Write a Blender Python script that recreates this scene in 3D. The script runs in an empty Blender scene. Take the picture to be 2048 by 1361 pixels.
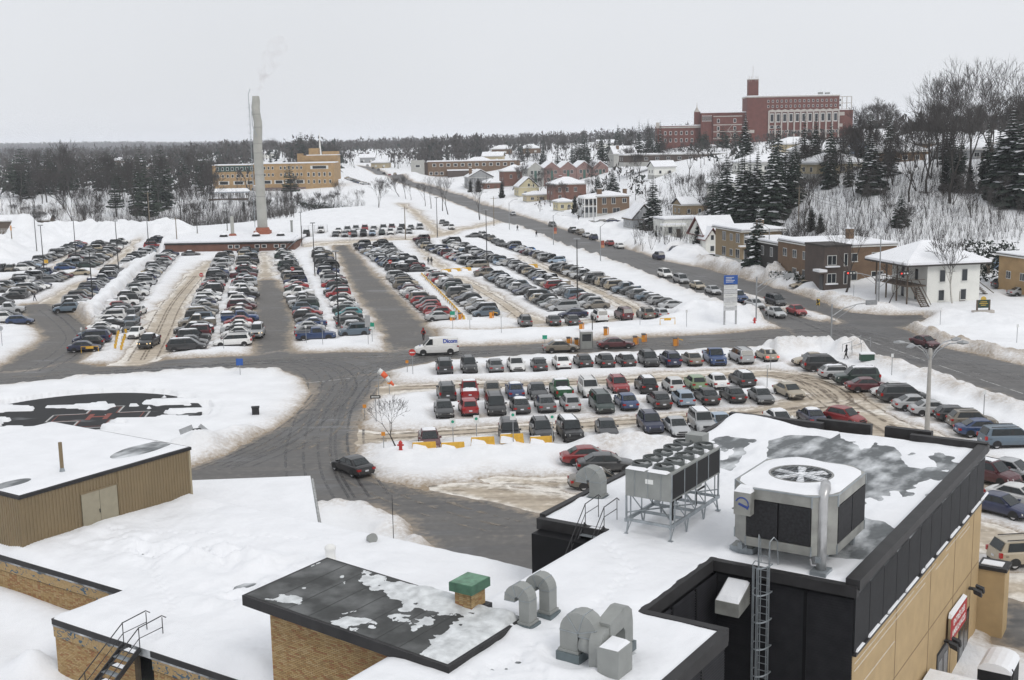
import bpy,bmesh,math,random
import numpy as np
from mathutils import Vector,Matrix,noise as mnoise
random.seed(7)
RNG = np.random.default_rng(7)
SC = bpy.context.scene
COL = SC.collection
# ------------------------------------------------------------------ camera
FPX,CX,CY = 2330.0,1024.0,680.5
CAMH = 26.5
PITCH = math.atan(390.0 / FPX)
ROLL = 0.018
_f = Vector((0,math.cos(PITCH),-math.sin(PITCH)))
_r = Vector((1,0,0))
_u = Vector((0,math.sin(PITCH),math.cos(PITCH)))
cam_data = bpy.data.cameras.new('camera')
cam_data.sensor_width = 36.0
cam_data.lens = 36.0 * FPX / 2048.0
cam_data.clip_start = 0.3
cam_data.clip_end = 30000.0
camera = bpy.data.objects.new('camera',cam_data)
COL.objects.link(camera)
_X = _r * math.cos(ROLL) - _u * math.sin(ROLL)
_Y = _r * math.sin(ROLL) + _u * math.cos(ROLL)
_Z = -_f
camera.matrix_world = Matrix(((_X.x,_Y.x,_Z.x,0),(_X.y,_Y.y,_Z.y,0),(_X.z,_Y.z,_Z.z,CAMH),(0,0,0,1)))
SC.camera = camera
# ------------------------------------------------------------------ overcast sky, soft sun, exposure
SUN_EL,SUN_AZ = math.radians(42),math.radians(150)
world = bpy.data.worlds.new('World'); SC.world = world
world.use_nodes = True
wn = world.node_tree.nodes; wl = world.node_tree.links
wn.clear()
w_out = wn.new('ShaderNodeOutputWorld')
w_bg = wn.new('ShaderNodeBackground')
w_sky = wn.new('ShaderNodeTexSky'); w_sky.sky_type = 'NISHITA'; w_sky.sun_disc = False
w_sky.sun_elevation = SUN_EL; w_sky.sun_rotation = SUN_AZ; w_sky.air_density = 1.0; w_sky.dust_density = 3.0
w_mix = wn.new('ShaderNodeMixRGB'); w_mix.inputs[0].default_value = 0.965
w_tc = wn.new('ShaderNodeTexCoord')
w_sep = wn.new('ShaderNodeSeparateXYZ')
w_ramp = wn.new('ShaderNodeValToRGB')
w_ramp.color_ramp.elements[0].position = 0.0; w_ramp.color_ramp.elements[0].color = (6.1,6.25,6.5,1)
w_ramp.color_ramp.elements[1].position = 1.0; w_ramp.color_ramp.elements[1].color = (7.5,7.65,7.9,1)
w_noise = wn.new('ShaderNodeTexNoise'); w_noise.inputs['Scale'].default_value = 1.2; w_noise.inputs['Detail'].default_value = 4
w_map = wn.new('ShaderNodeMapRange')
w_map.inputs[1].default_value = 0.3; w_map.inputs[2].default_value = 0.7; w_map.inputs[3].default_value = 0.93; w_map.inputs[4].default_value = 1.06
w_mul = wn.new('ShaderNodeMixRGB'); w_mul.blend_type = 'MULTIPLY'; w_mul.inputs[0].default_value = 1.0
wl.new(w_tc.outputs['Generated'],w_sep.inputs[0])
wl.new(w_sep.outputs['Z'],w_ramp.inputs[0])
wl.new(w_tc.outputs['Generated'],w_noise.inputs['Vector'])
wl.new(w_noise.outputs['Fac'],w_map.inputs[0])
wl.new(w_ramp.outputs[0],w_mul.inputs[1]); wl.new(w_map.outputs[0],w_mul.inputs[2])
wl.new(w_sky.outputs[0],w_mix.inputs[1]); wl.new(w_mul.outputs[0],w_mix.inputs[2])
wl.new(w_mix.outputs[0],w_bg.inputs[0])
w_bg.inputs[1].default_value = 0.12
wl.new(w_bg.outputs[0],w_out.inputs[0])
sun_data = bpy.data.lights.new('sun','SUN')
sun_data.energy = 0.9; sun_data.angle = math.radians(22); sun_data.color = (1.0,0.96,0.9)
sun = bpy.data.objects.new('sun',sun_data); COL.objects.link(sun)
_d = Vector((math.sin(SUN_AZ) * math.cos(SUN_EL),math.cos(SUN_AZ) * math.cos(SUN_EL),math.sin(SUN_EL)))
sun.rotation_euler = _d.to_track_quat('Z','Y').to_euler()
SC.view_settings.view_transform = 'Standard'; SC.view_settings.look = 'None'
SC.view_settings.exposure = 0.06; SC.view_settings.gamma = 1.0; SC.view_settings.use_curve_mapping = False
SC.render.engine = 'CYCLES'
SC.cycles.use_denoising = True
SC.cycles.max_bounces = 6; SC.cycles.diffuse_bounces = 3; SC.cycles.glossy_bounces = 3
SC.cycles.transparent_max_bounces = 8; SC.cycles.volume_bounces = 1
SC.cycles.use_adaptive_sampling = True; SC.cycles.adaptive_threshold = 0.02
# ------------------------------------------------------------------ pixel rays and terrain
def ray(px,py):
 a = (px - CX) / FPX; b = (CY - py) / FPX
 a2 = a * math.cos(ROLL) + b * math.sin(ROLL)
 b2 = -a * math.sin(ROLL) + b * math.cos(ROLL)
 return _f + _r * a2 + _u * b2
def onz(px,py,z):
 d = ray(px,py); t = (z - CAMH) / d.z
 return Vector((d.x * t,d.y * t,z))
def atd(px,py,dist):
 d = ray(px,py); t = dist / d.y
 return Vector((d.x * t,d.y * t,CAMH + d.z * t))
_ctl = []
def _c(px,py,dist):
 p = atd(px,py,dist); _ctl.append((p.x,p.y,p.z))
def _cz(x,y,z): _ctl.append((x,y,z))
for _yy in (20,60,100,140,180,220,260,290):
 for _xx in (-0.62,-0.42,-0.2,0.0,0.12,0.2,0.3):
  if _yy > 180 and _xx > 0.25: continue
  _cz(_xx * _yy,_yy,0.0)
for _x in (-150,-120,-92,-64,-38,-12,10): _cz(_x,310 if _x > -95 else 330,0.0)
for _x in (-90,-64,-38): _cz(_x,326,2.9); _cz(_x,350,3.4)
_cz(-14,345,2.4); _cz(8,350,1.0)
_c(640,420,425); _c(760,412,425); _c(560,438,400); _c(850,430,400)
_c(430,452,400)
_c(300,455,420); _c(200,462,400); _c(60,470,400)
_cz(-190,360,0); _cz(-150,375,0.5)
_cz(-150,440,-5); _cz(-200,430,-6); _cz(-110,440,-2); _cz(-90,470,0.5); _cz(-60,470,2.5)
_c(20,408,520); _c(100,405,530); _c(180,388,540); _c(60,440,470)
_c(450,400,520); _c(560,385,590); _c(660,378,590); _c(430,380,620); _c(740,372,600)
_c(300,365,720); _c(150,360,760); _c(20,368,760)
_c(100,338,1100); _c(300,335,1000); _c(450,325,1000); _c(20,335,1200)
_c(100,318,1900); _c(300,312,1800); _c(0,316,2200)
_c(520,312,1100); _c(620,312,850)
_c(985,408,540); _c(930,386,600); _c(860,366,690); _c(800,356,760); _c(740,338,880); _c(710,322,1000); _c(690,308,1150)
_c(1050,433,440); _c(1130,466,345)
_c(830,345,700); _c(1000,345,700); _c(880,318,900); _c(1000,305,950); _c(800,300,1300); _c(1000,290,1500)
_c(1210,437,405); _c(1130,406,505); _c(1050,385,560); _c(960,378,590)
_c(1130,366,580); _c(1200,330,640); _c(1100,318,720); _c(1250,310,800)
_c(1300,425,395); _c(1370,480,308); _c(1500,521,256)
_c(1400,445,345); _c(1380,352,420); _c(1350,325,520); _c(1400,300,640)
_c(1500,288,690); _c(1620,282,690); _c(1720,280,690); _c(1400,285,760); _c(1600,262,1000)
_c(1480,460,292); _c(1560,445,285); _c(1660,455,258); _c(1800,468,238); _c(1950,470,232); _c(2100,470,228)
_c(1600,390,295); _c(1720,372,284); _c(1850,365,272); _c(2000,372,262); _c(2120,372,258)
_c(1560,345,330); _c(1680,338,310); _c(1800,335,300); _c(1950,335,290); _c(2120,330,285)
_c(1600,310,420); _c(1800,300,400); _c(2000,296,390); _c(2120,290,400); _c(1850,280,560); _c(2100,270,560)
_c(1850,610,184); _c(1690,592,194); _c(2000,590,190); _c(2150,640,170); _c(2100,560,200)
_cz(85,100,0.5); _cz(95,130,0.5); _cz(70,60,0)
for _a in (-0.6,-0.3,0.0,0.3,0.6):
 _cz(_a * 3000,3000,22); _cz(_a * 6500,6500,30)
_ctl = np.array(_ctl)
def _warp(x,y):
 r = np.sqrt(x * x + y * y)
 s = np.log1p(r / 120.0) / np.maximum(r,1e-6) * 120.0
 return x * s,y * s
_cwx,_cwy = _warp(_ctl[:,0],_ctl[:,1])
_dm = np.sqrt((_cwx[:,None] - _cwx[None]) ** 2 + (_cwy[:,None] - _cwy[None]) ** 2)
_tw = np.linalg.solve(np.block([[_dm + np.eye(len(_ctl)) * 0.05,np.ones((len(_ctl),1))],[np.ones((1,len(_ctl))),np.zeros((1,1))]]),
                      np.append(_ctl[:,2],0.0))
def terrain(x,y):
 x = np.asarray(x,float); y = np.asarray(y,float)
 sh = x.shape; x = x.ravel(); y = y.ravel()
 wx,wy = _warp(x,y)
 out = np.full(len(x),_tw[-1])
 for i in range(len(_ctl)):
  out += _tw[i] * np.sqrt((wx - _cwx[i]) ** 2 + (wy - _cwy[i]) ** 2)
 flat = np.clip((y - 308) / 8.0,0,1)
 side = np.clip((x - (62 - 0.16 * y)) / 12.0,0,1)
 k = np.maximum(flat,side)
 out = out * k - 1.6 * np.exp(-((x - 24) ** 2 + (y - 52) ** 2) / 162.0)
 return out.reshape(sh)
def tz(x,y): return float(terrain(np.array([x]),np.array([y]))[0])
def gp(px,py,lift=0.0):
 d = ray(px,py)
 ts = np.concatenate([np.arange(20,700,4.0),np.arange(700,3000,20.0)]) / d.y
 zs = CAMH + d.z * ts - terrain(d.x * ts,d.y * ts)
 idx = np.where(zs <= 0)[0]
 if len(idx) == 0 or idx[0] == 0:
  t = ts[-1]
 else:
  i = idx[0]; lo,hi = ts[i - 1],ts[i]
  f = zs[i - 1] / (zs[i - 1] - zs[i])
  t = lo + (hi - lo) * f
  for _ in range(2):
   zt = CAMH + d.z * t - tz(d.x * t,d.y * t)
   t += zt / max(1e-4,-(d.z)) * 0.5 if abs(d.z) > 1e-3 else 0
   t = min(max(t,lo),hi)
 x,y = d.x * t,d.y * t
 return Vector((x,y,tz(x,y) + lift))
def gpd(px,dist,lift=0.0):
 py = 300.0
 for _ in range(4):
  p = atd(px,py,dist); z = tz(p.x,p.y)
  py += (p.z - z) * FPX / dist
 p = atd(px,py,dist)
 return Vector((p.x,p.y,tz(p.x,p.y) + lift))
# ------------------------------------------------------------------ helpers
def tag(o,label=None,cat=None,group=None,kind=None):
 if label: o['label'] = label
 if cat: o['category'] = cat
 if group: o['group'] = group
 if kind: o['kind'] = kind
 return o
def empty(name,loc=(0,0,0),rz=0.0,label=None,cat=None,group=None):
 o = bpy.data.objects.new(name,None)
 o.empty_display_size = 0.3
 o.location = loc; o.rotation_euler = (0,0,rz)
 COL.objects.link(o)
 return tag(o,label,cat,group)
def link(name,me,parent=None,loc=None,rz=None):
 o = bpy.data.objects.new(name,me)
 COL.objects.link(o)
 if parent is not None: o.parent = parent
 if loc is not None: o.location = loc
 if rz is not None: o.rotation_euler = (0,0,rz)
 return o
class MB:
 def __init__(s): s.v = []; s.f = []; s.m = []; s.cur = 0; s.M = None
 def _p(s,p):
  p = Vector(p)
  if s.M is not None: p = s.M @ p
  s.v.append((p.x,p.y,p.z)); return len(s.v) - 1
 def face(s,pts,mi=None):
  s.f.append([s._p(p) for p in pts]); s.m.append(s.cur if mi is None else mi); return s
 def box(s,x0,y0,z0,x1,y1,z1,mi=None):
  q = [(x0,y0,z0),(x1,y0,z0),(x1,y1,z0),(x0,y1,z0),(x0,y0,z1),(x1,y0,z1),(x1,y1,z1),(x0,y1,z1)]
  return s.hexa(q,mi)
 def hexa(s,q,mi=None):
  b = [s._p(p) for p in q]; mi = s.cur if mi is None else mi
  for f in ((3,2,1,0),(4,5,6,7),(0,1,5,4),(1,2,6,5),(2,3,7,6),(3,0,4,7)):
   s.f.append([b[i] for i in f]); s.m.append(mi)
  return s
 def prism(s,poly,z0,z1,mi=None,cap=True):
  n = len(poly); mi = s.cur if mi is None else mi
  zb = z0 if isinstance(z0,(list,tuple)) else [z0] * n
  zt = z1 if isinstance(z1,(list,tuple)) else [z1] * n
  b = [s._p((p[0],p[1],zb[i])) for i,p in enumerate(poly)]
  t = [s._p((p[0],p[1],zt[i])) for i,p in enumerate(poly)]
  for i in range(n):
   j = (i + 1) % n; s.f.append([b[i],b[j],t[j],t[i]]); s.m.append(mi)
  if cap:
   s.f.append(t); s.m.append(mi); s.f.append(b[::-1]); s.m.append(mi)
  return s
 def tube(s,path,r,n=6,mi=None,cap=True):
  mi = s.cur if mi is None else mi
  P = [Vector(p) for p in path]; k = len(P)
  R = r if isinstance(r,(list,tuple)) else [r] * k
  rings = []; ref = None
  for i in range(k):
   d = (P[min(i + 1,k - 1)] - P[max(i - 1,0)])
   if d.length < 1e-9: d = Vector((0,0,1))
   d.normalize()
   if ref is None:
    ref = Vector((0,0,1)) if abs(d.z) < 0.9 else Vector((1,0,0))
   e1 = d.cross(ref)
   if e1.length < 1e-4: e1 = d.cross(Vector((1,0.3,0.2)))
   e1.normalize(); e2 = d.cross(e1); ref = -e2 if False else ref
   rings.append([s._p(P[i] + (e1 * math.cos(2 * math.pi * j / n) + e2 * math.sin(2 * math.pi * j / n)) * R[i]) for j in range(n)])
  for i in range(k - 1):
   for j in range(n):
    j2 = (j + 1) % n
    s.f.append([rings[i][j],rings[i + 1][j],rings[i + 1][j2],rings[i][j2]]); s.m.append(mi)
  if cap and n > 2:
   s.f.append(rings[0][:]); s.m.append(mi); s.f.append(rings[-1][::-1]); s.m.append(mi)
  return s
 def bar(s,p,q,w,h=None,mi=None,up=(0,0,1)):
  h = w if h is None else h
  p = Vector(p); q = Vector(q); d = (q - p).normalized(); upv = Vector(up)
  if abs(d.dot(upv)) > 0.95: upv = Vector((1,0,0))
  sx = d.cross(upv).normalized() * w * 0.5; sz = sx.cross(d).normalized() * h * 0.5
  return s.hexa([p - sx - sz,p + sx - sz,q + sx - sz,q - sx - sz,p - sx + sz,p + sx + sz,q + sx + sz,q - sx + sz],mi)
 def lathe(s,prof,n=12,c=(0,0,0),mi=None):
  mi = s.cur if mi is None else mi
  rings = [[s._p((c[0] + r * math.cos(2 * math.pi * j / n),c[1] + r * math.sin(2 * math.pi * j / n),c[2] + z)) for j in range(n)] for r,z in prof]
  for i in range(len(prof) - 1):
   for j in range(n):
    j2 = (j + 1) % n
    s.f.append([rings[i][j],rings[i][j2],rings[i + 1][j2],rings[i + 1][j]]); s.m.append(mi)
  s.f.append(rings[0][::-1]); s.m.append(mi); s.f.append(rings[-1][:]); s.m.append(mi)
  return s
 def mesh(s,name,mats,smooth=False):
  me = bpy.data.meshes.new(name)
  me.from_pydata(s.v,[],s.f)
  for m in (mats if isinstance(mats,(list,tuple)) else [mats]): me.materials.append(m)
  if any(s.m): me.polygons.foreach_set('material_index',s.m)
  if smooth: me.polygons.foreach_set('use_smooth',[True] * len(s.f))
  me.update()
  return me
 def build(s,name,mats,parent=None,loc=None,rz=None,smooth=False):
  return link(name,s.mesh(name,mats,smooth),parent,loc,rz)
def npmesh(name,V,F,mats,smooth=False,mi=None):
 me = bpy.data.meshes.new(name)
 V = np.asarray(V,np.float32); F = np.asarray(F,np.int32)
 me.vertices.add(len(V)); me.vertices.foreach_set('co',V.ravel())
 me.loops.add(F.size); me.loops.foreach_set('vertex_index',F.ravel())
 me.polygons.add(len(F)); k = F.shape[1]
 me.polygons.foreach_set('loop_start',np.arange(0,F.size,k,dtype=np.int32))
 me.polygons.foreach_set('loop_total',np.full(len(F),k,np.int32))
 for m in (mats if isinstance(mats,(list,tuple)) else [mats]): me.materials.append(m)
 if mi is not None: me.polygons.foreach_set('material_index',np.asarray(mi,np.int32))
 if smooth: me.polygons.foreach_set('use_smooth',np.ones(len(F),bool))
 me.update(calc_edges=True); me.validate()
 return me
def bevel(o,w=0.02,seg=2):
 m = o.modifiers.new('bevel','BEVEL'); m.width = w; m.segments = seg; m.limit_method = 'ANGLE'
 return o
# ------------------------------------------------------------------ materials
MATS = {}
def _new(name):
 m = bpy.data.materials.new(name); m.use_nodes = True
 nt = m.node_tree; bs = nt.nodes['Principled BSDF']
 return m,nt,bs
def M(name,col,rough=0.6,metal=0.0,var=0.12,scale=3.0,bump=0.0,bscale=None,spec=0.5,detail=5):
 if name in MATS: return MATS[name]
 m,nt,bs = _new(name)
 bs.inputs['Roughness'].default_value = rough; bs.inputs['Metallic'].default_value = metal
 bs.inputs['Specular IOR Level'].default_value = spec
 tc = nt.nodes.new('ShaderNodeTexCoord')
 nz = nt.nodes.new('ShaderNodeTexNoise'); nz.inputs['Scale'].default_value = scale; nz.inputs['Detail'].default_value = detail
 nt.links.new(tc.outputs['Object'],nz.inputs['Vector'])
 if var > 0:
  mr = nt.nodes.new('ShaderNodeMapRange')
  mr.inputs[1].default_value = 0.3; mr.inputs[2].default_value = 0.7
  mr.inputs[3].default_value = 1 - var; mr.inputs[4].default_value = 1 + var
  nt.links.new(nz.outputs['Fac'],mr.inputs[0])
  mx = nt.nodes.new('ShaderNodeMixRGB'); mx.blend_type = 'MULTIPLY'; mx.inputs[0].default_value = 1
  mx.inputs[1].default_value = (*col,1)
  nt.links.new(mr.outputs[0],mx.inputs[2]); nt.links.new(mx.outputs[0],bs.inputs['Base Color'])
 else:
  bs.inputs['Base Color'].default_value = (*col,1)
 if bump > 0:
  n2 = nt.nodes.new('ShaderNodeTexNoise'); n2.inputs['Scale'].default_value = bscale or scale * 6; n2.inputs['Detail'].default_value = 4
  nt.links.new(tc.outputs['Object'],n2.inputs['Vector'])
  bp = nt.nodes.new('ShaderNodeBump'); bp.inputs['Strength'].default_value = bump; bp.inputs['Distance'].default_value = 0.1
  nt.links.new(n2.outputs['Fac'],bp.inputs['Height']); nt.links.new(bp.outputs[0],bs.inputs['Normal'])
 MATS[name] = m
 return m
def M_two(name,ca,cb,scale=2.0,lo=0.45,hi=0.55,rough=(0.6,0.6),detail=8,bump=0.15,stretch=(1,1,1),dist=0.0):
 if name in MATS: return MATS[name]
 m,nt,bs = _new(name)
 tc = nt.nodes.new('ShaderNodeTexCoord')
 mp = nt.nodes.new('ShaderNodeMapping'); mp.inputs['Scale'].default_value = stretch
 nz = nt.nodes.new('ShaderNodeTexNoise'); nz.inputs['Scale'].default_value = scale; nz.inputs['Detail'].default_value = detail
 nz.inputs['Distortion'].default_value = dist
 nt.links.new(tc.outputs['Object'],mp.inputs[0]); nt.links.new(mp.outputs[0],nz.inputs['Vector'])
 mr = nt.nodes.new('ShaderNodeMapRange'); mr.inputs[1].default_value = lo; mr.inputs[2].default_value = hi
 nt.links.new(nz.outputs['Fac'],mr.inputs[0])
 n3 = nt.nodes.new('ShaderNodeTexNoise'); n3.inputs['Scale'].default_value = scale * 5; n3.inputs['Detail'].default_value = 4
 nt.links.new(tc.outputs['Object'],n3.inputs['Vector'])
 m3 = nt.nodes.new('ShaderNodeMapRange'); m3.inputs[1].default_value = 0.3; m3.inputs[2].default_value = 0.7; m3.inputs[3].default_value = 0.8; m3.inputs[4].default_value = 1.15
 nt.links.new(n3.outputs['Fac'],m3.inputs[0])
 mul = nt.nodes.new('ShaderNodeMixRGB'); mul.blend_type = 'MULTIPLY'; mul.inputs[0].default_value = 1; mul.inputs[1].default_value = (*ca,1)
 nt.links.new(m3.outputs[0],mul.inputs[2])
 mx = nt.nodes.new('ShaderNodeMixRGB'); mx.inputs[2].default_value = (*cb,1)
 nt.links.new(mr.outputs[0],mx.inputs[0]); nt.links.new(mul.outputs[0],mx.inputs[1]); nt.links.new(mx.outputs[0],bs.inputs['Base Color'])
 rr = nt.nodes.new('ShaderNodeMapRange'); rr.inputs[3].default_value = rough[0]; rr.inputs[4].default_value = rough[1]
 nt.links.new(mr.outputs[0],rr.inputs[0]); nt.links.new(rr.outputs[0],bs.inputs['Roughness'])
 if bump > 0:
  bp = nt.nodes.new('ShaderNodeBump'); bp.inputs['Strength'].default_value = bump; bp.inputs['Distance'].default_value = 0.08
  nt.links.new(mr.outputs[0],bp.inputs['Height']); nt.links.new(bp.outputs[0],bs.inputs['Normal'])
 MATS[name] = m
 return m
def M_paint(name,rough=0.3,dirt=0.1):
 m,nt,bs = _new(name)
 oi = nt.nodes.new('ShaderNodeObjectInfo')
 tc = nt.nodes.new('ShaderNodeTexCoord'); sp = nt.nodes.new('ShaderNodeSeparateXYZ')
 nt.links.new(tc.outputs['Object'],sp.inputs[0])
 nz = nt.nodes.new('ShaderNodeTexNoise'); nz.inputs['Scale'].default_value = 2.5; nz.inputs['Detail'].default_value = 5
 nt.links.new(tc.outputs['Object'],nz.inputs['Vector'])
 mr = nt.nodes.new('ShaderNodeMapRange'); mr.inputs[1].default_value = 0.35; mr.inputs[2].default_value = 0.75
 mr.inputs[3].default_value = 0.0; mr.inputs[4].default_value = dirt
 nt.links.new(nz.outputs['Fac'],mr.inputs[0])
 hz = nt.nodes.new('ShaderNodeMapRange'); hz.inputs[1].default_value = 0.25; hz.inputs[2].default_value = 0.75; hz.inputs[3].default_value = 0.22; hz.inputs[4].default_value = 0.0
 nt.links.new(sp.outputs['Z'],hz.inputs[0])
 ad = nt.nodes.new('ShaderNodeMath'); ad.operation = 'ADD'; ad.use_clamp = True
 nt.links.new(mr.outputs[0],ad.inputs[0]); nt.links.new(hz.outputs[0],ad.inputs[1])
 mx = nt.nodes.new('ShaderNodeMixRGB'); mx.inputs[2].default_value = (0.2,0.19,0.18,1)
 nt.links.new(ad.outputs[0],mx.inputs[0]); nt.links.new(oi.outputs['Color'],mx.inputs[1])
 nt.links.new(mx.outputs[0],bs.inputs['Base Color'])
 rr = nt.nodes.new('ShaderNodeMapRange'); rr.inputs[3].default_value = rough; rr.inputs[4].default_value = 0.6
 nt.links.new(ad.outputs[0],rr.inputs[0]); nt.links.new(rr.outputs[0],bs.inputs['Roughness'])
 bs.inputs['Coat Weight'].default_value = 0.2; bs.inputs['Coat Roughness'].default_value = 0.15
 MATS[name] = m
 return m
def M_brick(name,ca,cb,mortar,bw=0.22,bh=0.075,rough=0.85):
 if name in MATS: return MATS[name]
 m,nt,bs = _new(name)
 tc = nt.nodes.new('ShaderNodeTexCoord'); sp = nt.nodes.new('ShaderNodeSeparateXYZ'); cb_ = nt.nodes.new('ShaderNodeCombineXYZ')
 ad = nt.nodes.new('ShaderNodeMath'); ad.operation = 'ADD'
 nt.links.new(tc.outputs['Object'],sp.inputs[0])
 nt.links.new(sp.outputs['X'],ad.inputs[0]); nt.links.new(sp.outputs['Y'],ad.inputs[1])
 nt.links.new(ad.outputs[0],cb_.inputs['X']); nt.links.new(sp.outputs['Z'],cb_.inputs['Y'])
 br = nt.nodes.new('ShaderNodeTexBrick'); br.inputs['Color1'].default_value = (*ca,1); br.inputs['Color2'].default_value = (*cb,1)
 br.inputs['Mortar'].default_value = (*mortar,1); br.inputs['Scale'].default_value = 1.0; br.inputs['Mortar Size'].default_value = 0.012
 br.inputs['Brick Width'].default_value = bw; br.inputs['Row Height'].default_value = bh
 nt.links.new(cb_.outputs[0],br.inputs['Vector'])
 nz = nt.nodes.new('ShaderNodeTexNoise'); nz.inputs['Scale'].default_value = 0.5; nz.inputs['Detail'].default_value = 6
 nt.links.new(tc.outputs['Object'],nz.inputs['Vector'])
 mr = nt.nodes.new('ShaderNodeMapRange'); mr.inputs[1].default_value = 0.3; mr.inputs[2].default_value = 0.7; mr.inputs[3].default_value = 0.82; mr.inputs[4].default_value = 1.12
 nt.links.new(nz.outputs['Fac'],mr.inputs[0])
 mx = nt.nodes.new('ShaderNodeMixRGB'); mx.blend_type = 'MULTIPLY'; mx.inputs[0].default_value = 1
 nt.links.new(br.outputs['Color'],mx.inputs[1]); nt.links.new(mr.outputs[0],mx.inputs[2]); nt.links.new(mx.outputs[0],bs.inputs['Base Color'])
 bs.inputs['Roughness'].default_value = rough
 MATS[name] = m
 return m
def M_ground(name,ca,cb,attr=None,rough=0.75,scale=0.35,fine=3.0,bump=0.5,bdist=0.25):
 m,nt,bs = _new(name)
 tc = nt.nodes.new('ShaderNodeTexCoord')
 nz = nt.nodes.new('ShaderNodeTexNoise'); nz.inputs['Scale'].default_value = fine; nz.inputs['Detail'].default_value = 6; nz.inputs['Roughness'].default_value = 0.65
 nt.links.new(tc.outputs['Object'],nz.inputs['Vector'])
 at = nt.nodes.new('ShaderNodeAttribute'); at.attribute_name = attr
 mr = nt.nodes.new('ShaderNodeMapRange'); mr.inputs[1].default_value = 0.3; mr.inputs[2].default_value = 0.7; mr.inputs[3].default_value = -0.28; mr.inputs[4].default_value = 0.28
 nt.links.new(nz.outputs['Fac'],mr.inputs[0])
 mm = nt.nodes.new('ShaderNodeMath'); mm.operation = 'MULTIPLY_ADD'
 cl = nt.nodes.new('ShaderNodeMapRange'); cl.inputs[1].default_value = 0.0; cl.inputs[2].default_value = 0.3
 nt.links.new(at.outputs['Fac'],cl.inputs[0])
 nt.links.new(mr.outputs[0],mm.inputs[0]); nt.links.new(cl.outputs[0],mm.inputs[1]); nt.links.new(at.outputs['Fac'],mm.inputs[2]); mm.use_clamp = True
 n2 = nt.nodes.new('ShaderNodeTexNoise'); n2.inputs['Scale'].default_value = scale; n2.inputs['Detail'].default_value = 5
 nt.links.new(tc.outputs['Object'],n2.inputs['Vector'])
 vr = nt.nodes.new('ShaderNodeMapRange'); vr.inputs[1].default_value = 0.3; vr.inputs[2].default_value = 0.7; vr.inputs[3].default_value = 0.93; vr.inputs[4].default_value = 1.03
 nt.links.new(n2.outputs['Fac'],vr.inputs[0])
 ramp = nt.nodes.new('ShaderNodeValToRGB')
 e = ramp.color_ramp.elements
 e[0].position = 0.0; e[0].color = (*ca,1)
 e[1].position = 1.0; e[1].color = (*cb,1)
 k = ramp.color_ramp.elements.new(0.45); k.color = (*[0.5 * (a * 0.95 + b * 1.25) for a,b in zip(ca,cb)],1)
 nt.links.new(mm.outputs[0],ramp.inputs[0])
 mu = nt.nodes.new('ShaderNodeMixRGB'); mu.blend_type = 'MULTIPLY'; mu.inputs[0].default_value = 1
 nt.links.new(ramp.outputs[0],mu.inputs[1]); nt.links.new(vr.outputs[0],mu.inputs[2]); nt.links.new(mu.outputs[0],bs.inputs['Base Color'])
 bs.inputs['Roughness'].default_value = rough; bs.inputs['Specular IOR Level'].default_value = 0.25
 n4 = nt.nodes.new('ShaderNodeTexNoise'); n4.inputs['Scale'].default_value = 1.1; n4.inputs['Detail'].default_value = 7; n4.inputs['Roughness'].default_value = 0.6
 nt.links.new(tc.outputs['Object'],n4.inputs['Vector'])
 bp = nt.nodes.new('ShaderNodeBump'); bp.inputs['Strength'].default_value = bump; bp.inputs['Distance'].default_value = bdist
 nt.links.new(n4.outputs['Fac'],bp.inputs['Height']); nt.links.new(bp.outputs[0],bs.inputs['Normal'])
 MATS[name] = m
 return m
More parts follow.
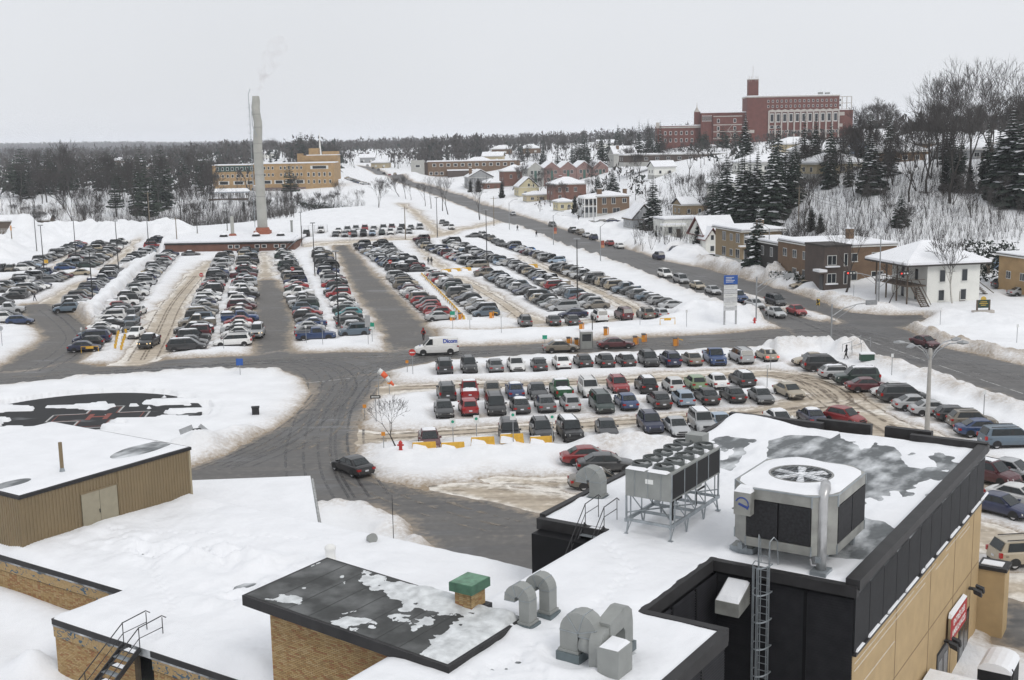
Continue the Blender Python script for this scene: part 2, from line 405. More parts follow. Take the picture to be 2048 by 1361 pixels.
def M_road(name,dry,wet,slush,amount,ang=0.0,wetness=0.5):
 m,nt,bs = _new(name); N = nt.nodes.new; Lk = nt.links.new
 tc = N('ShaderNodeTexCoord')
 def nz(scale,detail=6,rot=None,sc=None,dist=0.0):
  n = N('ShaderNodeTexNoise'); n.inputs['Scale'].default_value = scale; n.inputs['Detail'].default_value = detail; n.inputs['Distortion'].default_value = dist
  if sc:
   mp = N('ShaderNodeMapping'); mp.inputs['Rotation'].default_value = (0,0,-rot); mp.inputs['Scale'].default_value = sc
   Lk(tc.outputs['Object'],mp.inputs[0]); Lk(mp.outputs[0],n.inputs['Vector'])
  else: Lk(tc.outputs['Object'],n.inputs['Vector'])
  return n.outputs['Fac']
 def mr(v,a,b,c=0.0,d=1.0):
  n = N('ShaderNodeMapRange'); n.inputs[1].default_value = a; n.inputs[2].default_value = b; n.inputs[3].default_value = c; n.inputs[4].default_value = d; Lk(v,n.inputs[0]); return n.outputs[0]
 def ma(op,a,b):
  n = N('ShaderNodeMath'); n.operation = op
  for i,v in enumerate((a,b)):
   if isinstance(v,(int,float)): n.inputs[i].default_value = v
   else: Lk(v,n.inputs[i])
  return n.outputs[0]
 s1 = mr(nz(1,7,ang,(0.035,0.5,1),1.4),0.42,0.62); s2 = mr(nz(1,7,ang + 0.65,(0.05,0.55,1),1.8),0.5,0.66); s3 = mr(nz(1,7,ang - 0.5,(0.05,0.7,1),1.8),0.54,0.66)
 pa = nz(0.09,7); fi = nz(1.7,7)
 w_ = ma('ADD',ma('MULTIPLY',s1,0.45),ma('ADD',ma('MULTIPLY',s2,0.3),ma('MULTIPLY',s3,0.3))); w_ = ma('MULTIPLY',w_,mr(pa,0.35,0.6,0.35,1.15))
 w_ = mr(w_,0.0,0.85)
 c1 = N('ShaderNodeMixRGB'); c1.inputs[1].default_value = (*dry,1); c1.inputs[2].default_value = (*wet,1); Lk(w_,c1.inputs[0])
 at = N('ShaderNodeAttribute'); at.attribute_name = 'edge'
 sl = ma('ADD',ma('ADD',ma('MULTIPLY',nz(0.16,7),0.5),ma('MULTIPLY',fi,0.5)),at.outputs['Fac']); sl = ma('SUBTRACT',sl,ma('MULTIPLY',s1,0.07)); sf = mr(sl,0.62 - amount,0.85 - amount)
 c2 = N('ShaderNodeMixRGB'); c2.inputs[2].default_value = (*slush,1); Lk(sf,c2.inputs[0]); Lk(c1.outputs[0],c2.inputs[1])
 mu = N('ShaderNodeMixRGB'); mu.blend_type = 'MULTIPLY'; mu.inputs[0].default_value = 1; Lk(c2.outputs[0],mu.inputs[1]); Lk(mr(fi,0.3,0.7,0.85,1.15),mu.inputs[2]); Lk(mu.outputs[0],bs.inputs['Base Color'])
 Lk(mr(ma('MULTIPLY',w_,mr(pa,0.4,0.62)),0,1,0.72,0.72 - wetness),bs.inputs['Roughness'])
 bp = N('ShaderNodeBump'); bp.inputs['Strength'].default_value = 0.3; bp.inputs['Distance'].default_value = 0.08; Lk(ma('ADD',sf,ma('MULTIPLY',fi,0.6)),bp.inputs['Height']); Lk(bp.outputs[0],bs.inputs['Normal'])
 MATS[name] = m
 return m
SNOW_C = (0.81,0.82,0.845)
def snow_mat(name='snow_cover',bump=0.35):
 return M(name,SNOW_C,rough=0.7,var=0.04,scale=0.6,bump=bump,bscale=2.2,spec=0.25)
GLASS = M('window_glass',(0.025,0.03,0.035),rough=0.08,var=0.2,scale=0.7)
GLASS.node_tree.nodes['Principled BSDF'].inputs['Roughness'].default_value = 0.1
WHITE = M('white_paint',(0.78,0.78,0.76),rough=0.55,var=0.05)
TRIM = M('black_trim',(0.016,0.016,0.017),0.6,var=0.2)
# ------------------------------------------------------------------ where every vehicle stands
COLR = {'silver': (0.42,0.43,0.44),'grey': (0.12,0.124,0.128),'dark grey': (0.036,0.038,0.041),'black': (0.009,0.0095,0.011),
  'white': (0.74,0.74,0.73),'red': (0.27,0.02,0.023),'maroon': (0.085,0.014,0.02),'blue': (0.02,0.05,0.14),
  'navy': (0.013,0.02,0.06),'blue grey': (0.1,0.14,0.18),'beige': (0.36,0.31,0.23),'tan': (0.17,0.15,0.122),
  'dark green': (0.018,0.035,0.03),'green': (0.015,0.1,0.04),'light green': (0.25,0.36,0.2),'light blue': (0.28,0.36,0.45),
  'bright blue': (0.03,0.22,0.55),'teal': (0.03,0.2,0.22)}
CARS = []
U = Vector((-0.212,0.977,0)); VANG = math.atan2(0.212,0.977)
ROWANG = math.atan2(0.118,0.993)
FRONT = ROWANG - math.pi / 2; REAR = ROWANG + math.pi / 2
def add_car(p,h,kind,col,label,group=None,**kw):
 CARS.append(dict(x=p.x,y=p.y,h=h,kind=kind,col=col,label=label,group=group,**kw))
_pal = ['silver'] * 11 + ['grey'] * 9 + ['dark grey'] * 11 + ['black'] * 10 + ['white'] * 4 + ['red'] * 2 + ['maroon'] * 2 + ['blue'] * 1 + ['navy'] * 4 + \
       ['blue grey'] * 4 + ['beige'] * 3 + ['tan'] * 3 + ['dark green'] * 2 + ['light blue'] + ['bright blue'] * 0 + ['teal'] * 0
_kin = ['sedan'] * 12 + ['hatchback'] * 6 + ['crossover'] * 5 + ['suv'] * 4 + ['minivan'] * 4 + ['pickup'] * 2
def ordinal(n):
 return {1: 'first',2: 'second',3: 'third'}.get(n) or '%d%s' % (n,'th' if 10 <= n % 100 <= 20 else {1: 'st',2: 'nd',3: 'rd'}.get(n % 10,'th'))
def file_of(near,far,n,where,group,spec=None,flip=0.3,skip=0.015,base=VANG,jit=0.35):
 a = gp(*near); b = gp(*far); rr = random.Random(hash_(where))
 k = 0
 for i in range(n):
  t = i / max(1,n - 1)
  p = a.lerp(b,t) + Vector((rr.uniform(-jit,jit),rr.uniform(-0.12,0.12),0))
  s = (spec or {}).get(i)
  if s == '-' or (s is None and 2 < i < n - 2 and rr.random() < skip): continue
  k += 1
  col = rr.choice(_pal); kind = rr.choice(_kin); fl = rr.random() < flip
  if s: col,kind,fl = s
  add_car(p,base + (math.pi if fl else 0) + rr.gauss(0,0.025),kind,col,
    '%s %s, %s from near end, %s' % (col,kind if kind != 'suv' else 'SUV',ordinal(k),where),group,lot=True)
def hash_(s):
 h = 5381
 for ch in s: h = (h * 33 + ord(ch)) & 0x7fffffff
 return h
file_of((172,703),(338,513),42,'single file along the long snow ridge','cars beside the snow ridge',
  {0: ('navy','sedan',0),1: ('black','hatchback',1),2: ('navy','minivan',1),3: ('blue grey','sedan',0),4: ('dark grey','sedan',0),5: ('white','sedan',0),
         6: ('black','sedan',1),7: ('white','sedan',0),8: ('white','suv',1),9: ('dark grey','crossover',1),10: ('dark grey','minivan',1),11: ('grey','sedan',0),
         12: ('red','hatchback',0),13: ('white','pickup',0),14: ('black','suv',1),15: ('grey','sedan',0),17: ('white','pickup',0),18: ('silver','sedan',0),
         19: ('silver','crossover',0),20: ('white','hatchback',1),22: ('silver','minivan',1)})
file_of((377,701),(451,513),42,'double row before brick plant, left file','cars in the double row before the brick plant',
  {0: ('dark grey','minivan',0),1: ('grey','sedan',0),2: ('dark grey','suv',0),3: ('maroon','suv',1),4: ('black','pickup',1),5: ('dark grey','sedan',1),6: ('tan','pickup',1),
         7: ('blue grey','suv',1),8: ('black','suv',0),9: ('beige','minivan',0),10: ('grey','sedan',0),11: ('tan','sedan',1),12: ('silver','sedan',0),13: ('navy','hatchback',1),
         14: ('silver','hatchback',0),17: ('white','sedan',0),18: ('black','suv',1),19: ('black','suv',1),21: ('red','sedan',0)})
file_of((470,692),(499,505),41,'double row before brick plant, right file','cars in the double row before the brick plant',
  {0: ('white','minivan',1),1: ('dark grey','sedan',1),2: ('white','sedan',1),3: ('black','sedan',1),4: ('white','sedan',1),5: ('red','sedan',1),6: ('blue','pickup',0),7: ('dark grey','pickup',0),
         8: ('beige','hatchback',0),9: ('maroon','sedan',1),10: ('maroon','minivan',0),12: ('white','crossover',0),13: ('navy','sedan',0),15: ('grey','sedan',0),16: ('white','pickup',0),
         18: ('silver','crossover',0),21: ('light blue','sedan',1),23: ('maroon','pickup',0),27: ('red','sedan',0)})
file_of((631,680),(566,507),36,'row with the blue pickup, left file','cars in the row with the blue pickup',
  {0: ('blue','pickup',0),1: ('grey','sedan',0),2: ('silver','sedan',0),3: ('blue','sedan',1),4: ('grey','sedan',1),5: ('black','hatchback',0),6: ('red','sedan',0),7: ('blue grey','crossover',0),
         8: ('dark green','minivan',1),9: ('silver','pickup',1),10: ('grey','pickup',0),11: ('black','sedan',1),12: ('white','pickup',1),14: ('dark green','sedan',0),15: ('red','sedan',1),
         17: ('navy','suv',1),19: ('black','suv',1),22: ('tan','crossover',1)})
file_of((712,673),(640,505),36,'row with the blue pickup, right file','cars in the row with the blue pickup',
  {0: ('blue grey','suv',1),1: ('silver','crossover',0),2: ('grey','minivan',0),3: ('dark grey','sedan',0),4: ('black','sedan',1),5: ('teal','hatchback',1),6: ('dark green','sedan',0),7: ('silver','sedan',1),
         8: ('white','sedan',0),9: ('black','hatchback',0),10: ('white','sedan',1),11: ('red','suv',1),12: ('black','suv',1),13: ('bright blue','sedan',0),14: ('black','crossover',0),15: ('red','sedan',0),
         18: ('maroon','sedan',0),20: ('white','hatchback',0)})
file_of((881,642),(797,559),19,'single file left of the yellow barrier line','cars left of the yellow barriers',
  {0: ('silver','sedan',0),1: ('red','crossover',1),2: ('red','hatchback',0),3: ('maroon','sedan',0),4: ('red','hatchback',1),5: ('dark grey','crossover',1),6: ('red','hatchback',0),7: ('tan','suv',0),
         8: ('red','sedan',0),9: ('silver','sedan',0),10: ('white','sedan',0),12: ('navy','sedan',0),14: ('beige','suv',0),18: ('silver','minivan',0)})
file_of((796,546),(724,494),21,'far row by asphalt lane, left file','far double row by the asphalt lane',{0: ('black','suv',1),7: ('blue','hatchback',0)})
file_of((841,546),(764,489),21,'far row by asphalt lane, right file','far double row by the asphalt lane',{0: ('dark grey','sedan',0),1: ('dark grey','sedan',0),2: ('red','sedan',1)})
file_of((974,634),(872,553),20,'single file right of the yellow barrier line','cars right of the yellow barriers',
  {0: ('blue grey','crossover',1),1: ('black','suv',1),2: ('silver','sedan',1),3: ('tan','sedan',1),4: ('silver','sedan',1),5: ('black','crossover',1),6: ('navy','sedan',1),7: ('tan','sedan',1),8: ('grey','minivan',0),
         9: ('silver','suv',1),18: ('red','sedan',0),19: ('white','hatchback',0)})
file_of((956,537),(842,483),25,'far row behind two walkers, left file','far double row behind two walkers',{0: ('tan','minivan',1),6: ('blue','hatchback',1),24: ('maroon','suv',1)})
file_of((1015,533),(900,484),23,'far row behind two walkers, right file','far double row behind two walkers',{0: ('silver','sedan',0),2: ('blue grey','suv',0)})
file_of((1124,623),(968,549),26,'double row by centre lamp, left file','cars in the double row by the centre lamp',
  {0: ('silver','minivan',1),1: ('tan','sedan',1),2: ('silver','sedan',1),3: ('dark green','sedan',1),4: ('black','crossover',1),5: ('beige','wagon',0),6: ('black','suv',0),7: ('blue grey','crossover',1),25: ('red','hatchback',1)})
file_of((1193,619),(1024,530),25,'double row by centre lamp, right file','cars in the double row by the centre lamp',
  {0: ('tan','sedan',1),1: ('silver','crossover',1),2: ('black','crossover',1),3: ('red','sedan',1),4: ('blue grey','minivan',0),5: ('dark grey','minivan',0),6: ('grey','sedan',0),12: ('black','suv',1)})
file_of((1347,618),(1114,539),25,'long single file below the street bank','cars below the street bank',
  {0: ('silver','sedan',0),1: ('black','sedan',0),2: ('silver','hatchback',0),3: ('black','hatchback',0),4: ('blue grey','sedan',0),5: ('grey','crossover',0),6: ('black','sedan',0),7: ('dark grey','sedan',0),8: ('blue grey','pickup',1),
         9: ('navy','crossover',1),10: ('beige','minivan',0),11: ('dark grey','suv',0),12: ('beige','suv',0),13: ('black','crossover',0),15: ('white','suv',1),17: ('silver','pickup',1),19: ('silver','pickup',1),21: ('dark grey','pickup',1)})
file_of((1112,527),(1020,495),16,'far single file below the street bank','far file below the street bank',{0: ('light blue','hatchback',1),9: ('bright blue','hatchback',1)})
for i,(q,c) in enumerate(zip([(1002,493),(993,488),(984,483),(975,479),(966,475)],['grey','dark grey','tan','grey','white'])):
 add_car(gp(*q),FRONT + 0.25,'sedan' if i % 2 else 'crossover',c,'%s car facing out, %s from the near end beyond the far lane' % (c,ordinal(i + 1)),'cars facing out beyond the far lane',lot=True)
add_car(gp(948,476),VANG + math.pi,'sedan','grey','grey sedan parked broadside at the far lane entrance',lot=True)
file_of((50,543),(160,491),22,'file under the far left snow bank','cars under the far left snow bank',{21: ('red','sedan',0)})
file_of((128,541),(203,490),20,'left file of the far left double row','far left double row',{0: ('blue','sedan',0)})
file_of((177,537),(240,489),18,'right file of the far left double row','far left double row',{17: ('white','pickup',0)})
file_of((257,532),(318,481),20,'file behind the top of the snow ridge','cars behind the snow ridge top')
file_of((24,601),(124,557),16,'front file of the left edge lot','cars in the left edge lot',{0: ('black','sedan',1),6: ('white','sedan',0),7: ('white','sedan',0)})
file_of((-12,588),(92,550),15,'back file of the left edge lot','cars in the left edge lot')
file_of((138,625),(231,546),23,'file on the left flank of the snow ridge','cars left of the snow ridge',{0: ('blue grey','crossover',1),1: ('black','pickup',1),4: ('maroon','crossover',0),6: ('beige','crossover',0),11: ('dark grey','crossover',0)})
for q,k,c,h,l in [((41,649),'hatchback','blue',VANG,'bright blue hatchback at the left edge behind a snow bank'),
                      ((12,646),'crossover','white',VANG,'white crossover half out of frame beside the blue hatchback'),
                      ((14,637),'sedan','black',VANG,'black sedan behind the white crossover at the left edge'),
                      ((16,627),'pickup','silver',VANG,'silver pickup at the left edge lot corner'),
                      ((2,612),'crossover','dark grey',VANG,'dark grey crossover cut by the left frame edge'),
                      ((2,545),'suv','dark grey',FRONT,'dark grey SUV facing out at the far left edge'),
                      ((22,544),'crossover','tan',FRONT,'tan crossover second from the left edge under the bank'),
                      ((34,543),'sedan','grey',FRONT,'grey sedan third from the left edge under the bank'),
                      ((159,552),'sedan','beige',VANG + math.pi,'beige sedan broadside in the aisle before the far left rows'),
                      ((382,513),'sedan','grey',VANG,'grey sedan broadside alone by the brick plant wall')]:
 add_car(gp(*q),h,k,c,l,lot=True)
def row(items,where,group,yoff=0):
 for i,it in enumerate(items):
  px,py,kind,col,face = it[:5]
  add_car(gp(px,py + yoff),(FRONT if face == 'f' else REAR) + random.gauss(0,0.03) + (it[5] if len(it) > 5 else 0),kind,col,
    '%s %s facing %s, %s from left in %s' % (col,'SUV' if kind == 'suv' else kind,'the camera' if face == 'f' else 'away',ordinal(i + 1),where),group,near=True)
row([(889,745,'suv','dark grey','r'),(938,743,'crossover','dark grey','f'),(990,741,'sedan','grey','r'),(1032,739,'sedan','white','f'),(1078,739,'sedan','dark grey','r'),
     (1123,735,'sedan','white','r'),(1166,732,'sedan','black','r'),(1210,732,'sedan','black','r'),(1251,730,'sedan','black','r'),(1297,730,'crossover','dark grey','f'),
     (1340,730,'crossover','navy','r'),(1383,728,'sedan','tan','r'),(1429,727,'pickup','blue','f'),(1482,724,'minivan','silver','r'),(1533,720,'sedan','beige','r')],
 'the near lot back row','near lot back row')
row([(893,797,'suv','dark grey','r'),(939,795,'pickup','red','r'),(985,790,'sedan','tan','f'),(1030,793,'sedan','blue','r'),(1075,794,'sedan','dark grey','f'),(1122,792,'pickup','green','r'),
     (1178,790,'suv','white','f'),(1236,782,'crossover','red','f'),(1292,783,'crossover','black','r'),(1346,782,'hatchback','white','r'),(1390,778,'hatchback','light green','r'),
     (1433,774,'sedan','white','r'),(1484,770,'crossover','dark grey','r')],'the rear of the middle rows','near lot middle back row',yoff=0)
row([(888,830,'sedan','dark grey','f'),(937,827,'hatchback','red','r'),(991,824,'minivan','black','f'),(1040,822,'sedan','dark grey','r'),(1090,819,'sedan','grey','r'),(1140,818,'hatchback','silver','r'),
     (1203,820,'minivan','dark green','f'),(1252,815,'sedan','blue','r'),(1318,812,'sedan','black','r'),(1366,809,'hatchback','light blue','r'),(1413,804,'sedan','black','r'),
     (1465,801,'sedan','black','r'),(1522,803,'sedan','grey','f'),(1578,793,'sedan','beige','f',0.1)],'the front of the middle rows','near lot middle front row')
row([(859,893,'sedan','maroon','f'),(1019,880,'suv','black','f'),(1083,877,'crossover','dark grey','f'),(1140,876,'suv','black','f'),(1213,871,'sedan','dark grey','f'),(1300,860,'crossover','navy','f'),
     (1353,866,'sedan','silver','f'),(1403,860,'suv','silver','f'),(1440,858,'sedan','light blue','f'),(1558,851,'sedan','white','f'),(1622,845,'sedan','navy','r'),(1690,848,'hatchback','red','f',0.5)],
 'the near lot front row','near lot front row')
for q,k,c,h,l in [((1178,927),'sedan','red',0.12,'red sedan beside the snow pile behind the rooftop chiller'),((1213,943),'sedan','dark grey',0.05,'dark grey sedan beside the red one behind the chiller'),
                      ((1200,975),'sedan','tan',0.12,'tan sedan nearest the roof vent behind the dark one')]:
 add_car(gp(*q),h,k,c,l,'cars behind the rooftop chiller',near=True)
_n4 = [(1648,742,'minivan','dark grey',0),(1622,731,'sedan','beige',1),(1679,756,'wagon','silver',0),(1712,768,'suv','dark green',1),(1737,783,'sedan','maroon',0),(1783,793,'sedan','white',1),(1806,803,'minivan','dark grey',0),
       (1832,820,'sedan','silver',0),(1866,830,'sedan','silver',0),(1912,842,'hatchback','dark grey',0),(1944,856,'crossover','tan',0),(1966,872,'sedan','blue',0),(2018,893,'minivan','blue grey',0)]
for i,(px,py,k,c,fl) in enumerate(_n4):
 add_car(gp(px,py),-0.02 + (math.pi if fl else 0) + random.gauss(0,0.03),k,c,'%s %s, %s from the stairs, slanted row below the street' % (c,'SUV' if k == 'suv' else k,ordinal(i + 1)),'slanted row below the street',near=True)
for q,k,c,h,l in [((1983,966),'crossover','maroon',-0.95,'maroon crossover just behind the black roof edge'),((2024,957),'sedan','silver',-0.85,'silver sedan beside the maroon crossover at the right edge'),
                      ((2000,1028),'sedan','navy',-0.9,'navy sedan facing the camera beside the tan brick wall'),((2038,1010),'sedan','white',-0.85,'white sedan beside the navy one at the right edge'),
                      ((2058,1128),'minivan','beige',0.1,'beige minivan cut by the right edge above the brick pier')]:
 add_car(gp(*q),h,k,c,l,'cars beside the tan brick wall',near=True)
for i,(px,py,k,c,h) in enumerate([(1050,651,'crossover','grey',REAR),(1107,649,'sedan','dark grey',REAR),(1145,649,'sedan','dark grey',REAR),(1199,642,'suv','white',REAR + 0.05),(1247,639,'suv','maroon',REAR + .1),
                                       (1291,637,'crossover','tan',REAR + .1),(1320,636,'hatchback','silver',REAR + .1)]):
 add_car(gp(px,py),h,k,c,'%s %s from behind, %s from left in short line behind toll gates' % (c,'SUV' if k == 'suv' else k,ordinal(i + 1)),'short line behind the toll gates',near=True)
add_car(gp(1146,636),VANG + math.pi - 0.05,'sedan','navy','navy sedan broadside at the foot of the centre lamp',near=True)
ST = math.atan2(0.977,-0.212)
for q,k,c,h,l in [((705,945),'sedan','black',REAR + 0.55,'black sedan driving up the curved access road'),
                      ((1122,704),'sedan','tan',ROWANG + 0.02,'tan grey sedan waiting at the toll gates'),
                      ((1232,697),'sedan','maroon',ROWANG,'dark maroon sedan at the toll gates'),
                      ((299,693),'pickup','dark grey',FRONT - 0.1,'dark grey pickup with its headlights on leaving the lot'),
                      ((515,674),'suv','silver',FRONT - 0.02,'silver SUV with headlights on in the asphalt lane'),
                      ((273,675),'sedan','white',FRONT - 0.1,'white sedan queueing right behind the dark pickup'),
                      ((263,663),'sedan','dark grey',FRONT - 0.1,'dark grey sedan behind the white one in the exit queue'),
                      ((263,650),'sedan','blue grey',FRONT - 0.1,'blue grey sedan third in the exit queue'),
                      ((264,639),'crossover','grey',FRONT - 0.1,'grey crossover fourth in the exit queue'),
                      ((277,630),'sedan','white',FRONT - 0.1,'white sedan pulling out at the tail of the exit queue'),
                      ((1850,694),'sedan','maroon',ST + math.pi + 0.1,'red maroon sedan driving on the street at right'),
                      ((1593,630),'sedan','red',ST + math.pi,'red sedan first at the traffic light by the median'),
                      ((1551,634),'sedan','silver',ST + math.pi,'silver sedan first at the traffic light in the kerb lane'),
                      ((1551,610),'minivan','dark grey',ST + math.pi,'dark grey minivan behind the red sedan at the light'),
                      ((1509,616),'sedan','silver',ST + math.pi,'silver sedan behind the directory sign at the light'),
                      ((1474,603),'pickup','blue',ST + math.pi,'blue pickup half hidden by the directory sign'),
                      ((1426,588),'sedan','silver',ST + math.pi,'silver sedan approaching the light left of the directory sign'),
                      ((1395,578),'sedan','beige',ST + math.pi,'beige sedan in the street queue above the snow bank'),
                      ((1362,566),'minivan','silver',ST + math.pi,'silver minivan with lit headlamps in the street queue'),
                      ((1330,555),'minivan','white',ST + math.pi,'white minivan at the tail of the street queue'),
                      ((1317,519),'suv','navy',ST,'dark navy SUV parked alone on the far side of the street'),
                      ((1357,506),'crossover','navy',0.3,'navy car sunk in a driveway between snow mounds'),
                      ((1425,522),'sedan','black',0.1,'black sedan in the driveway before the tan apartment block'),
                      ((1219,492),'hatchback','red',ST,'red hatchback parked at the far kerb'),
                      ((1238,497),'sedan','white',ST,'white sedan parked at the far kerb beside the red hatchback'),
                      ((1187,480),'crossover','navy',ST,'navy crossover last of the four parked at the far kerb'),
                      ((1173,475),'sedan','silver',ST,'silver sedan third of the four parked at the far kerb'),
                      ((1160,470),'suv','tan',ST,'tan SUV second of the four parked at the far kerb'),
                      ((1146,466),'pickup','dark grey',ST,'dark pickup first of the four parked at the far kerb'),
                      ((1105,454),'crossover','grey',ST + math.pi,'grey crossover alone on the far street lane'),
                      ((1128,440),'sedan','silver',ST + math.pi,'silver sedan parked in the snow by the brown brick house'),
                      ((1026,431),'sedan','silver',ST + math.pi,'small silver car in the roadside snow far up the street'),
                      ((1185,450),'sedan','silver',0.2,'silver car first of three in the brown house driveway'),
                      ((1207,448),'sedan','grey',0.2,'grey car second of three in the brown house driveway'),
                      ((1226,446),'sedan','navy',0.2,'navy car third of three in the brown house driveway'),
                      ((1606,577),'sedan','beige',0.1 + math.pi,'beige sedan in the driveway of the brown brick flats'),
                      ((2012,577),'crossover','dark grey',0.05,'dark crossover parked behind the white hip roofed house'),
                      ((2046,592),'sedan','silver',0.05,'silver sedan cut by the right edge behind the white house'),
                      ((885,449),'sedan','grey',FRONT,'grey car parked first beside the upper service road'),
                      ((893,453),'sedan','dark grey',FRONT,'dark grey car parked second beside the upper service road'),
                      ((903,459),'hatchback','white',FRONT,'white hatchback parked third beside the upper service road')]:
 add_car(gp(*q),h,k,c,l,near=gp(*q).y < 260,road=True)
_cc = ['black','grey','silver','grey','dark grey','light blue','dark green','white','silver','silver']
for i,(px,py) in enumerate([(613,473),(671,473),(690,473),(708,473),(727,472),(745,471),(764,470),(781,470),(800,469),(818,468)]):
 add_car(gp(px,py),FRONT,['suv','sedan','sedan','crossover'][i % 4],_cc[i],'%s car, %s from left in the front terrace line behind the plant' % (_cc[i],ordinal(i + 1)),'front terrace line',lot=True)
_cc = ['white','white','silver','silver','red','grey','grey','maroon','black','grey','silver']
for i,(px,py) in enumerate([(642,466),(677,466),(695,465),(712,464),(730,463),(748,463),(767,462),(784,461),(804,461),(822,460),(840,459)]):
 add_car(gp(px,py),FRONT,['suv','sedan','minivan','suv'][i % 4],_cc[i],'%s car, %s from left in the back terrace line behind the plant' % (_cc[i],ordinal(i + 1)),'back terrace line',lot=True)
for i in range(9):
 c = random.choice(_pal)
 add_car(gp(697 + i * 4.3,360 + i * 1.4),VANG,'sedan',c,'%s car, %s from left in the small lot by the tan clinic' % (c,ordinal(i + 1)),'small lot by the tan clinic',lot=True)
for i in range(7):
 c = random.choice(_pal)
 add_car(gpd(790 - i * 11,700 + i * 40),ST,'sedan',c,'%s car, %s in line far up the climbing street' % (c,ordinal(i + 1)),'cars far up the street',lot=True)
# ------------------------------------------------------------------ ground, roads and snow
def _lat(ix,iy,seed):
 h = (ix.astype(np.int64) * 374761393 + iy.astype(np.int64) * 668265263 + seed * 974711) & 0x7fffffff
 h = ((h ^ (h >> 13)) * 1274126177) & 0x7fffffff
 return ((h ^ (h >> 16)) & 0xffff) / 65535.0
def vnoise(x,y,s,seed=0):
 x = x / s; y = y / s
 ix = np.floor(x); iy = np.floor(y); fx = x - ix; fy = y - iy
 fx = fx * fx * (3 - 2 * fx); fy = fy * fy * (3 - 2 * fy)
 ix = ix.astype(np.int64); iy = iy.astype(np.int64)
 a = _lat(ix,iy,seed); b = _lat(ix + 1,iy,seed); c = _lat(ix,iy + 1,seed); d = _lat(ix + 1,iy + 1,seed)
 return (a + (b - a) * fx) * (1 - fy) + (c + (d - c) * fx) * fy - 0.5
def fbm(x,y,s,o=3,seed=0):
 r = 0; a = 1.0
 for i in range(o): r = r + a * vnoise(x,y,s,seed + i * 7); a *= 0.5; s *= 0.5
 return r
def sd_poly(X,Y,P):
 n = len(P); inside = np.zeros(X.shape,bool); d2 = np.full(X.shape,1e12)
 for i in range(n):
  x0,y0 = P[i]; x1,y1 = P[(i + 1) % n]
  dx,dy = x1 - x0,y1 - y0; L = dx * dx + dy * dy + 1e-9
  t = np.clip(((X - x0) * dx + (Y - y0) * dy) / L,0,1)
  d2 = np.minimum(d2,(X - x0 - t * dx) ** 2 + (Y - y0 - t * dy) ** 2)
  if y0 != y1:
   c = ((y0 > Y) != (y1 > Y)) & (X < (x1 - x0) * (Y - y0) / (y1 - y0) + x0)
   inside ^= c
 d = np.sqrt(d2)
 return np.where(inside,-d,d)
def sd_line(X,Y,P,hw):
 d = np.full(X.shape,1e9)
 hw = hw if isinstance(hw,(list,tuple)) else [hw] * len(P)
 for i in range(len(P) - 1):
  x0,y0 = P[i]; x1,y1 = P[i + 1]
  dx,dy = x1 - x0,y1 - y0; L = dx * dx + dy * dy + 1e-9
  t = np.clip(((X - x0) * dx + (Y - y0) * dy) / L,0,1)
  d = np.minimum(d,np.sqrt((X - x0 - t * dx) ** 2 + (Y - y0 - t * dy) ** 2) - (hw[i] + t * (hw[i + 1] - hw[i])))
 return d
def W(pts): return [(lambda p: (p.x,p.y))(gp(*q)) for q in pts]
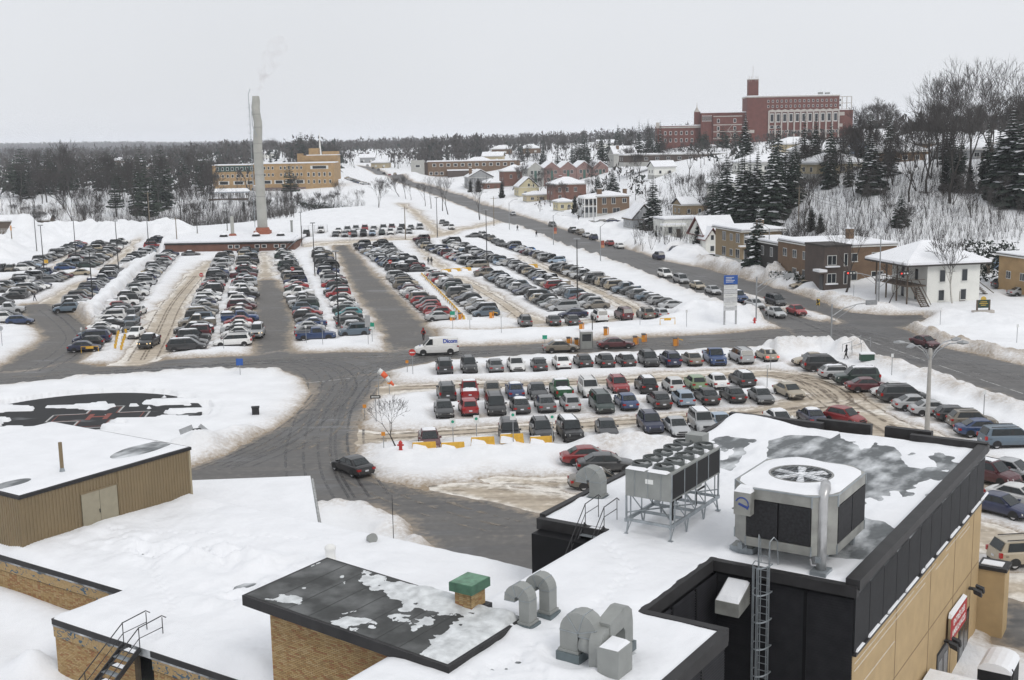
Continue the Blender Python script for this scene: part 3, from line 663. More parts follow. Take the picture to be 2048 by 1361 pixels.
ROADS = {
 'street': [('p',[(2180,850),(2045,806),(1863,744),(1702,699),(1620,692),(1545,648),(1400,594),(1300,552),(1200,515),(1100,479),(1000,443),(930,414),(880,395),(830,377),(790,364),
                   (765,347),(810,358),(860,370),(930,391),(1000,416),(1060,437),(1150,468),(1250,497),(1330,522),(1400,535),(1480,555),(1560,578),(1640,603),(1700,625),(1760,630),
                   (1850,630),(1860,640),(1806,657),(1885,694),(1994,718),(2045,731),(2180,760)]),
   ('l',[(800,358),(765,350),(740,338),(722,328),(708,318),(698,310)],5.0)],
 'access_road': [('p',[(1660,640),(1560,656),(1440,668),(1240,677),(1060,687),(930,692),(800,698),(780,702),(600,706),(560,700),(500,712),(330,718),(280,731),(200,733),(140,722),
      (60,740),(0,745),(-160,758),(-160,792),(0,772),(150,757),(330,748),(470,742),(560,745),(605,757),(640,762),(760,748),(830,731),(880,722),(1080,711),(1330,704),(1480,697),(1620,690),(1720,690)]),
                 ('p',[(605,755),(780,747),(752,785),(724,825),(712,858),(706,888),(716,927),(760,962),(870,985),(990,1005),(1130,1040),(1160,1100),(1100,1180),(880,1110),(830,1075),(815,1045),(740,1012),
      (640,1010),(560,1040),(340,1030),(300,965),(380,938),(470,897),(560,852),(612,812),(628,785)]),
                 ('p',[(1985,1190),(2200,1240),(2200,1330),(1985,1290)])],
 'lot_lane': [('l',[(545,712),(545,690),(545,640),(540,590),(534,562)],[2.6,2.6,3.2,3.2,2.2]),
              ('l',[(835,700),(826,680),(800,645),(762,600),(735,568),(715,540),(698,512),(684,494)],[4.5,4.0,3.6,3.6,3.4,2.8,2.5,2.2]),
              ('l',[(60,742),(112,708),(140,680),(134,660),(108,640),(86,622),(72,612)],[5,5,4,4,4,3.6,3.0])],
 'slush_lane': [('l',[(272,728),(300,705),(318,668),(333,640),(350,605),(395,548),(420,524)],[2.6,3,3,3,2.5,2.2,1.5]),
    ('l',[(532,556),(530,530),(526,506)],[2.0,1.4,0.8]),
    ('l',[(500,569),(545,566),(580,565)],0.9),('l',[(690,559),(735,557),(790,556)],1.3),
    ('l',[(86,618),(120,590),(160,568),(195,553),(240,545)],[2.6,1.8,1.5,1.3,0.8]),
    ('l',[(100,546),(125,528),(150,510),(172,494)],[1.2,1.6,1.6,1.0]),('l',[(-20,575),(30,563),(70,553),(108,543)],[2.5,2.4,1.6,0.8]),
    ('l',[(212,541),(235,520),(262,494),(270,483)],[1.2,1.5,1.2,0.8]),
    ('l',[(1075,645),(1040,632),(1000,603),(960,578),(930,562),(912,556)],[2.6,2.2,1.6,1.6,1.8,1.2]),('l',[(897,545),(870,524),(845,502),(825,486)],[1.3,1.2,0.9,0.5]),
    ('l',[(1290,632),(1262,614),(1225,597),(1150,562),(1080,531),(1040,512)],[2.0,2.2,1.6,1.3,1.0,0.7]),
    ('l',[(905,662),(980,661),(1060,656),(1130,650),(1190,644),(1260,634)],[1.2,1.0,1.3,1.2,1.4,1.4]),
    ('l',[(752,782),(790,776),(900,772),(1040,769),(1200,763),(1400,753),(1530,748),(1600,756),(1660,782),(1720,808)],[3.0,2.0,2.1,2.2,2.3,2.3,2.6,3.0,3.6,3.6]),
    ('l',[(715,876),(760,873),(860,868),(1060,856),(1300,842),(1480,831),(1580,822),(1660,800)],[3.2,2.0,1.9,2.2,2.3,2.5,3.4,3.6]),
    ('l',[(1600,822),(1700,835),(1800,875),(1900,940),(1960,1000)],[3.0,3.8,3.8,3.8,3.6]),('l',[(1960,1060),(2010,1090),(2100,1100)],2.6),('l',[(1985,1175),(2100,1180)],2.0),
    ('l',[(900,978),(980,986),(1080,1003),(1160,1025)],[1.2,2.2,3.0,3.0]),('l',[(1000,960),(1100,968),(1180,960)],[0.9,1.6,1.2]),
    ('l',[(805,408),(835,430),(860,452),(878,468)],2.0),('l',[(610,493),(660,486),(720,483),(830,479),(890,468),(950,455),(1008,441)],[1.2,1.8,1.8,1.8,2.4,1.8,1.8])],
}
_ymax_near = 420.0
_rows = np.concatenate([np.linspace(5,44,14),np.geomspace(45,420,600),np.geomspace(424,9000,170)])
_cols = np.concatenate([np.linspace(-0.95,-0.48,30)[:-1],np.linspace(-0.48,0.48,540),np.linspace(0.48,0.95,30)[1:]])
GY,GS = np.meshgrid(_rows,_cols,indexing='ij'); GX = GS * GY
NR,NC = GX.shape
TZ = terrain(GX,GY)
_nr = int(np.searchsorted(_rows,1400))
SDR = {}
for rn,shapes in ROADS.items():
 d = np.full(GX.shape,1e6)
 for s in shapes:
  P = W(s[1])
  dd = sd_poly(GX[:_nr],GY[:_nr],P) if s[0] == 'p' else sd_line(GX[:_nr],GY[:_nr],P,s[2])
  d[:_nr] = np.minimum(d[:_nr],dd)
 SDR[rn] = d
_med = sd_poly(GX[:_nr],GY[:_nr],W([(1476,584),(1560,606),(1640,628),(1688,646),(1672,650),(1600,634),(1540,614),(1474,592)]))
SDR['street'][:_nr] = np.maximum(SDR['street'][:_nr],-_med)
_edge_n = fbm(GX,GY,4.0,3,11) * 0.9 + fbm(GX,GY,1.1,2,5) * 0.35
hard = np.minimum(np.minimum(SDR['street'],SDR['access_road']),SDR['lot_lane']) + _edge_n
soft = SDR['slush_lane'] + _edge_n * 1.6 + fbm(GX,GY,9.0,2,3) * 1.2
def sstep(a,b,x):
 t = np.clip((x - a) / (b - a),0,1); return t * t * (3 - 2 * t)
HELI = gp(150,838); HELI_R = 12.5
_hd = np.sqrt((GX - HELI.x) ** 2 + (GY - HELI.y) ** 2)
_hn = fbm(GX * 0.55 + GY * 0.25,GY,5.0,4,21) + .55 * fbm(GX * .45,GY * 1.3,1.8,3,83)
_clear = (HELI_R - _hd) * 0.13 + (GY - HELI.y) * 0.085 + _hn * 2.6 - 0.12 - 1.15 * np.exp(-(((GX - HELI.x - 2.2) / 5.5) ** 2 + ((GY - HELI.y + 0.5) / 3.2) ** 2)) * (1 + 2.5 * fbm(GX,GY,2.2,3,77))
_hard_all = np.minimum(hard,soft)
snow_d = 0.10 + 0.30 * sstep(0.2,3.0,_hard_all) + 0.10 * fbm(GX,GY,6.0,4,1) * sstep(0,3,_hard_all) + 0.05 * fbm(GX,GY,1.4,3,2)
snow_d += 0.22 * sstep(0.0,0.9,hard) * (1 - sstep(0.9,3.2,hard)) * (0.6 + 1.6 * fbm(GX,GY,2.2,3,9))
snow_d = np.where(_hard_all < 0.25,np.clip(_hard_all * 0.35 + 0.03,-0.16,0.12),snow_d)
dirt = 0.9 * np.exp(-np.maximum(hard,0) / 0.9) + 0.55 * np.exp(-np.maximum(soft,0) / 1.1)
dirt = np.where(soft < 0,0.8,dirt)
carflat = np.zeros(GX.shape)
for c in CARS:
 r0 = np.searchsorted(_rows,c['y'] - 5.0); r1 = np.searchsorted(_rows,c['y'] + 5.0)
 if r1 <= r0: continue
 sx = c['x'] / c['y']; c0 = np.searchsorted(_cols,sx - 6.0 / c['y']); c1 = np.searchsorted(_cols,sx + 6.0 / c['y'])
 if c1 <= c0: continue
 X = GX[r0:r1,c0:c1] - c['x']; Y = GY[r0:r1,c0:c1] - c['y']
 ca,sa = math.cos(c['h']),math.sin(c['h'])
 lx = np.abs(X * ca + Y * sa) - 2.5; ly = np.abs(-X * sa + Y * ca) - 1.15
 d = np.maximum(lx,ly)
 carflat[r0:r1,c0:c1] = np.maximum(carflat[r0:r1,c0:c1],1 - sstep(-0.1,1.1,d))
snow_d = np.where(_hard_all < 0.1,snow_d,snow_d * (1 - carflat) + (0.02 + 0.03 * fbm(GX,GY,0.9,2,4)) * carflat)
dirt = np.maximum(dirt,carflat * (0.15 + 0.75 * np.clip(fbm(GX,GY,2.4,3,31),0,1)))
dirt = np.maximum(dirt,0.5 * np.clip(fbm(GX,GY,7.0,3,33) - 0.42,0,1) * np.exp(-np.maximum(_hard_all,0) / 6))
def heap(pts,h,hw,rough=0.25,dirty=0.0):
 global snow_d,dirt
 P = W(pts); d = sd_line(GX[:_nr],GY[:_nr],P,0.0)
 k = 1 - sstep(hw * 0.15,hw,d + fbm(GX[:_nr],GY[:_nr],hw * 0.8,2,17) * hw * 0.45)
 amt = k * h * (1 + rough * 2.2 * fbm(GX[:_nr],GY[:_nr],hw * 0.55,4,23))
 amt = amt + k * min(h,1.2) * .3 * fbm(GX[:_nr],GY[:_nr],1.1,3,29)
 amt = amt * sstep(-0.1,0.8,_hard_all[:_nr]) * (1 - carflat[:_nr] * 0.9)
 snow_d[:_nr] += amt
 if dirty: dirt[:_nr] = np.maximum(dirt[:_nr],np.clip(amt / h,0,1) * dirty * (0.5 + 1.5 * np.clip(fbm(GX[:_nr],GY[:_nr],2.0,3,41) + 0.3,0,1)))
heap([(308,516),(268,548),(224,587),(185,627),(168,648)],1.6,6.0,0.15)
heap([(318,505),(330,500)],3.0,6.0,0.2)
heap([(-20,520),(20,500),(55,485)],3.5,9,0.25)
heap([(60,486),(100,474),(150,470),(200,471),(240,472),(300,470),(340,470)],3.6,10,0.2)
heap([(1520,634),(1480,622),(1400,587),(1330,558),(1260,532),(1180,503),(1100,474),(1040,452)],0.9,5.0,0.2,0.22)
heap([(1400,628),(1440,634),(1470,640)],1.5,5.0,0.3)
heap([(1365,640),(1400,640)],1.0,4.5,0.3)
heap([(1560,708),(1600,704),(1650,707),(1690,712)],1.3,3.4,0.45,0.15)
heap([(1700,716),(1800,745),(1880,775),(1960,805),(2050,835)],0.8,3.0,0.2,0.28)
heap([(1215,905),(1270,904),(1350,910),(1400,920)],0.8,3.2,0.3,0.3)
heap([(1180,896),(1260,893),(1330,893)],0.35,2.0,0.3,0.2)
heap([(1400,527),(1450,541),(1500,552),(1545,563)],1.6,3.6,0.35,0.3)
heap([(1545,562),(1565,567),(1585,571)],1.1,3.6,0.35,0.3)
heap([(1600,590),(1650,600),(1700,612),(1760,622)],0.9,3.2,0.3,0.3)
heap([(1390,508),(1340,500),(1380,515)],1.8,4.5,0.25)
heap([(1270,490),(1300,500)],1.4,4.5,0.25)
heap([(1230,455),(1180,460),(1120,445),(1080,430),(1040,418)],1.6,5,0.25)
heap([(1240,470),(1290,480),(1330,492)],1.5,6,0.25)
heap([(1820,662),(1890,686),(1960,702),(2050,722)],0.8,2.6,0.3,0.55)
heap([(1900,640),(1960,650),(2040,660)],0.9,7,0.2)
heap([(1740,560),(1660,572),(1620,575)],1.2,5,0.25)
heap([(960,408),(1000,405),(1020,412)],1.5,5,0.25)
heap([(760,465),(780,445),(820,450)],0.8,12,0.2)
heap([(150,757),(330,750),(470,745),(560,749)],0.35,2.5,0.5)
heap([(380,905),(400,900)],0.9,2.5,0.4); heap([(480,880),(430,895)],0.5,4,0.4)
heap([(860,666),(980,675),(1060,670),(1200,668),(1330,660)],0.4,3.5,0.3)
heap([(815,915),(900,920),(1000,915),(1100,910)],0.35,3.5,0.5)
heap([(640,1020),(720,1018),(800,1040),(830,1090)],0.5,3.0,0.4)
_hm = (_hd < HELI_R + 1) & (_clear > 0)
snow_d = np.where(_hd < HELI_R + 2,snow_d * 0.75,snow_d)
snow_d = np.where(_hm,np.minimum(snow_d,0.06 - _clear * 1.5),snow_d)
snow_d = np.maximum(snow_d,-0.18)
snow_d[GY > 900] = 0.3
dirt = np.clip(dirt,0,1); dirt[GY > 900] = 0
_fx = GX / GY
ridge = np.exp(-((GY - 5200) / 1100) ** 2) * (6 + (10 + 14 * vnoise(GX,GY,900,3)) * sstep(-0.26,-0.34,_fx)) + np.exp(-((GY - 7800) / 900) ** 2) * 30
TZ = TZ + np.where(GY > 2600,ridge,0)
SURF = TZ + snow_d
_idx = np.arange(NR * NC).reshape(NR,NC)
_F = np.stack([_idx[:-1,:-1],_idx[:-1,1:],_idx[1:,1:],_idx[1:,:-1]],-1).reshape(-1,4)
SNOWG = M_ground('ground_snow',(0.83,0.84,0.86),(0.30,0.235,0.165),'dirt')
me = npmesh('ground',np.stack([GX,GY,SURF],-1).reshape(-1,3),_F,SNOWG,smooth=True)
at = me.attributes.new('dirt','FLOAT','POINT'); at.data.foreach_set('value',dirt.astype(np.float32).ravel())
ground = tag(link('ground',me),'snow covered ground with ploughed banks and sandy slush','ground',kind='structure')
def surf(x,y):
 s = x / y; i = np.clip(np.searchsorted(_rows,y) - 1,0,NR - 2); j = np.clip(np.searchsorted(_cols,s) - 1,0,NC - 2)
 a = (y - _rows[i]) / (_rows[i + 1] - _rows[i]); b = (s - _cols[j]) / (_cols[j + 1] - _cols[j])
 return float((SURF[i,j] * (1 - b) + SURF[i,j + 1] * b) * (1 - a) + (SURF[i + 1,j] * (1 - b) + SURF[i + 1,j + 1] * b) * a)
def on_road(x,y,m=5.0):
 i = np.clip(np.searchsorted(_rows,y),0,NR - 1); j = np.clip(np.searchsorted(_cols,x / y),0,NC - 1); return min(SDR['street'][i,j],SDR['access_road'][i,j],SDR['slush_lane'][i,j]) < m
def ssurf(x,y):
 return max(surf(x,y),tz(x,y) + 0.004)
ASPH = (0.13,0.126,0.122); WETA = (0.05,0.05,0.052); SLUSH = (0.27,0.22,0.165)
RM = {'street': M_road('street_asphalt',ASPH,WETA,(0.2,0.175,0.145),0.02,math.atan2(0.977,-0.212),0.42),
      'access_road': M_road('access_asphalt',(0.132,0.126,0.119),(0.055,0.054,0.055),(0.25,0.21,0.165),0.06,ROWANG,0.45),
      'lot_lane': M_road('lane_asphalt',(0.122,0.114,0.105),(0.07,0.066,0.063),(0.3,0.25,0.19),0.07,ST,0.35),
      'slush_lane': M_road('lane_slush',(0.5,0.43,0.34),(0.3,0.245,0.18),(0.72,0.68,0.62),0.1,ST,0.15)}
for k,(rn,lift,lab) in enumerate([('slush_lane',0.0,'sandy brown slush lanes between rows of parked cars'),('lot_lane',0.004,'damp grey asphalt lanes leading into the car park'),
                                     ('access_road',0.008,'wet grey access road curving round the snowy islands'),('street',0.012,'grey asphalt street climbing past the houses')]):
 d = SDR[rn][:-1,:-1] if True else None
 mask = (SDR[rn] < 1.3)
 fm = (mask[:-1,:-1] & mask[1:,:-1] & mask[:-1,1:] & mask[1:,1:])
 F = _F[fm.ravel()]
 used = np.unique(F); rem = np.full(NR * NC,-1); rem[used] = np.arange(len(used))
 zb = (TZ + lift - 0.03 * (k == 0) - 0.2 * np.maximum(0,SDR[rn] + 0.7 * _edge_n + .1) * (k > 0)).ravel()
 V = np.stack([GX.ravel()[used],GY.ravel()[used],zb[used]],-1)
 me = npmesh(rn,V,rem[F],RM[rn],smooth=True)
 ed = np.clip(1.0 + (SDR[rn] + 0.6 * _edge_n).ravel()[used] / 1.6,0,1) * 0.34
 at = me.attributes.new('edge','FLOAT','POINT'); at.data.foreach_set('value',ed.astype(np.float32))
 tag(link(rn,me),lab,'road',kind='structure')
pm = MB()
def paint(a,b,w):
 p = gp(*a); q = gp(*b); d = (q - p).normalized(); n = Vector((-d.y,d.x,0)) * w / 2
 p.z += 0.02; q.z += 0.02
 pm.face([p - n,q - n,q + n,p + n])
for i in range(7):
 paint((515 + i * 40,727 - i * 2.6),(535 + i * 40,725.8 - i * 2.6),0.14)
paint((600,768),(650,763),0.2); paint((655,762.5),(700,757.5),0.2)
for a,b in [((1700,668),(1760,690)),((1780,697),(1850,722)),((1870,729),(1940,752)),((1960,759),(2046,788))]: paint(a,b,0.15)
pm.build('lane_line',M_two('worn_white_paint',(0.5,0.5,0.48),(0.12,0.12,0.12),1.2,0.45,0.6)).update_tag()
tag(bpy.data.objects['lane_line'],'worn white lane lines on the wet asphalt','road marking',kind='structure')
def M_track(name,col,rough,lo,hi):
 m,nt,bs = _new(name); bs.inputs['Base Color'].default_value = (*col,1); bs.inputs['Roughness'].default_value = rough; tc = nt.nodes.new('ShaderNodeTexCoord'); n = nt.nodes.new('ShaderNodeTexNoise'); n.inputs['Scale'].default_value = .8; n.inputs['Detail'].default_value = 7; nt.links.new(tc.outputs['Object'],n.inputs['Vector'])
 mr = nt.nodes.new('ShaderNodeMapRange'); mr.inputs[1].default_value = lo; mr.inputs[2].default_value = hi; mr.inputs[4].default_value = .8; nt.links.new(n.outputs['Fac'],mr.inputs[0]); nt.links.new(mr.outputs[0],bs.inputs['Alpha']); MATS[name] = m; return m
def spline(P,n=14):
 P = [P[0] * 2 - P[1]] + P + [P[-1] * 2 - P[-2]]; out = []
 for i in range(1,len(P) - 2):
  for k in range(n):
   t = k / n; out.append(.5 * ((2 * P[i]) + (P[i + 1] - P[i - 1]) * t + (2 * P[i - 1] - 5 * P[i] + 4 * P[i + 1] - P[i + 2]) * t * t + (3 * P[i] - P[i - 1] - 3 * P[i + 1] + P[i + 2]) * t ** 3))
 return out
TRK = {'wet': MB(),'sand': MB(),'slush': MB()}
def track(pts,kind,offs=(0,),w=.24):
 base = [gp(*q) for q in pts]
 for of in offs:
  S = spline([p + Vector((of * 2.1,of * .6,0)) for p in base]); mb = TRK[kind]
  for sd in (-.76,.76):
   pr = None
   for i,p in enumerate(S[:-1]):
    d = (S[i + 1] - p).normalized(); n = Vector((-d.y,d.x,0)); a,b = p + n * (sd - w / 2),p + n * (sd + w / 2); a.z = b.z = .024 + .0006 * len(mb.f) % .004
    if pr: mb.face([pr[0],a,b,pr[1]])
    pr = (a,b)
for o_ in ((0,1.2),(-1.3,.5)):
 track([(690,1000),(660,940),(655,870),(680,800),(740,745),(860,715),(1000,705)],'wet',o_); track([(420,940),(540,890),(630,830),(680,775),(650,735),(560,722),(400,735),(200,745)],'wet',o_); track([(820,700),(760,715),(690,745),(665,800),(640,860),(560,910)],'sand',o_)
track([(1000,1060),(880,1030),(760,985),(690,940),(670,880)],'sand',(0,.8,1.7)); track([(1150,985),(1050,975),(940,975),(800,985),(700,1000)],'sand',(0,1)); track([(60,745),(120,706),(143,676),(120,645),(80,615)],'wet',(0,.8)); track([(0,758),(200,741),(450,725),(700,715),(900,703),(1200,690),(1500,680),(1640,665)],'sand',(0,.6)); track([(0,764),(300,740),(600,722),(900,708),(1300,692),(1560,676)],'wet',(0,1))
track([(1640,800),(1560,752),(1400,757),(1100,768),(900,774),(770,778)],'slush',(0,.5)); track([(1700,815),(1600,822),(1400,836),(1100,854),(800,872),(720,876)],'slush',(0,.5)); track([(1560,752),(1640,770),(1700,812),(1800,872),(1900,940)],'slush',(-.8,0,.8)); track([(1500,832),(1620,815),(1690,800),(1640,765),(1560,750)],'slush',(0,.7))
track([(290,720),(318,668),(350,605),(400,545)],'slush',(-.6,.3)); track([(1050,640),(1000,603),(930,562)],'slush',(0,)); track([(1280,628),(1225,597),(1150,562),(1060,520)],'slush',(0,))
track([(2030,770),(1860,718),(1720,676),(1600,630),(1400,562),(1250,510)],'wet',(-.9,.7)); track([(1540,668),(1620,662),(1720,672),(1860,716)],'wet',(0,1))
for k,(nm,col,ro,lo,hi) in {'wet': ('wet_track',(.04,.04,.042),.35,.36,.72),'sand': ('sandy_track',(.3,.26,.21),.8,.46,.72),'slush': ('slush_track',(.18,.14,.1),.6,.34,.66)}.items():
 tag(TRK[k].build(nm,M_track(nm,col,ro,lo,hi)),{'wet': 'dark wet wheel tracks curving over the asphalt','sand': 'pale sandy wheel tracks on the asphalt','slush': 'brown wheel ruts in the slushy lanes'}[k],'wheel tracks',kind='stuff')
hp = empty('helipad',(HELI.x,HELI.y,0),0.12,'round black helipad with a red and white painted cross half under snow','helipad')
b = MB(); n = 48
b.prism([(HELI_R * math.cos(2 * math.pi * i / n),HELI_R * math.sin(2 * math.pi * i / n)) for i in range(n)],-0.3,0.0)
b.build('pad',M_two('helipad_asphalt',(0.011,0.0115,0.013),(0.4,0.42,0.44),0.3,0.6,0.8,(0.8,0.7),stretch=(0.5,1.4,1)),hp)
def outline(mb,poly,w,z):
 n = len(poly)
 for i in range(n):
  p = Vector((*poly[i],z)); q = Vector((*poly[(i + 1) % n],z)); d = (q - p).normalized(); nn = Vector((-d.y,d.x,0)) * w / 2
  mb.face([p - nn - d * w / 2,q - nn + d * w / 2,q + nn + d * w / 2,p + nn - d * w / 2])
s = 3.0; cross = [(-s / 3,-s),(s / 3,-s),(s / 3,-s / 3),(s,-s / 3),(s,s / 3),(s / 3,s / 3),(s / 3,s),(-s / 3,s),(-s / 3,s / 3),(-s,s / 3),(-s,-s / 3),(-s / 3,-s / 3)]
mb = MB(); outline(mb,[(x * 1.6 + 2.2,y * 1.6 + 0.5) for x,y in cross],0.2,0.008); mb.build('cross_border',M('marking_white',(0.42,0.42,0.41),0.7),hp)
mb = MB(); outline(mb,[(x * 1.42 + 2.2,y * 1.42 + 0.5) for x,y in cross],0.1,0.012); mb.build('cross_edge',M('marking_red',(0.22,0.05,0.035),0.7),hp)
mb = MB()
for x0,y0,x1,y1 in [(-1.1,-1.3,-0.6,1.3),(0.6,-1.3,1.1,1.3),(-0.6,-0.25,0.6,0.25)]:
 mb.face([(x0 + 2.2,y0 + .5,0.012),(x1 + 2.2,y0 + .5,0.012),(x1 + 2.2,y1 + .5,0.012),(x0 + 2.2,y1 + .5,0.012)])
mb.build('letter',MATS['marking_red'],hp)
# ------------------------------------------------------------------ hospital roofs in the foreground
ANG = math.atan2(0.835,0.55); ORG = (12.9,42.06)
def abw(a,b): return (ORG[0] + a * 0.55 - b * 0.835,ORG[1] + a * 0.835 + b * 0.55)
BLACKM = M('black_cladding',(0.006,0.006,0.007),0.5,var=0.25,scale=1.2)
SLATM = M('black_slat',(0.02,0.02,0.023),0.45,var=0.2,scale=2)
PANELM = M('charcoal_panel',(0.02,0.0205,0.023),0.6,var=0.15,scale=1.0,bump=0.3,bscale=60)
COPING = M('coping_metal',(0.034,0.033,0.034),0.5,var=0.2,scale=1.5)
TANW = M('tan_brick_wall',(0.43,0.31,0.165),0.85,var=0.08,scale=1.2,bump=0.3,bscale=30)
MEMB = M_two('roof_membrane',(0.1,0.11,0.115),(0.62,0.64,0.66),0.8,0.44,0.7,(0.6,0.7),stretch=(0.6,1.3,1),bump=0.2)
GALV = M('galvanised_steel',(0.33,0.36,0.38),0.45,metal=0.5,var=0.2,scale=3)
DUCT = M('duct_grey',(0.265,0.275,0.265),0.55,var=0.1,scale=1.6)
ROOFSNOW = snow_mat('roof_snow',0.6)
for _m in (BLACKM,SLATM,PANELM,COPING): _m.node_tree.nodes['Principled BSDF'].inputs['Specular IOR Level'].default_value = .18
def M_brickpiece(name,stops,rough=0.85):
 m,nt,bs = _new(name)
 oi = nt.nodes.new('ShaderNodeObjectInfo'); ge = nt.nodes.new('ShaderNodeNewGeometry')
 ad = nt.nodes.new('ShaderNodeMath'); ad.operation = 'ADD'; fr = nt.nodes.new('ShaderNodeMath'); fr.operation = 'FRACT'
 nt.links.new(oi.outputs['Random'],ad.inputs[0]); nt.links.new(ge.outputs['Random Per Island'],ad.inputs[1]); nt.links.new(ad.outputs[0],fr.inputs[0])
 ra = nt.nodes.new('ShaderNodeValToRGB'); ra.color_ramp.interpolation = 'CONSTANT'
 el = ra.color_ramp.elements
 while len(el) < len(stops): el.new(0.5)
 for i,c in enumerate(stops): el[i].position = i / len(stops); el[i].color = (*c,1)
 nt.links.new(fr.outputs[0],ra.inputs[0]); nt.links.new(ra.outputs[0],bs.inputs['Base Color'])
 bs.inputs['Roughness'].default_value = rough
 MATS[name] = m; return m
BRICKP = M_brickpiece('tan_brick',[(0.36,0.24,0.11),(0.4,0.28,0.13),(0.3,0.195,0.09),(0.42,0.3,0.155),(0.33,0.2,0.085),(0.38,0.255,0.12),(0.3,0.15,0.07)])
MORTAR = M('dark_mortar',(0.13,0.105,0.075),0.95,var=0.15,scale=4)
_bm = MB(); _bm.box(0,-0.012,0,0.2,0.05,0.056); BRICKMESH = _bm.mesh('brick',BRICKP)
def brick_wall(parent,p,q,z0,z1,limit=300,top=None):
 """running-bond bricks on the vertical face from p to q (plan points in the parent's frame); outside is to the right of p->q.
 top(s) gives the wall's height along the run"""
 p = Vector((*p,0)); q = Vector((*q,0)); L = (q - p).length; d = (q - p).normalized(); rz = math.atan2(d.y,d.x)
 M4 = Matrix.Translation(p) @ Matrix.Rotation(rz,4,'Z')
 rows = int((z1 - z0) / 0.068); k = 0; rest = MB()
 for r in range(rows - 1,-1,-1):
  z = z0 + r * 0.068; x = -0.105 * (r % 2) + 0.005
  while x < L - 0.03:
   x0 = max(x,0.003); x1 = min(x + 0.2,L - 0.003)
   if x1 - x0 > 0.05 and (top is None or z + 0.06 < top((x0 + x1) / 2)):
    if k < limit:
     o = link('brick',BRICKMESH,parent); o.matrix_local = M4 @ Matrix.Translation((x0,-0.002,z)) @ Matrix.Diagonal(((x1 - x0) / 0.2,1,1,1)); k += 1
    else:
     rest.M = M4; rest.box(x0,-0.014,z,x1,0.05,z + 0.056)
   x += 0.21
 if rest.f:
  o = rest.build('bricks',BRICKP,parent); o['kind'] = 'stuff'
def snow_roof(name,poly,z,depth,parent,step=0.3,mat=None,smooth=True):
 xs = [p[0] for p in poly]; ys = [p[1] for p in poly]
 ux = np.unique(np.concatenate([np.arange(min(xs),max(xs),step),np.array(xs)])); uy = np.unique(np.concatenate([np.arange(min(ys),max(ys),step),np.array(ys)]))
 X,Y = np.meshgrid(ux,uy,indexing='ij'); D = -sd_poly(X,Y,poly);
 cx = (X[:-1,:-1] + X[1:,1:]) / 2; cy = (Y[:-1,:-1] + Y[1:,1:]) / 2
 ins = sd_poly(cx,cy,poly) < 0
 Z = z + depth(X,Y,np.maximum(D,0))
 idx = np.arange(X.size).reshape(X.shape)
 F = np.stack([idx[:-1,:-1],idx[1:,:-1],idx[1:,1:],idx[:-1,1:]],-1)[ins]
 used = np.unique(F); rem = np.full(X.size,-1); rem[used] = np.arange(len(used))
 V = np.stack([X.ravel(),Y.ravel(),Z.ravel()],-1)[used]
 return link(name,npmesh(name,V,rem[F],mat or ROOFSNOW,smooth),parent)
# ---- the black-clad mechanical storey over the tan ambulance wing
wing = empty('hospital_wing',(*ORG,0),ANG,'tan brick ambulance wing with a black louvred mechanical storey and snowy flat roof','building')
RP = [(0,0),(23.2,0),(23.2,14.7),(1.1,14.7),(1.1,11.3),(-20,11.5),(-20,2.7),(-6.4,2.7),(-6.4,5.75),(0,5.75)]
MB().prism(RP,9.3,9.7).build('roof',MEMB,wing)
def tracks(X,Y,P,gap=.38):
 r = np.zeros(X.shape); P = [Vector(p) for p in P]; k = 0
 for a,b in zip(P,P[1:]):
  d = (b - a).normalized(); n = Vector((-d.y,d.x)); l = (b - a).length; s = 0
  while s < l:
   p = a + d * s + n * (.13 if k % 2 else -.13); m = (abs(X - p.x) < .5) & (abs(Y - p.y) < .5); r[m] = np.maximum(r[m],.13 * np.exp(-(((X[m] - p.x) ** 2 + (Y[m] - p.y) ** 2) / .018))); s += gap; k += 1
 return r
def dep(X,Y,D):
 base = 0.17 + 0.13 * fbm(X,Y,4,3,3) + 0.05 * fbm(X * .7 + Y,Y * .5 - X * .5,1.2,3,6)
 n = fbm(X * .5 + Y * .3,Y * 1.2 - X * .35,3.4,4,9)
 sc = np.exp(-(((X - 15) / 7.5) ** 2 + ((Y - 7.5) / 5.5) ** 2))
 base = base - .05 - sc * (0.3 + 1.0 * n) - .1 * np.exp(-(((X - 14) / 9) ** 2 + ((Y - 6) / 7) ** 2)) * (.5 + 1.5 * fbm(X * .6 + Y * .4,Y * 1.5 - X * .3,1.6,4,19))
 bare = np.exp(-(((X - 5.5) / 2.2) ** 2 + ((Y - 1.6) / 1.3) ** 2)); base = base - bare * 0.5
 drift = 0.12 * np.exp(-((Y - 7.2 + 0.2 * X) / 1.6) ** 2) * np.exp(-((X + 10) / 7) ** 2)
 scoop = 0.1 * np.exp(-(((X + 10.5) / 1.8) ** 2 + ((Y - 5) / 1.5) ** 2))
 base = base + drift * (X < 0) - scoop
 base = base + 0.22 * np.exp(-((X - 22.3) / 1.0) ** 2) * (Y > 8) + 0.3 * np.exp(-(((X - 22) / 1.5) ** 2 + ((Y - 13.5) / 2.5) ** 2))
 base = base + .03 * fbm(X,Y,.5,3,61) - tracks(X,Y,[(-17,9),(-12.5,7.6),(-8,7.2),(-3,8),(-.5,10.6)]) - tracks(X,Y,[(-12,7.4),(-13.5,4.5),(-11.5,3.4)])
 for qx,qy,qr in ((-11,6,1.3),(-9.3,8.4,1.2),(4.9,13.9,1.0),(1.25,4.95,.9)): base = base + .16 * np.exp(-((np.hypot(X - qx,Y - qy) - qr) / .35) ** 2)
 e = np.clip(D / 0.5,0,1); e = e * (2 - e)
 return np.where(base > 0,base * e,base) - 0.004
snow_roof('roof_snow',RP,9.705,dep,wing,0.13)
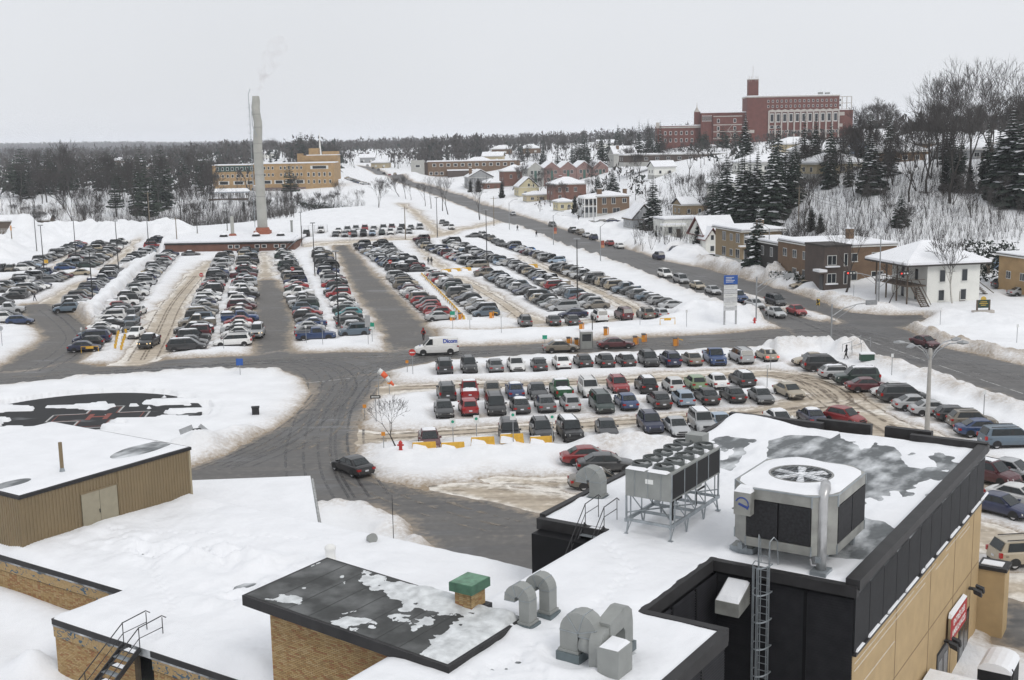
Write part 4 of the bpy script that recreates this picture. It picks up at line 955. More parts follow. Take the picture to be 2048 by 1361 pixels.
w = MB()
w.box(0.02,0.35,6.9,23.1,14.6,9.3); w.box(-19.9,2.8,4,-6.5,11.3,9.3); w.box(-6.6,5.85,4,1.0,11.2,9.3)
w.build('upper_wall',BLACKM,wing)
MB().box(0.05,0.06,-3,23.15,14.5,6.9).build('lower_wall',TANW,wing)
npan = 12; pw = 23.2 / npan
for i in range(npan):
 pm_ = MB(); pm_.box(i * pw + .03,0.0,7.02,(i + 1) * pw - .03,.36,9.62)
 pm_.build('panel',PANELM,wing)
for i in range(npan + 1): MB().box(i * pw - .028,.05,7.02,i * pw + .028,.3,9.6).build('panel_joint',BLACKM,wing)
MB().box(-.02,-.09,6.9,23.22,.3,7.0).build('ledge',COPING,wing)
rr = random.Random(3); mb = MB(); a = 0.2
while a < 23:
 l = rr.uniform(.5,2.6); h = rr.uniform(.03,.1)
 pts = []
 mb.hexa([(a,-.085,7.001),(a + l,-.085,7.001),(a + l,-.005,7.001),(a,-.005,7.001),(a + .1,-.07,7.0 + h),(a + l - .12,-.07,7.0 + h * rr.uniform(.5,1)),(a + l - .12,-.006,7.0 + h * 1.3),(a + .1,-.006,7.0 + h * 1.3)])
 a += l + rr.choice([0.02,0.1,0.6])
mb.build('ledge_snow',ROOFSNOW,wing)
mb = MB()
for z,a0,a1 in [(6.45,0.3,9),(6.45,9.4,13),(6.15,.3,11),(6.15,13,15.5),(5.2,.3,6),(6.45,15,20),(6.2,18,20.2)]: mb.box(a0,.035,z,a1,.065,z + .035)
mb.build('sealant_line',M('sealant',(0.62,0.56,0.47),0.7),wing)
mb = MB()
for a_ in (6.2,12.1,17.0,21.2): mb.box(a_,.045,-3,a_ + .03,.061,6.85)
mb.box(0.1,.045,3.4,23.1,.0605,3.43)
mb.build('wall_joint',M('joint_dark',(0.2,0.14,0.08),0.9),wing)
def coping(p,q,wdt=.42,z0=9.62,z1=9.98,nm='coping',inset=0.0):
 c = MB(); c.bar((*p,(z0 + z1) / 2),(*q,(z0 + z1) / 2),wdt,z1 - z0); return c.build(nm,COPING,wing)
coping((-.1,.1),(23.3,.1),.55,9.63,10.03)
coping((-.08,-.1),(-.08,5.9),.34,9.35,9.78)
coping((-6.5,5.87),(.1,5.87),.3,9.3,9.79)
coping((-6.36,2.55),(-6.36,5.7),.34,9.3,9.8)
coping((-20,2.62),(-6.5,2.62),.36,9.3,9.8)
coping((.95,11.25),(.95,14.8),.36,9.25,9.76)
for b0,b1,off,h in [(14.8,9.0,0,10.15),(9.6,6.4,.75,10.2),(5.6,3.0,.75,10.2),(4.0,-.1,0,10.1)]:
 coping((23.15 + off,b0),(23.15 + off,b1),.42,9.5,h)
 if off: MB().box(23.3,b1 + .2,6,24.0,b0 - .2,9.5).build('pier',TANW,wing)
coping((1.2,14.75),(23.2,14.75),.3,9.5,9.85)
def louvre(p,q,z0,z1,pitch=.105):
 p = Vector((*p,0)); q = Vector((*q,0)); d = (q - p).normalized(); nrm = Vector((d.y,-d.x,0)); l = (q - p).length
 n = max(1,round(l / 2.0))
 for k in range(n):
  s0 = p + d * (l * k / n + .05); s1 = p + d * (l * (k + 1) / n - .05); m_ = MB(); z = z0
  while z < z1:
   up = Vector((0,0,1))
   m_.face([s0 + nrm * .1 + up * z,s1 + nrm * .1 + up * z,s1 + nrm * .02 + up * (z + pitch * .8),s0 + nrm * .02 + up * (z + pitch * .8)])
   m_.face([s0 + nrm * .1 + up * z,s0 + nrm * .1 + up * (z - .012),s1 + nrm * .1 + up * (z - .012),s1 + nrm * .1 + up * z])
   z += pitch
  o = m_.build('louvre',SLATM,wing); o['kind'] = 'stuff'
  f = MB(); f.bar(s0 - d * .05 + nrm * .06 + Vector((0,0,z0)),s0 - d * .05 + nrm * .06 + Vector((0,0,z1)),.08,.14,up=(d.x,d.y,0)); f.build('louvre_post',BLACKM,wing)
louvre((-.02,5.75),(-.02,0),2.5,9.2)
louvre((-6.4,5.7),(0,5.7),2.5,9.2)
louvre((-20,2.68),(-6.4,2.68),5,9.2)
louvre((1.02,14.7),(1.02,11.3),6.4,9.0,.09)
MB().box(-6.4,-.2,-3,-.1,2.4,2.4).build('yard_floor',BLACKM,wing)
MB().box(-7,0.2,2.2,0,5.7,2.4).build('well_floor',BLACKM,wing)
MB().box(.92,14.5,6.3,1.05,14.72,9.1).build('corner_post',GALV,wing)
DOORM = M('dark_door',(0.05,0.05,0.052),0.4,var=0.2)
for a0,a1 in ((14.2,16.4),(18.9,21.0)):
 MB().box(a0 - .15,.045,-2.2,a1 + .15,.058,1.45).build('door_frame',BLACKM,wing)
 dk = MB().box(a0,.03,-2.2,a1,.05,1.3).build('door',DOORM,wing)
 MB().box(a0 + .2,.022,-.8,a0 + .9,.032,.9).build('pane',GLASS,dk); MB().box(a1 - .9,.022,-.8,a1 - .2,.032,.9).build('pane',GLASS,dk)
pr = MB(); pr.box(23.3,-1.3,-2,24.6,.1,2.9); pr.build('brick_pier',TANW,wing)
MB().box(23.2,-1.4,2.9,24.7,.15,3.1).build('pier_cap',COPING,wing)
MB().box(23.5,-1.1,3.1,24.3,0,3.14).build('pier_snow',ROOFSNOW,wing)
def text_mesh(s,size,mat,parent,loc,rot,name='lettering',ext=0.004,bold=0.0):
 cu = bpy.data.curves.new(name,'FONT'); cu.body = s; cu.size = size; cu.align_x = 'CENTER'; cu.align_y = 'CENTER'; cu.extrude = ext; cu.offset = bold
 ob = bpy.data.objects.new(name,cu); COL.objects.link(ob)
 dg = bpy.context.evaluated_depsgraph_get(); me = bpy.data.meshes.new_from_object(ob.evaluated_get(dg))
 bpy.data.objects.remove(ob); me.materials.clear(); me.materials.append(mat)
 o = link(name,me,parent); o.location = loc; o.rotation_euler = rot; return o
sg = empty('entrance_sign',(*abw(17.6,-.02),2.0),ANG,'red sign with white ENTRÉE DES AMBULANCES lettering on the tan wall','sign')
SRED = M('sign_red',(0.42,0.025,0.03),0.5,var=0.06)
MB().box(-1.75,-.16,-.62,1.75,-.02,.62).build('panel',SRED,sg)
MB().box(-1.82,-.14,-.68,1.82,-.03,.68).build('frame',M('sign_frame',(0.3,0.24,0.15),.6),sg)
text_mesh('ENTRÉE DES',.46,WHITE,sg,(0,-.165,.27),(math.pi / 2,0,0),bold=.008); text_mesh('AMBULANCES',.46,WHITE,sg,(0,-.165,-.27),(math.pi / 2,0,0),bold=.008)
MB().hexa([(-1.75,-.16,.681),(1.75,-.16,.681),(1.75,0,.681),(-1.75,0,.681),(-1.6,-.13,.86),(1.55,-.13,.8),(1.55,0,.86),(-1.6,0,.92)]).build('snow_cap',ROOFSNOW,sg)
for i,(a_,z_) in enumerate([(15.2,1.75),(20.4,2.75)]):
 fl = empty('flood_light',(*abw(a_,-.02),z_),ANG,['black twin flood lights on the tan wall left of the red sign','black twin flood lights on the tan wall right of the red sign'][i],'wall lamp','flood lights by the red sign')
 MB().box(-.12,-.3,-.05,.12,0,.05).build('bracket',TRIM,fl)
 for s in (-1,1):
  hd = MB(); hd.hexa([(s * .3 - .16,-.75,-.25),(s * .3 + .16,-.75,-.25),(s * .3 + .16,-.35,-.1),(s * .3 - .16,-.35,-.1),(s * .3 - .16,-.7,.02),(s * .3 + .16,-.7,.02),(s * .3 + .16,-.3,.14),(s * .3 - .16,-.3,.14)])
  hd.build('lamp_head',TRIM,fl)
 MB().bar((-.35,-.35,.03),(.35,-.35,.03),.06).build('arm',TRIM,fl)
bx = empty('waste_container',(*abw(15.2,-2.6),-1.6),ANG,'tall dark grey waste container with rounded snow cap by the ambulance doors','container')
MB().box(-1.1,-.75,0,1.1,.75,2.75).build('body',PANELM,bx)
c = MB(); n = 8;
for i in range(n):
 a0,a1 = math.pi * i / n,math.pi * (i + 1) / n
 c.face([(-1.12,-.78 * math.cos(a0),2.76 + .42 * math.sin(a0)),(-1.12,-.78 * math.cos(a1),2.76 + .42 * math.sin(a1)),(1.1,-.78 * math.cos(a1),2.76 + .42 * math.sin(a1)),(1.1,-.78 * math.cos(a0),2.76 + .42 * math.sin(a0))][::-1])
c.face([(-1.12,-.78 * math.cos(math.pi * i / n),2.76 + .42 * math.sin(math.pi * i / n)) for i in range(n + 1)]); c.face([(1.1,-.78 * math.cos(math.pi * i / n),2.76 + .42 * math.sin(math.pi * i / n)) for i in range(n,-1,-1)])
c.build('snow_cap',ROOFSNOW,bx,smooth=False)
MB().tube([(-1.0,-.78,2.3),(-1.0,-.86,2.9),(-1.0,-.78,3.05)],.035,6).build('handle',TRIM,bx)
cn = empty('entrance_canopy',(*abw(9.3,-1.6),1.2),ANG,'snow covered flat entrance canopy at the bottom right corner','canopy')
MB().box(-3,-1.6,-.3,3,1.6,0).build('slab',TANW,cn); MB().hexa([(-3,-1.6,.003),(3,-1.6,.003),(3,1.6,.003),(-3,1.6,.003),(-2.8,-1.4,.28),(2.8,-1.4,.3),(2.8,1.5,.35),(-2.8,1.5,.3)]).build('snow_cover',ROOFSNOW,cn)
MB().box(-2.9,1.0,-3.2,2.9,1.4,-.3).build('column',TANW,cn)
# ---- rooftop machines
def on_wing(name,a,b,z,label,cat,rz=0.0,group=None):
 x,y = abw(a,b); return empty(name,(x,y,z),ANG + rz,label,cat,group)
ch = on_wing('rooftop_chiller',3.35,9.2,9.78,'long grey rooftop chiller with ten fans on a steel frame','chiller')
L2,W2 = 2.55,1.08
cb = MB(); cb.box(-L2,-W2,1.75,L2,W2,3.0); bevel(cb.build('cabinet',DUCT,ch),.03)
COILM = M('coil_black',(0.012,0.012,0.013),0.7,var=0.3,scale=20)
for k in range(4):
 x0 = -L2 + .06 + k * (2 * L2 - .1) / 4
 MB().box(x0 + .03,-W2 - .015,1.85,x0 + (2 * L2 - .1) / 4 - .03,-W2 + .02,2.9).build('coil_panel',COILM,ch)
for k in range(5):
 x0 = -L2 + .06 + k * (2 * L2 - .1) / 4; MB().box(x0 - .03,-W2 - .03,1.78,x0 + .03,-W2 + .03,2.97).build('mullion',GALV,ch)
for j in (-1,1):
 for i in range(5):
  fx,fy = -2.05 + i * 1.02,j * .52
  fan = MB(); n = 18
  for q in range(n):
   a0,a1 = 2 * math.pi * q / n,2 * math.pi * (q + 1) / n
   for r0_,z0_,r1_,z1_ in ((.44,3.0,.44,3.2),(.44,3.2,.39,3.2),(.39,3.2,.39,3.02)):
    fan.face([(r0_ * math.cos(a0),r0_ * math.sin(a0),z0_),(r0_ * math.cos(a1),r0_ * math.sin(a1),z0_),(r1_ * math.cos(a1),r1_ * math.sin(a1),z1_),(r1_ * math.cos(a0),r1_ * math.sin(a0),z1_)])
  fo = fan.build('fan_ring',M('fan_ring_grey',(0.1,0.11,0.11),0.5),ch,(fx,fy,0))
  MB().prism([(.385 * math.cos(2 * math.pi * q / n),.385 * math.sin(2 * math.pi * q / n)) for q in range(n)],3.003,3.02).build('fan_well',TRIM,fo)
  bl = MB()
  for q in range(4):
   a0 = 2 * math.pi * q / 4 + .4 * i + j
   e1 = Vector((math.cos(a0),math.sin(a0),0)); e2 = Vector((-math.sin(a0),math.cos(a0),0))
   bl.face([e1 * .08 - e2 * .06 + Vector((0,0,3.1)),e1 * .37 - e2 * .13 + Vector((0,0,3.08)),e1 * .37 + e2 * .13 + Vector((0,0,3.15)),e1 * .08 + e2 * .06 + Vector((0,0,3.13))])
  bl.lathe([(.0,3.04),(.1,3.04),(.1,3.16),(.0,3.18)],8); bl.build('blade',M('fan_blade',(0.3,0.31,0.31),0.4,metal=.4),fo)
sn = MB()
sn.hexa([(-2.5,-.12,3.003),(2.5,-.12,3.003),(2.5,.12,3.003),(-2.5,.12,3.003),(-2.4,-.05,3.09),(2.4,-.05,3.1),(2.4,.05,3.1),(-2.4,.05,3.09)])
for j in (-1,1):
 for i in range(6):
  x = -2.56 + i * 1.02; sn.hexa([(x - .2,j * .52 - .45,3.003),(x + .2,j * .52 - .45,3.003),(x + .18,j * .52 + .45,3.003),(x - .18,j * .52 + .45,3.003),(x - .05,j * .52 - .38,3.1),(x + .05,j * .52 - .38,3.1),(x + .05,j * .52 + .38,3.09),(x - .05,j * .52 + .38,3.09)])
sn.build('top_snow',ROOFSNOW,ch)['kind'] = 'stuff'
text_plate = MB().box(-L2 - .012,-.25,2.42,-L2 + .01,.12,2.62).build('name_plate',WHITE,ch)
for x in (-2.5,2.5):
 for y in (-1.05,1.05):
  for k in range(1):
   lg = MB(); lg.bar((x,y,.62),(x,y,1.76),.07); lg.bar((x * .96,y * .96,.62),(x,y,0),.06); lg.bar((x * .8,y * .96,.62),(x,y,.05),.035); lg.box(x - .1,y - .1,0,x + .1,y + .1,.05); lg.build('leg',GALV,ch)
for y in (-1.05,1.05):
 f = MB(); f.bar((-2.6,y,.66),(2.6,y,.66),.09,.16); f.build('rail',GALV,ch)
 f = MB()
 for k in range(5):
  x = -2.1 + k * 1.05; f.bar((x,y,.72),(x,y,1.76),.045)
  if k < 4: f.bar((x,y,1.7),(x + 1.05,y,.74),.035)
 f.build('brace',GALV,ch)
for x in (-2.5,-1.2,0,1.2,2.5):
 f = MB(); f.bar((x,-1.05,.68),(x,1.05,.68),.08,.12); f.build('crossbar',GALV,ch)
f = MB()
for x0,y0,x1,y1 in [(-2.5,-1,0,1),(-2.5,1,0,-1),(0,-1,2.5,1),(0,1,2.5,-1)]: f.bar((x0,y0,1.0),(x1,y1,1.0),.06,.05)
f.build('cross_brace',GALV,ch)
for x in (-.9,.9):
 for y in (-1.05,1.05):
  f = MB(); f.bar((x - .2,y,.62),(x,y,0),.05); f.bar((x + .2,y,.62),(x,y,0),.05); f.build('leg',GALV,ch)
MB().box(L2 - .2,-.3,3.0,L2 + .55,.55,3.45).build('control_box',DUCT,ch)
ct = on_wing('cooling_tower',2.75,3.2,9.72,'big white chamfered cooling tower with snow round its fan','cooling tower'); ct.scale = (1,1,.93)
hx,hy,cc = 2.55,2.12,.78
def octp(hx,hy,c): return [(-hx + c,-hy),(hx - c,-hy),(hx,-hy + c),(hx,hy - c),(hx - c,hy),(-hx + c,hy),(-hx,hy - c),(-hx,-hy + c)]
TWW = M('tower_white',(0.3,0.3,0.28),0.5,var=0.25,scale=1.3,metal=.25)
MB().prism(octp(hx,hy,cc),.85,1.25).build('basin',TWW,ct)
MB().prism(octp(hx,hy,cc),2.95,3.45).build('top_band',TWW,ct)
MB().prism(octp(hx - .12,hy - .12,cc),1.25,2.95).build('core',TRIM,ct)
LOUV = M('tower_fill',(0.014,0.014,0.016),0.75,var=0.6,scale=9)
for (x0,y0,x1,y1) in [(-hx + cc,-hy,hx - cc,-hy),(-hx,hy - cc,-hx,-hy + cc),(hx,-hy + cc,hx,hy - cc),(hx - cc,hy,-hx + cc,hy)]:
 for k in range(2):
  p = Vector((x0,y0,0)).lerp(Vector((x1,y1,0)),k / 2 + .012); q = Vector((x0,y0,0)).lerp(Vector((x1,y1,0)),(k + 1) / 2 - .012)
  d = (q - p).normalized(); nn = Vector((d.y,-d.x,0)) * -.04
  m_ = MB(); m_.hexa([p + nn + Vector((0,0,1.3)),q + nn + Vector((0,0,1.3)),q - nn * .5 + Vector((0,0,1.3)),p - nn * .5 + Vector((0,0,1.3)),p + nn + Vector((0,0,2.92)),q + nn + Vector((0,0,2.92)),q - nn * .5 + Vector((0,0,2.92)),p - nn * .5 + Vector((0,0,2.92))])
  m_.build('fill_panel',LOUV,ct)
O = octp(hx,hy,cc)
for i in (1,3,5,7):
 p = Vector((*O[i],0)); q = Vector((*O[(i + 1) % 8],0)); cpl = MB(); c3 = (p + q) / 2 * .02
 cpl.hexa([p + Vector((0,0,1.25)),q + Vector((0,0,1.25)),q * .93 + Vector((0,0,1.25)),p * .93 + Vector((0,0,1.25)),p + Vector((0,0,2.95)),q + Vector((0,0,2.95)),q * .93 + Vector((0,0,2.95)),p * .93 + Vector((0,0,2.95))]); cpl.build('corner_panel',TWW,ct)
fan = MB(); n = 28
for q in range(n):
 a0,a1 = 2 * math.pi * q / n,2 * math.pi * (q + 1) / n
 for r0_,z0_,r1_,z1_ in ((1.3,3.4,1.3,3.56),(1.3,3.56,1.22,3.56),(1.22,3.56,1.22,3.47)):
  fan.face([(r0_ * math.cos(a0),r0_ * math.sin(a0),z0_),(r0_ * math.cos(a1),r0_ * math.sin(a1),z0_),(r1_ * math.cos(a1),r1_ * math.sin(a1),z1_),(r1_ * math.cos(a0),r1_ * math.sin(a0),z1_)])
fo = fan.build('fan_ring',M('fan_ring_dull',(0.25,0.25,0.24),0.5),ct)
MB().prism([(1.21 * math.cos(2 * math.pi * q / n),1.21 * math.sin(2 * math.pi * q / n)) for q in range(n)],3.452,3.46).build('fan_well',TRIM,fo)
for q in range(6):
 bl = MB(); a0 = 2 * math.pi * q / 6 + .3; e1 = Vector((math.cos(a0),math.sin(a0),0)); e2 = Vector((-math.sin(a0),math.cos(a0),0))
 bl.hexa([e1 * .15 - e2 * .1 + Vector((0,0,3.462)),e1 * 1.15 - e2 * .19 + Vector((0,0,3.462)),e1 * 1.15 + e2 * .19 + Vector((0,0,3.462)),e1 * .15 + e2 * .1 + Vector((0,0,3.462)),
             e1 * .15 - e2 * .08 + Vector((0,0,3.53)),e1 * 1.1 - e2 * .12 + Vector((0,0,3.52)),e1 * 1.1 + e2 * .14 + Vector((0,0,3.54)),e1 * .15 + e2 * .08 + Vector((0,0,3.56))]); bl.build('blade',ROOFSNOW,fo)
MB().lathe([(0,3.46),(.22,3.46),(.2,3.56),(0,3.6)],10).build('hub',ROOFSNOW,fo)
gd = MB()
for k in range(-4,5):
 r_ = math.sqrt(max(0,1.22 ** 2 - (k * .25) ** 2)); gd.bar((k * .25,-r_,3.575),(k * .25,r_,3.575),.012)
 gd.bar((-r_,k * .25,3.575),(r_,k * .25,3.575),.012)
g_ = gd.build('guard',GALV,fo)
sn = MB();
for q in range(32):
 a0,a1 = 2 * math.pi * q / 32,2 * math.pi * (q + 1) / 32
 def edge(a,k=.97):
  c_,s_ = math.cos(a),math.sin(a); r = min(hx / max(abs(c_),1e-6),hy / max(abs(s_),1e-6),(hx + hy - cc) / (abs(c_) + abs(s_))); return Vector((c_,s_,0)) * r * k
 i0,i1 = Vector((math.cos(a0),math.sin(a0),0)) * 1.31,Vector((math.cos(a1),math.sin(a1),0)) * 1.31
 m0,m1 = edge(a0,.8),edge(a1,.8); hh = lambda a: .1 + .07 * math.sin(a * 2 + 1) + .04 * math.sin(a * 5)
 Z = lambda v,z: v + Vector((0,0,z))
 sn.face([Z(i0,3.555),Z(i1,3.555),Z(m1,3.46 + hh(a1)),Z(m0,3.46 + hh(a0))]); sn.face([Z(m0,3.46 + hh(a0)),Z(m1,3.46 + hh(a1)),Z(edge(a1),3.454),Z(edge(a0),3.454)])
sn.build('deck_snow',ROOFSNOW,ct,smooth=True)
for x in (-1.9,1.9):
 for y in (-1.6,1.6): MB().box(x - .1,y - .1,0,x + .1,y + .1,.86).build('leg',GALV,ct)
for y in (-1.6,1.6): MB().box(-2.5,y - .1,.6,2.5,y + .1,.84).build('beam',GALV,ct)
MB().box(-2.95,1.0,2.3,-2.45,1.7,3.3).build('motor_housing',TWW,ct)
lg_ = MB(); lg_.tube([(-2.955,1.35 + .27 * math.cos(t),2.78 + .3 * math.sin(t)) for t in (.4,.8,1.2,1.6,2.0,2.4,2.8,3.3,3.8)],.03,5); lg_.bar((-2.957,1.5,2.8),(-2.957,1.12,2.66),.02,.1); lg_.build('logo',M('logo_blue',(0.03,0.06,0.26),.5),ct)
MB().hexa([(-2.95,1.0,3.302),(-2.45,1.0,3.302),(-2.45,1.7,3.302),(-2.95,1.7,3.302),(-2.85,1.1,3.5),(-2.5,1.1,3.52),(-2.5,1.6,3.52),(-2.85,1.6,3.48)]).build('housing_snow',ROOFSNOW,ct)
MB().box(hx,-.9,2.4,hx + .3,.1,2.9).build('side_hood',TWW,ct)
for i in range(8):
 p = Vector((*O[i],0)); MB().bar(p * 1.003 + Vector((0,0,2.93)),p * 1.003 + Vector((0,0,3.46)),.05).build('seam',GALV,ct); MB().bar(p * 1.003 + Vector((0,0,.84)),p * 1.003 + Vector((0,0,1.27)),.05).build('seam',GALV,ct)
 q = Vector((*O[(i + 1) % 8],0)); MB().bar(p * 1.004 + Vector((0,0,3.43)),q * 1.004 + Vector((0,0,3.43)),.04,.05).build('rim_angle',GALV,ct)
for t_ in (-.62,.0,.62): MB().bar((-L2 - .008,t_,1.78),(-L2 - .008,t_,2.98),.015,.02).build('panel_seam',GALV,ch)
for x_,z_ in ((-2.0,1.6),(0.4,1.45)): MB().tube([(x_,-.9,.8),(x_,-.9,z_),(x_ + .9,-.9,z_)],.05,6).build('conduit',TRIM,ch)
pp = on_wing('exhaust_pipe',.55,1.55,9.72,'thick silver pipe bending into the cooling tower','pipe')
PIPEM = M('pipe_silver',(0.5,0.5,0.5),0.35,metal=0.7,var=0.15,scale=2)
path = [(0,0,.1),(0,0,1.5),(0,0,2.9)] + [(.0 + .45 * (1 - math.cos(t)),0,2.9 + .55 * math.sin(t)) for t in (.4,.8,1.2)] + [(.75,.15,3.45)]
MB().tube(path,.2,14).build('pipe',PIPEM,pp,smooth=True)
MB().box(-.4,-.32,0,.4,.32,.22).build('base',GALV,pp)
MB().tube([(0,0,.35),(-.05,.35,.35),(-.05,.42,.6)],.06,8).build('valve',PIPEM,pp); MB().tube([(0,.1,.7),(.3,.5,.7)],.05,8).build('branch',PIPEM,pp)
ld = on_wing('caged_ladder',-.32,3.55,2.4,'galvanised steel ladder with safety hoops on the black wall','ladder')
for s in (-.22,.22): MB().bar((0,s,0),(0,s,8.6),.05,.06).build('stringer',GALV,ld)
for k in range(27):
 MB().bar((0,-.22,.2 + k * .3),(0,.22,.2 + k * .3),.026).build('rung',GALV,ld)
for k in range(7):
 z = 1.0 + k * 1.12; h = MB(); pts = [(-.75 * math.sin(math.pi * t / 8),.36 * math.cos(math.pi * t / 8),z) for t in range(9)]
 for p_,q_ in zip(pts,pts[1:]): h.bar(p_,q_,.015,.06)
 h.bar((0,.36,z),(0,.22,z),.02); h.bar((0,-.36,z),(0,-.22,z),.02); h.build('hoop',GALV,ld)
for t in (1.5,3,4,5,6.5):
 x,y = -.75 * math.sin(math.pi * t / 8),.36 * math.cos(math.pi * t / 8); MB().bar((x,y,1.0),(x,y,7.75),.04,.012).build('cage_bar',GALV,ld)
for s in (-.22,.22): MB().tube([(0,s,8.6),(.2,s * 1.4,8.75),(.5,s * 1.6,8.5),(.6,s * 1.6,7.5)],.022,6).build('grab_rail',GALV,ld)
hd = on_wing('vent_hood',-.55,4.7,8.0,'white snow capped vent hood on the black louvred wall','vent')
hb = MB(); hb.prism([(-.7,-.5),(.5,-.5),(.5,.5),(-.7,.5)],[0,.2,.2,0],[.55,1.05,1.05,.55]); hb.build('hood',TWW,hd)
MB().hexa([(-.68,-.48,.56),(.48,-.48,1.06),(.48,.48,1.06),(-.68,.48,.56),(-.5,-.4,.75),(.4,-.4,1.16),(.4,.4,1.16),(-.5,.4,.75)]).build('snow_cover',ROOFSNOW,hd)
cv = on_wing('roof_curb_vent',1.25,4.95,9.75,'low square grey roof vent with a snowy lid beside the tower','vent')
MB().box(-.5,-.5,0,.5,.5,.42).build('curb',GALV,cv); MB().hexa([(-.45,-.45,.423),(.45,-.45,.423),(.45,.45,.423),(-.45,.45,.423),(-.3,-.3,.6),(.3,-.3,.6),(.3,.3,.62),(-.3,.3,.62)]).build('lid',DUCT,cv)
MB().hexa([(-.3,-.3,.602),(.3,-.3,.602),(.3,.3,.622),(-.3,.3,.622),(-.2,-.2,.7),(.2,-.2,.7),(.2,.2,.72),(-.2,.2,.72)]).build('snow_cap',ROOFSNOW,cv)
vp = on_wing('vent_stub',9.5,6.3,9.7,'small black vent pipe on the scoured roof behind the tower','vent'); MB().tube([(0,0,0),(0,0,.5),(.05,.05,.62)],.14,10).build('pipe',TRIM,vp)
c2 = on_wing('round_vent',8.6,11.2,9.75,'rounded grey exhaust housing behind the chiller','vent')
m_ = MB(); m_.box(-.5,-.8,0,.5,.8,1.5);
for i in range(8):
 a0,a1 = math.pi * i / 8,math.pi * (i + 1) / 8
 m_.face([(-.5 * math.cos(a0),-.8,1.5 + .5 * math.sin(a0)),(-.5 * math.cos(a1),-.8,1.5 + .5 * math.sin(a1)),(-.5 * math.cos(a1),.8,1.5 + .5 * math.sin(a1)),(-.5 * math.cos(a0),.8,1.5 + .5 * math.sin(a0))])
for y in (-.8,.8): m_.face([(-.5 * math.cos(math.pi * i / 8),y,1.5 + .5 * math.sin(math.pi * i / 8)) for i in range(9)])
m_.build('housing',DUCT,c2)
def gooseneck(a,b,z,w,d,h,r,label,rz=0.0,base=.45,group=None):
 o = on_wing('gooseneck_vent',a,b,z,label,'vent',rz,group)
 pts = [(0,base),(0,h - r)] + [(-r + r * math.cos(t),h - r + r * math.sin(t)) for t in [math.pi * k / 10 for k in range(1,11)]] + [(-2 * r,h - r - .12)]
 g = MB(); rings = []
 for i,(x,zz) in enumerate(pts):
  x0,z0_ = pts[max(0,i - 1)]; x1,z1_ = pts[min(len(pts) - 1,i + 1)]
  tx,tzz = x1 - x0,z1_ - z0_; l = math.hypot(tx,tzz); nx_,nz_ = tzz / l,-tx / l
  rings.append([g._p((x + nx_ * d / 2,-w / 2,zz + nz_ * d / 2)),g._p((x + nx_ * d / 2,w / 2,zz + nz_ * d / 2)),g._p((x - nx_ * d / 2,w / 2,zz - nz_ * d / 2)),g._p((x - nx_ * d / 2,-w / 2,zz - nz_ * d / 2))])
 for p,q in zip(rings,rings[1:]):
  for j in range(4): g.f.append([p[j],p[(j + 1) % 4],q[(j + 1) % 4],q[j]]); g.m.append(0)
 g.f.append(rings[-1][:]); g.m.append(1); g.f.append(rings[0][::-1]); g.m.append(0)
 g.build('duct',[DUCT,TRIM],o)
 sm_ = MB()
 for i in (1,4,7,10,12):
  c_ = [Vector(g.v[k]) for k in rings[i]]; ctr = sum(c_,Vector()) / 4; q_ = [Vector(g.v[k]) for k in rings[i - 1]]
  for j in range(4): sm_.bar(ctr + (c_[j] - ctr) * 1.012,ctr + (c_[(j + 1) % 4] - ctr) * 1.012,.03,.03)
 sm_.build('seam',GALV,o)['kind'] = 'stuff'
 MB().box(-d / 2 - .12,-w / 2 - .12,0,d / 2 + .12,w / 2 + .12,base - .08).build('curb',M('curb_steel',(0.13,0.16,0.17),.5,metal=.3),o)
 MB().box(-d / 2 - .06,-w / 2 - .06,base - .08,d / 2 + .06,w / 2 + .06,base + .03).build('flange',DUCT,o)
 o.scale = (.84,.84,.84); return o
gooseneck(4.9,13.9,9.72,.75,.72,1.5,.45,'single grey gooseneck vent at the roof edge before parked cars',-math.pi / 2 ,.25)
gooseneck(-8.75,8.35,9.7,.6,.5,1.85,.36,'farther of the paired gooseneck vents beside the dark flat roof',-math.pi / 2,.55,'paired gooseneck vents')
gooseneck(-9.85,8.5,9.65,.6,.5,1.85,.36,'nearer of the paired gooseneck vents beside the dark flat roof',-math.pi / 2,.55,'paired gooseneck vents')
g1 = gooseneck(-11.0,6.0,9.7,.72,.8,1.75,.42,'tall gooseneck duct with its mouth turned right joined to the blower',math.pi / 2,.55)
bw = on_wing('duct_blower',-11.0,4.7,9.75,'grey blower box with curved duct on the snowy roof','blower'); bw.scale = (.85,.85,.85)
m_ = MB(); m_.box(-.85,-.9,.05,.25,.0,1.15); m_.build('motor_box',DUCT,bw)
m_ = MB(); n = 12; prof = [(.62 * math.cos(t),.62 * math.sin(t)) for t in [math.pi * (k / n) for k in range(n + 1)]]
pr_ = [(x,.95 + z) for x,z in prof] + [(-.62,.15),(.62,.15)]
m_.face([(x,.0,z) for x,z in pr_]); m_.face([(x,.5,z) for x,z in pr_][::-1])
for (x0,z0_),(x1,z1_) in zip(pr_,pr_[1:] + pr_[:1]): m_.face([(x0,0,z0_),(x0,.5,z0_),(x1,.5,z1_),(x1,0,z1_)])
m_.build('scroll',DUCT,bw)
MB().tube([(-.1,.5,.8),(-.1,1.05,.85)],.38,16).build('round_duct',DUCT,bw,smooth=True)
m_ = MB(); m_.hexa([(.1,-.05,1.1),(.1,.55,1.1),(1.2,.55,1.2),(1.2,-.05,1.2),(.1,-.05,1.7),(.1,.55,1.7),(1.2,.55,2.0),(1.2,-.05,2.0)]); m_.build('upper_duct',DUCT,bw)
m_ = MB(); pr_ = [(1.2,1.2),(1.75,.3),(1.15,.3),(1.2,2.0)]
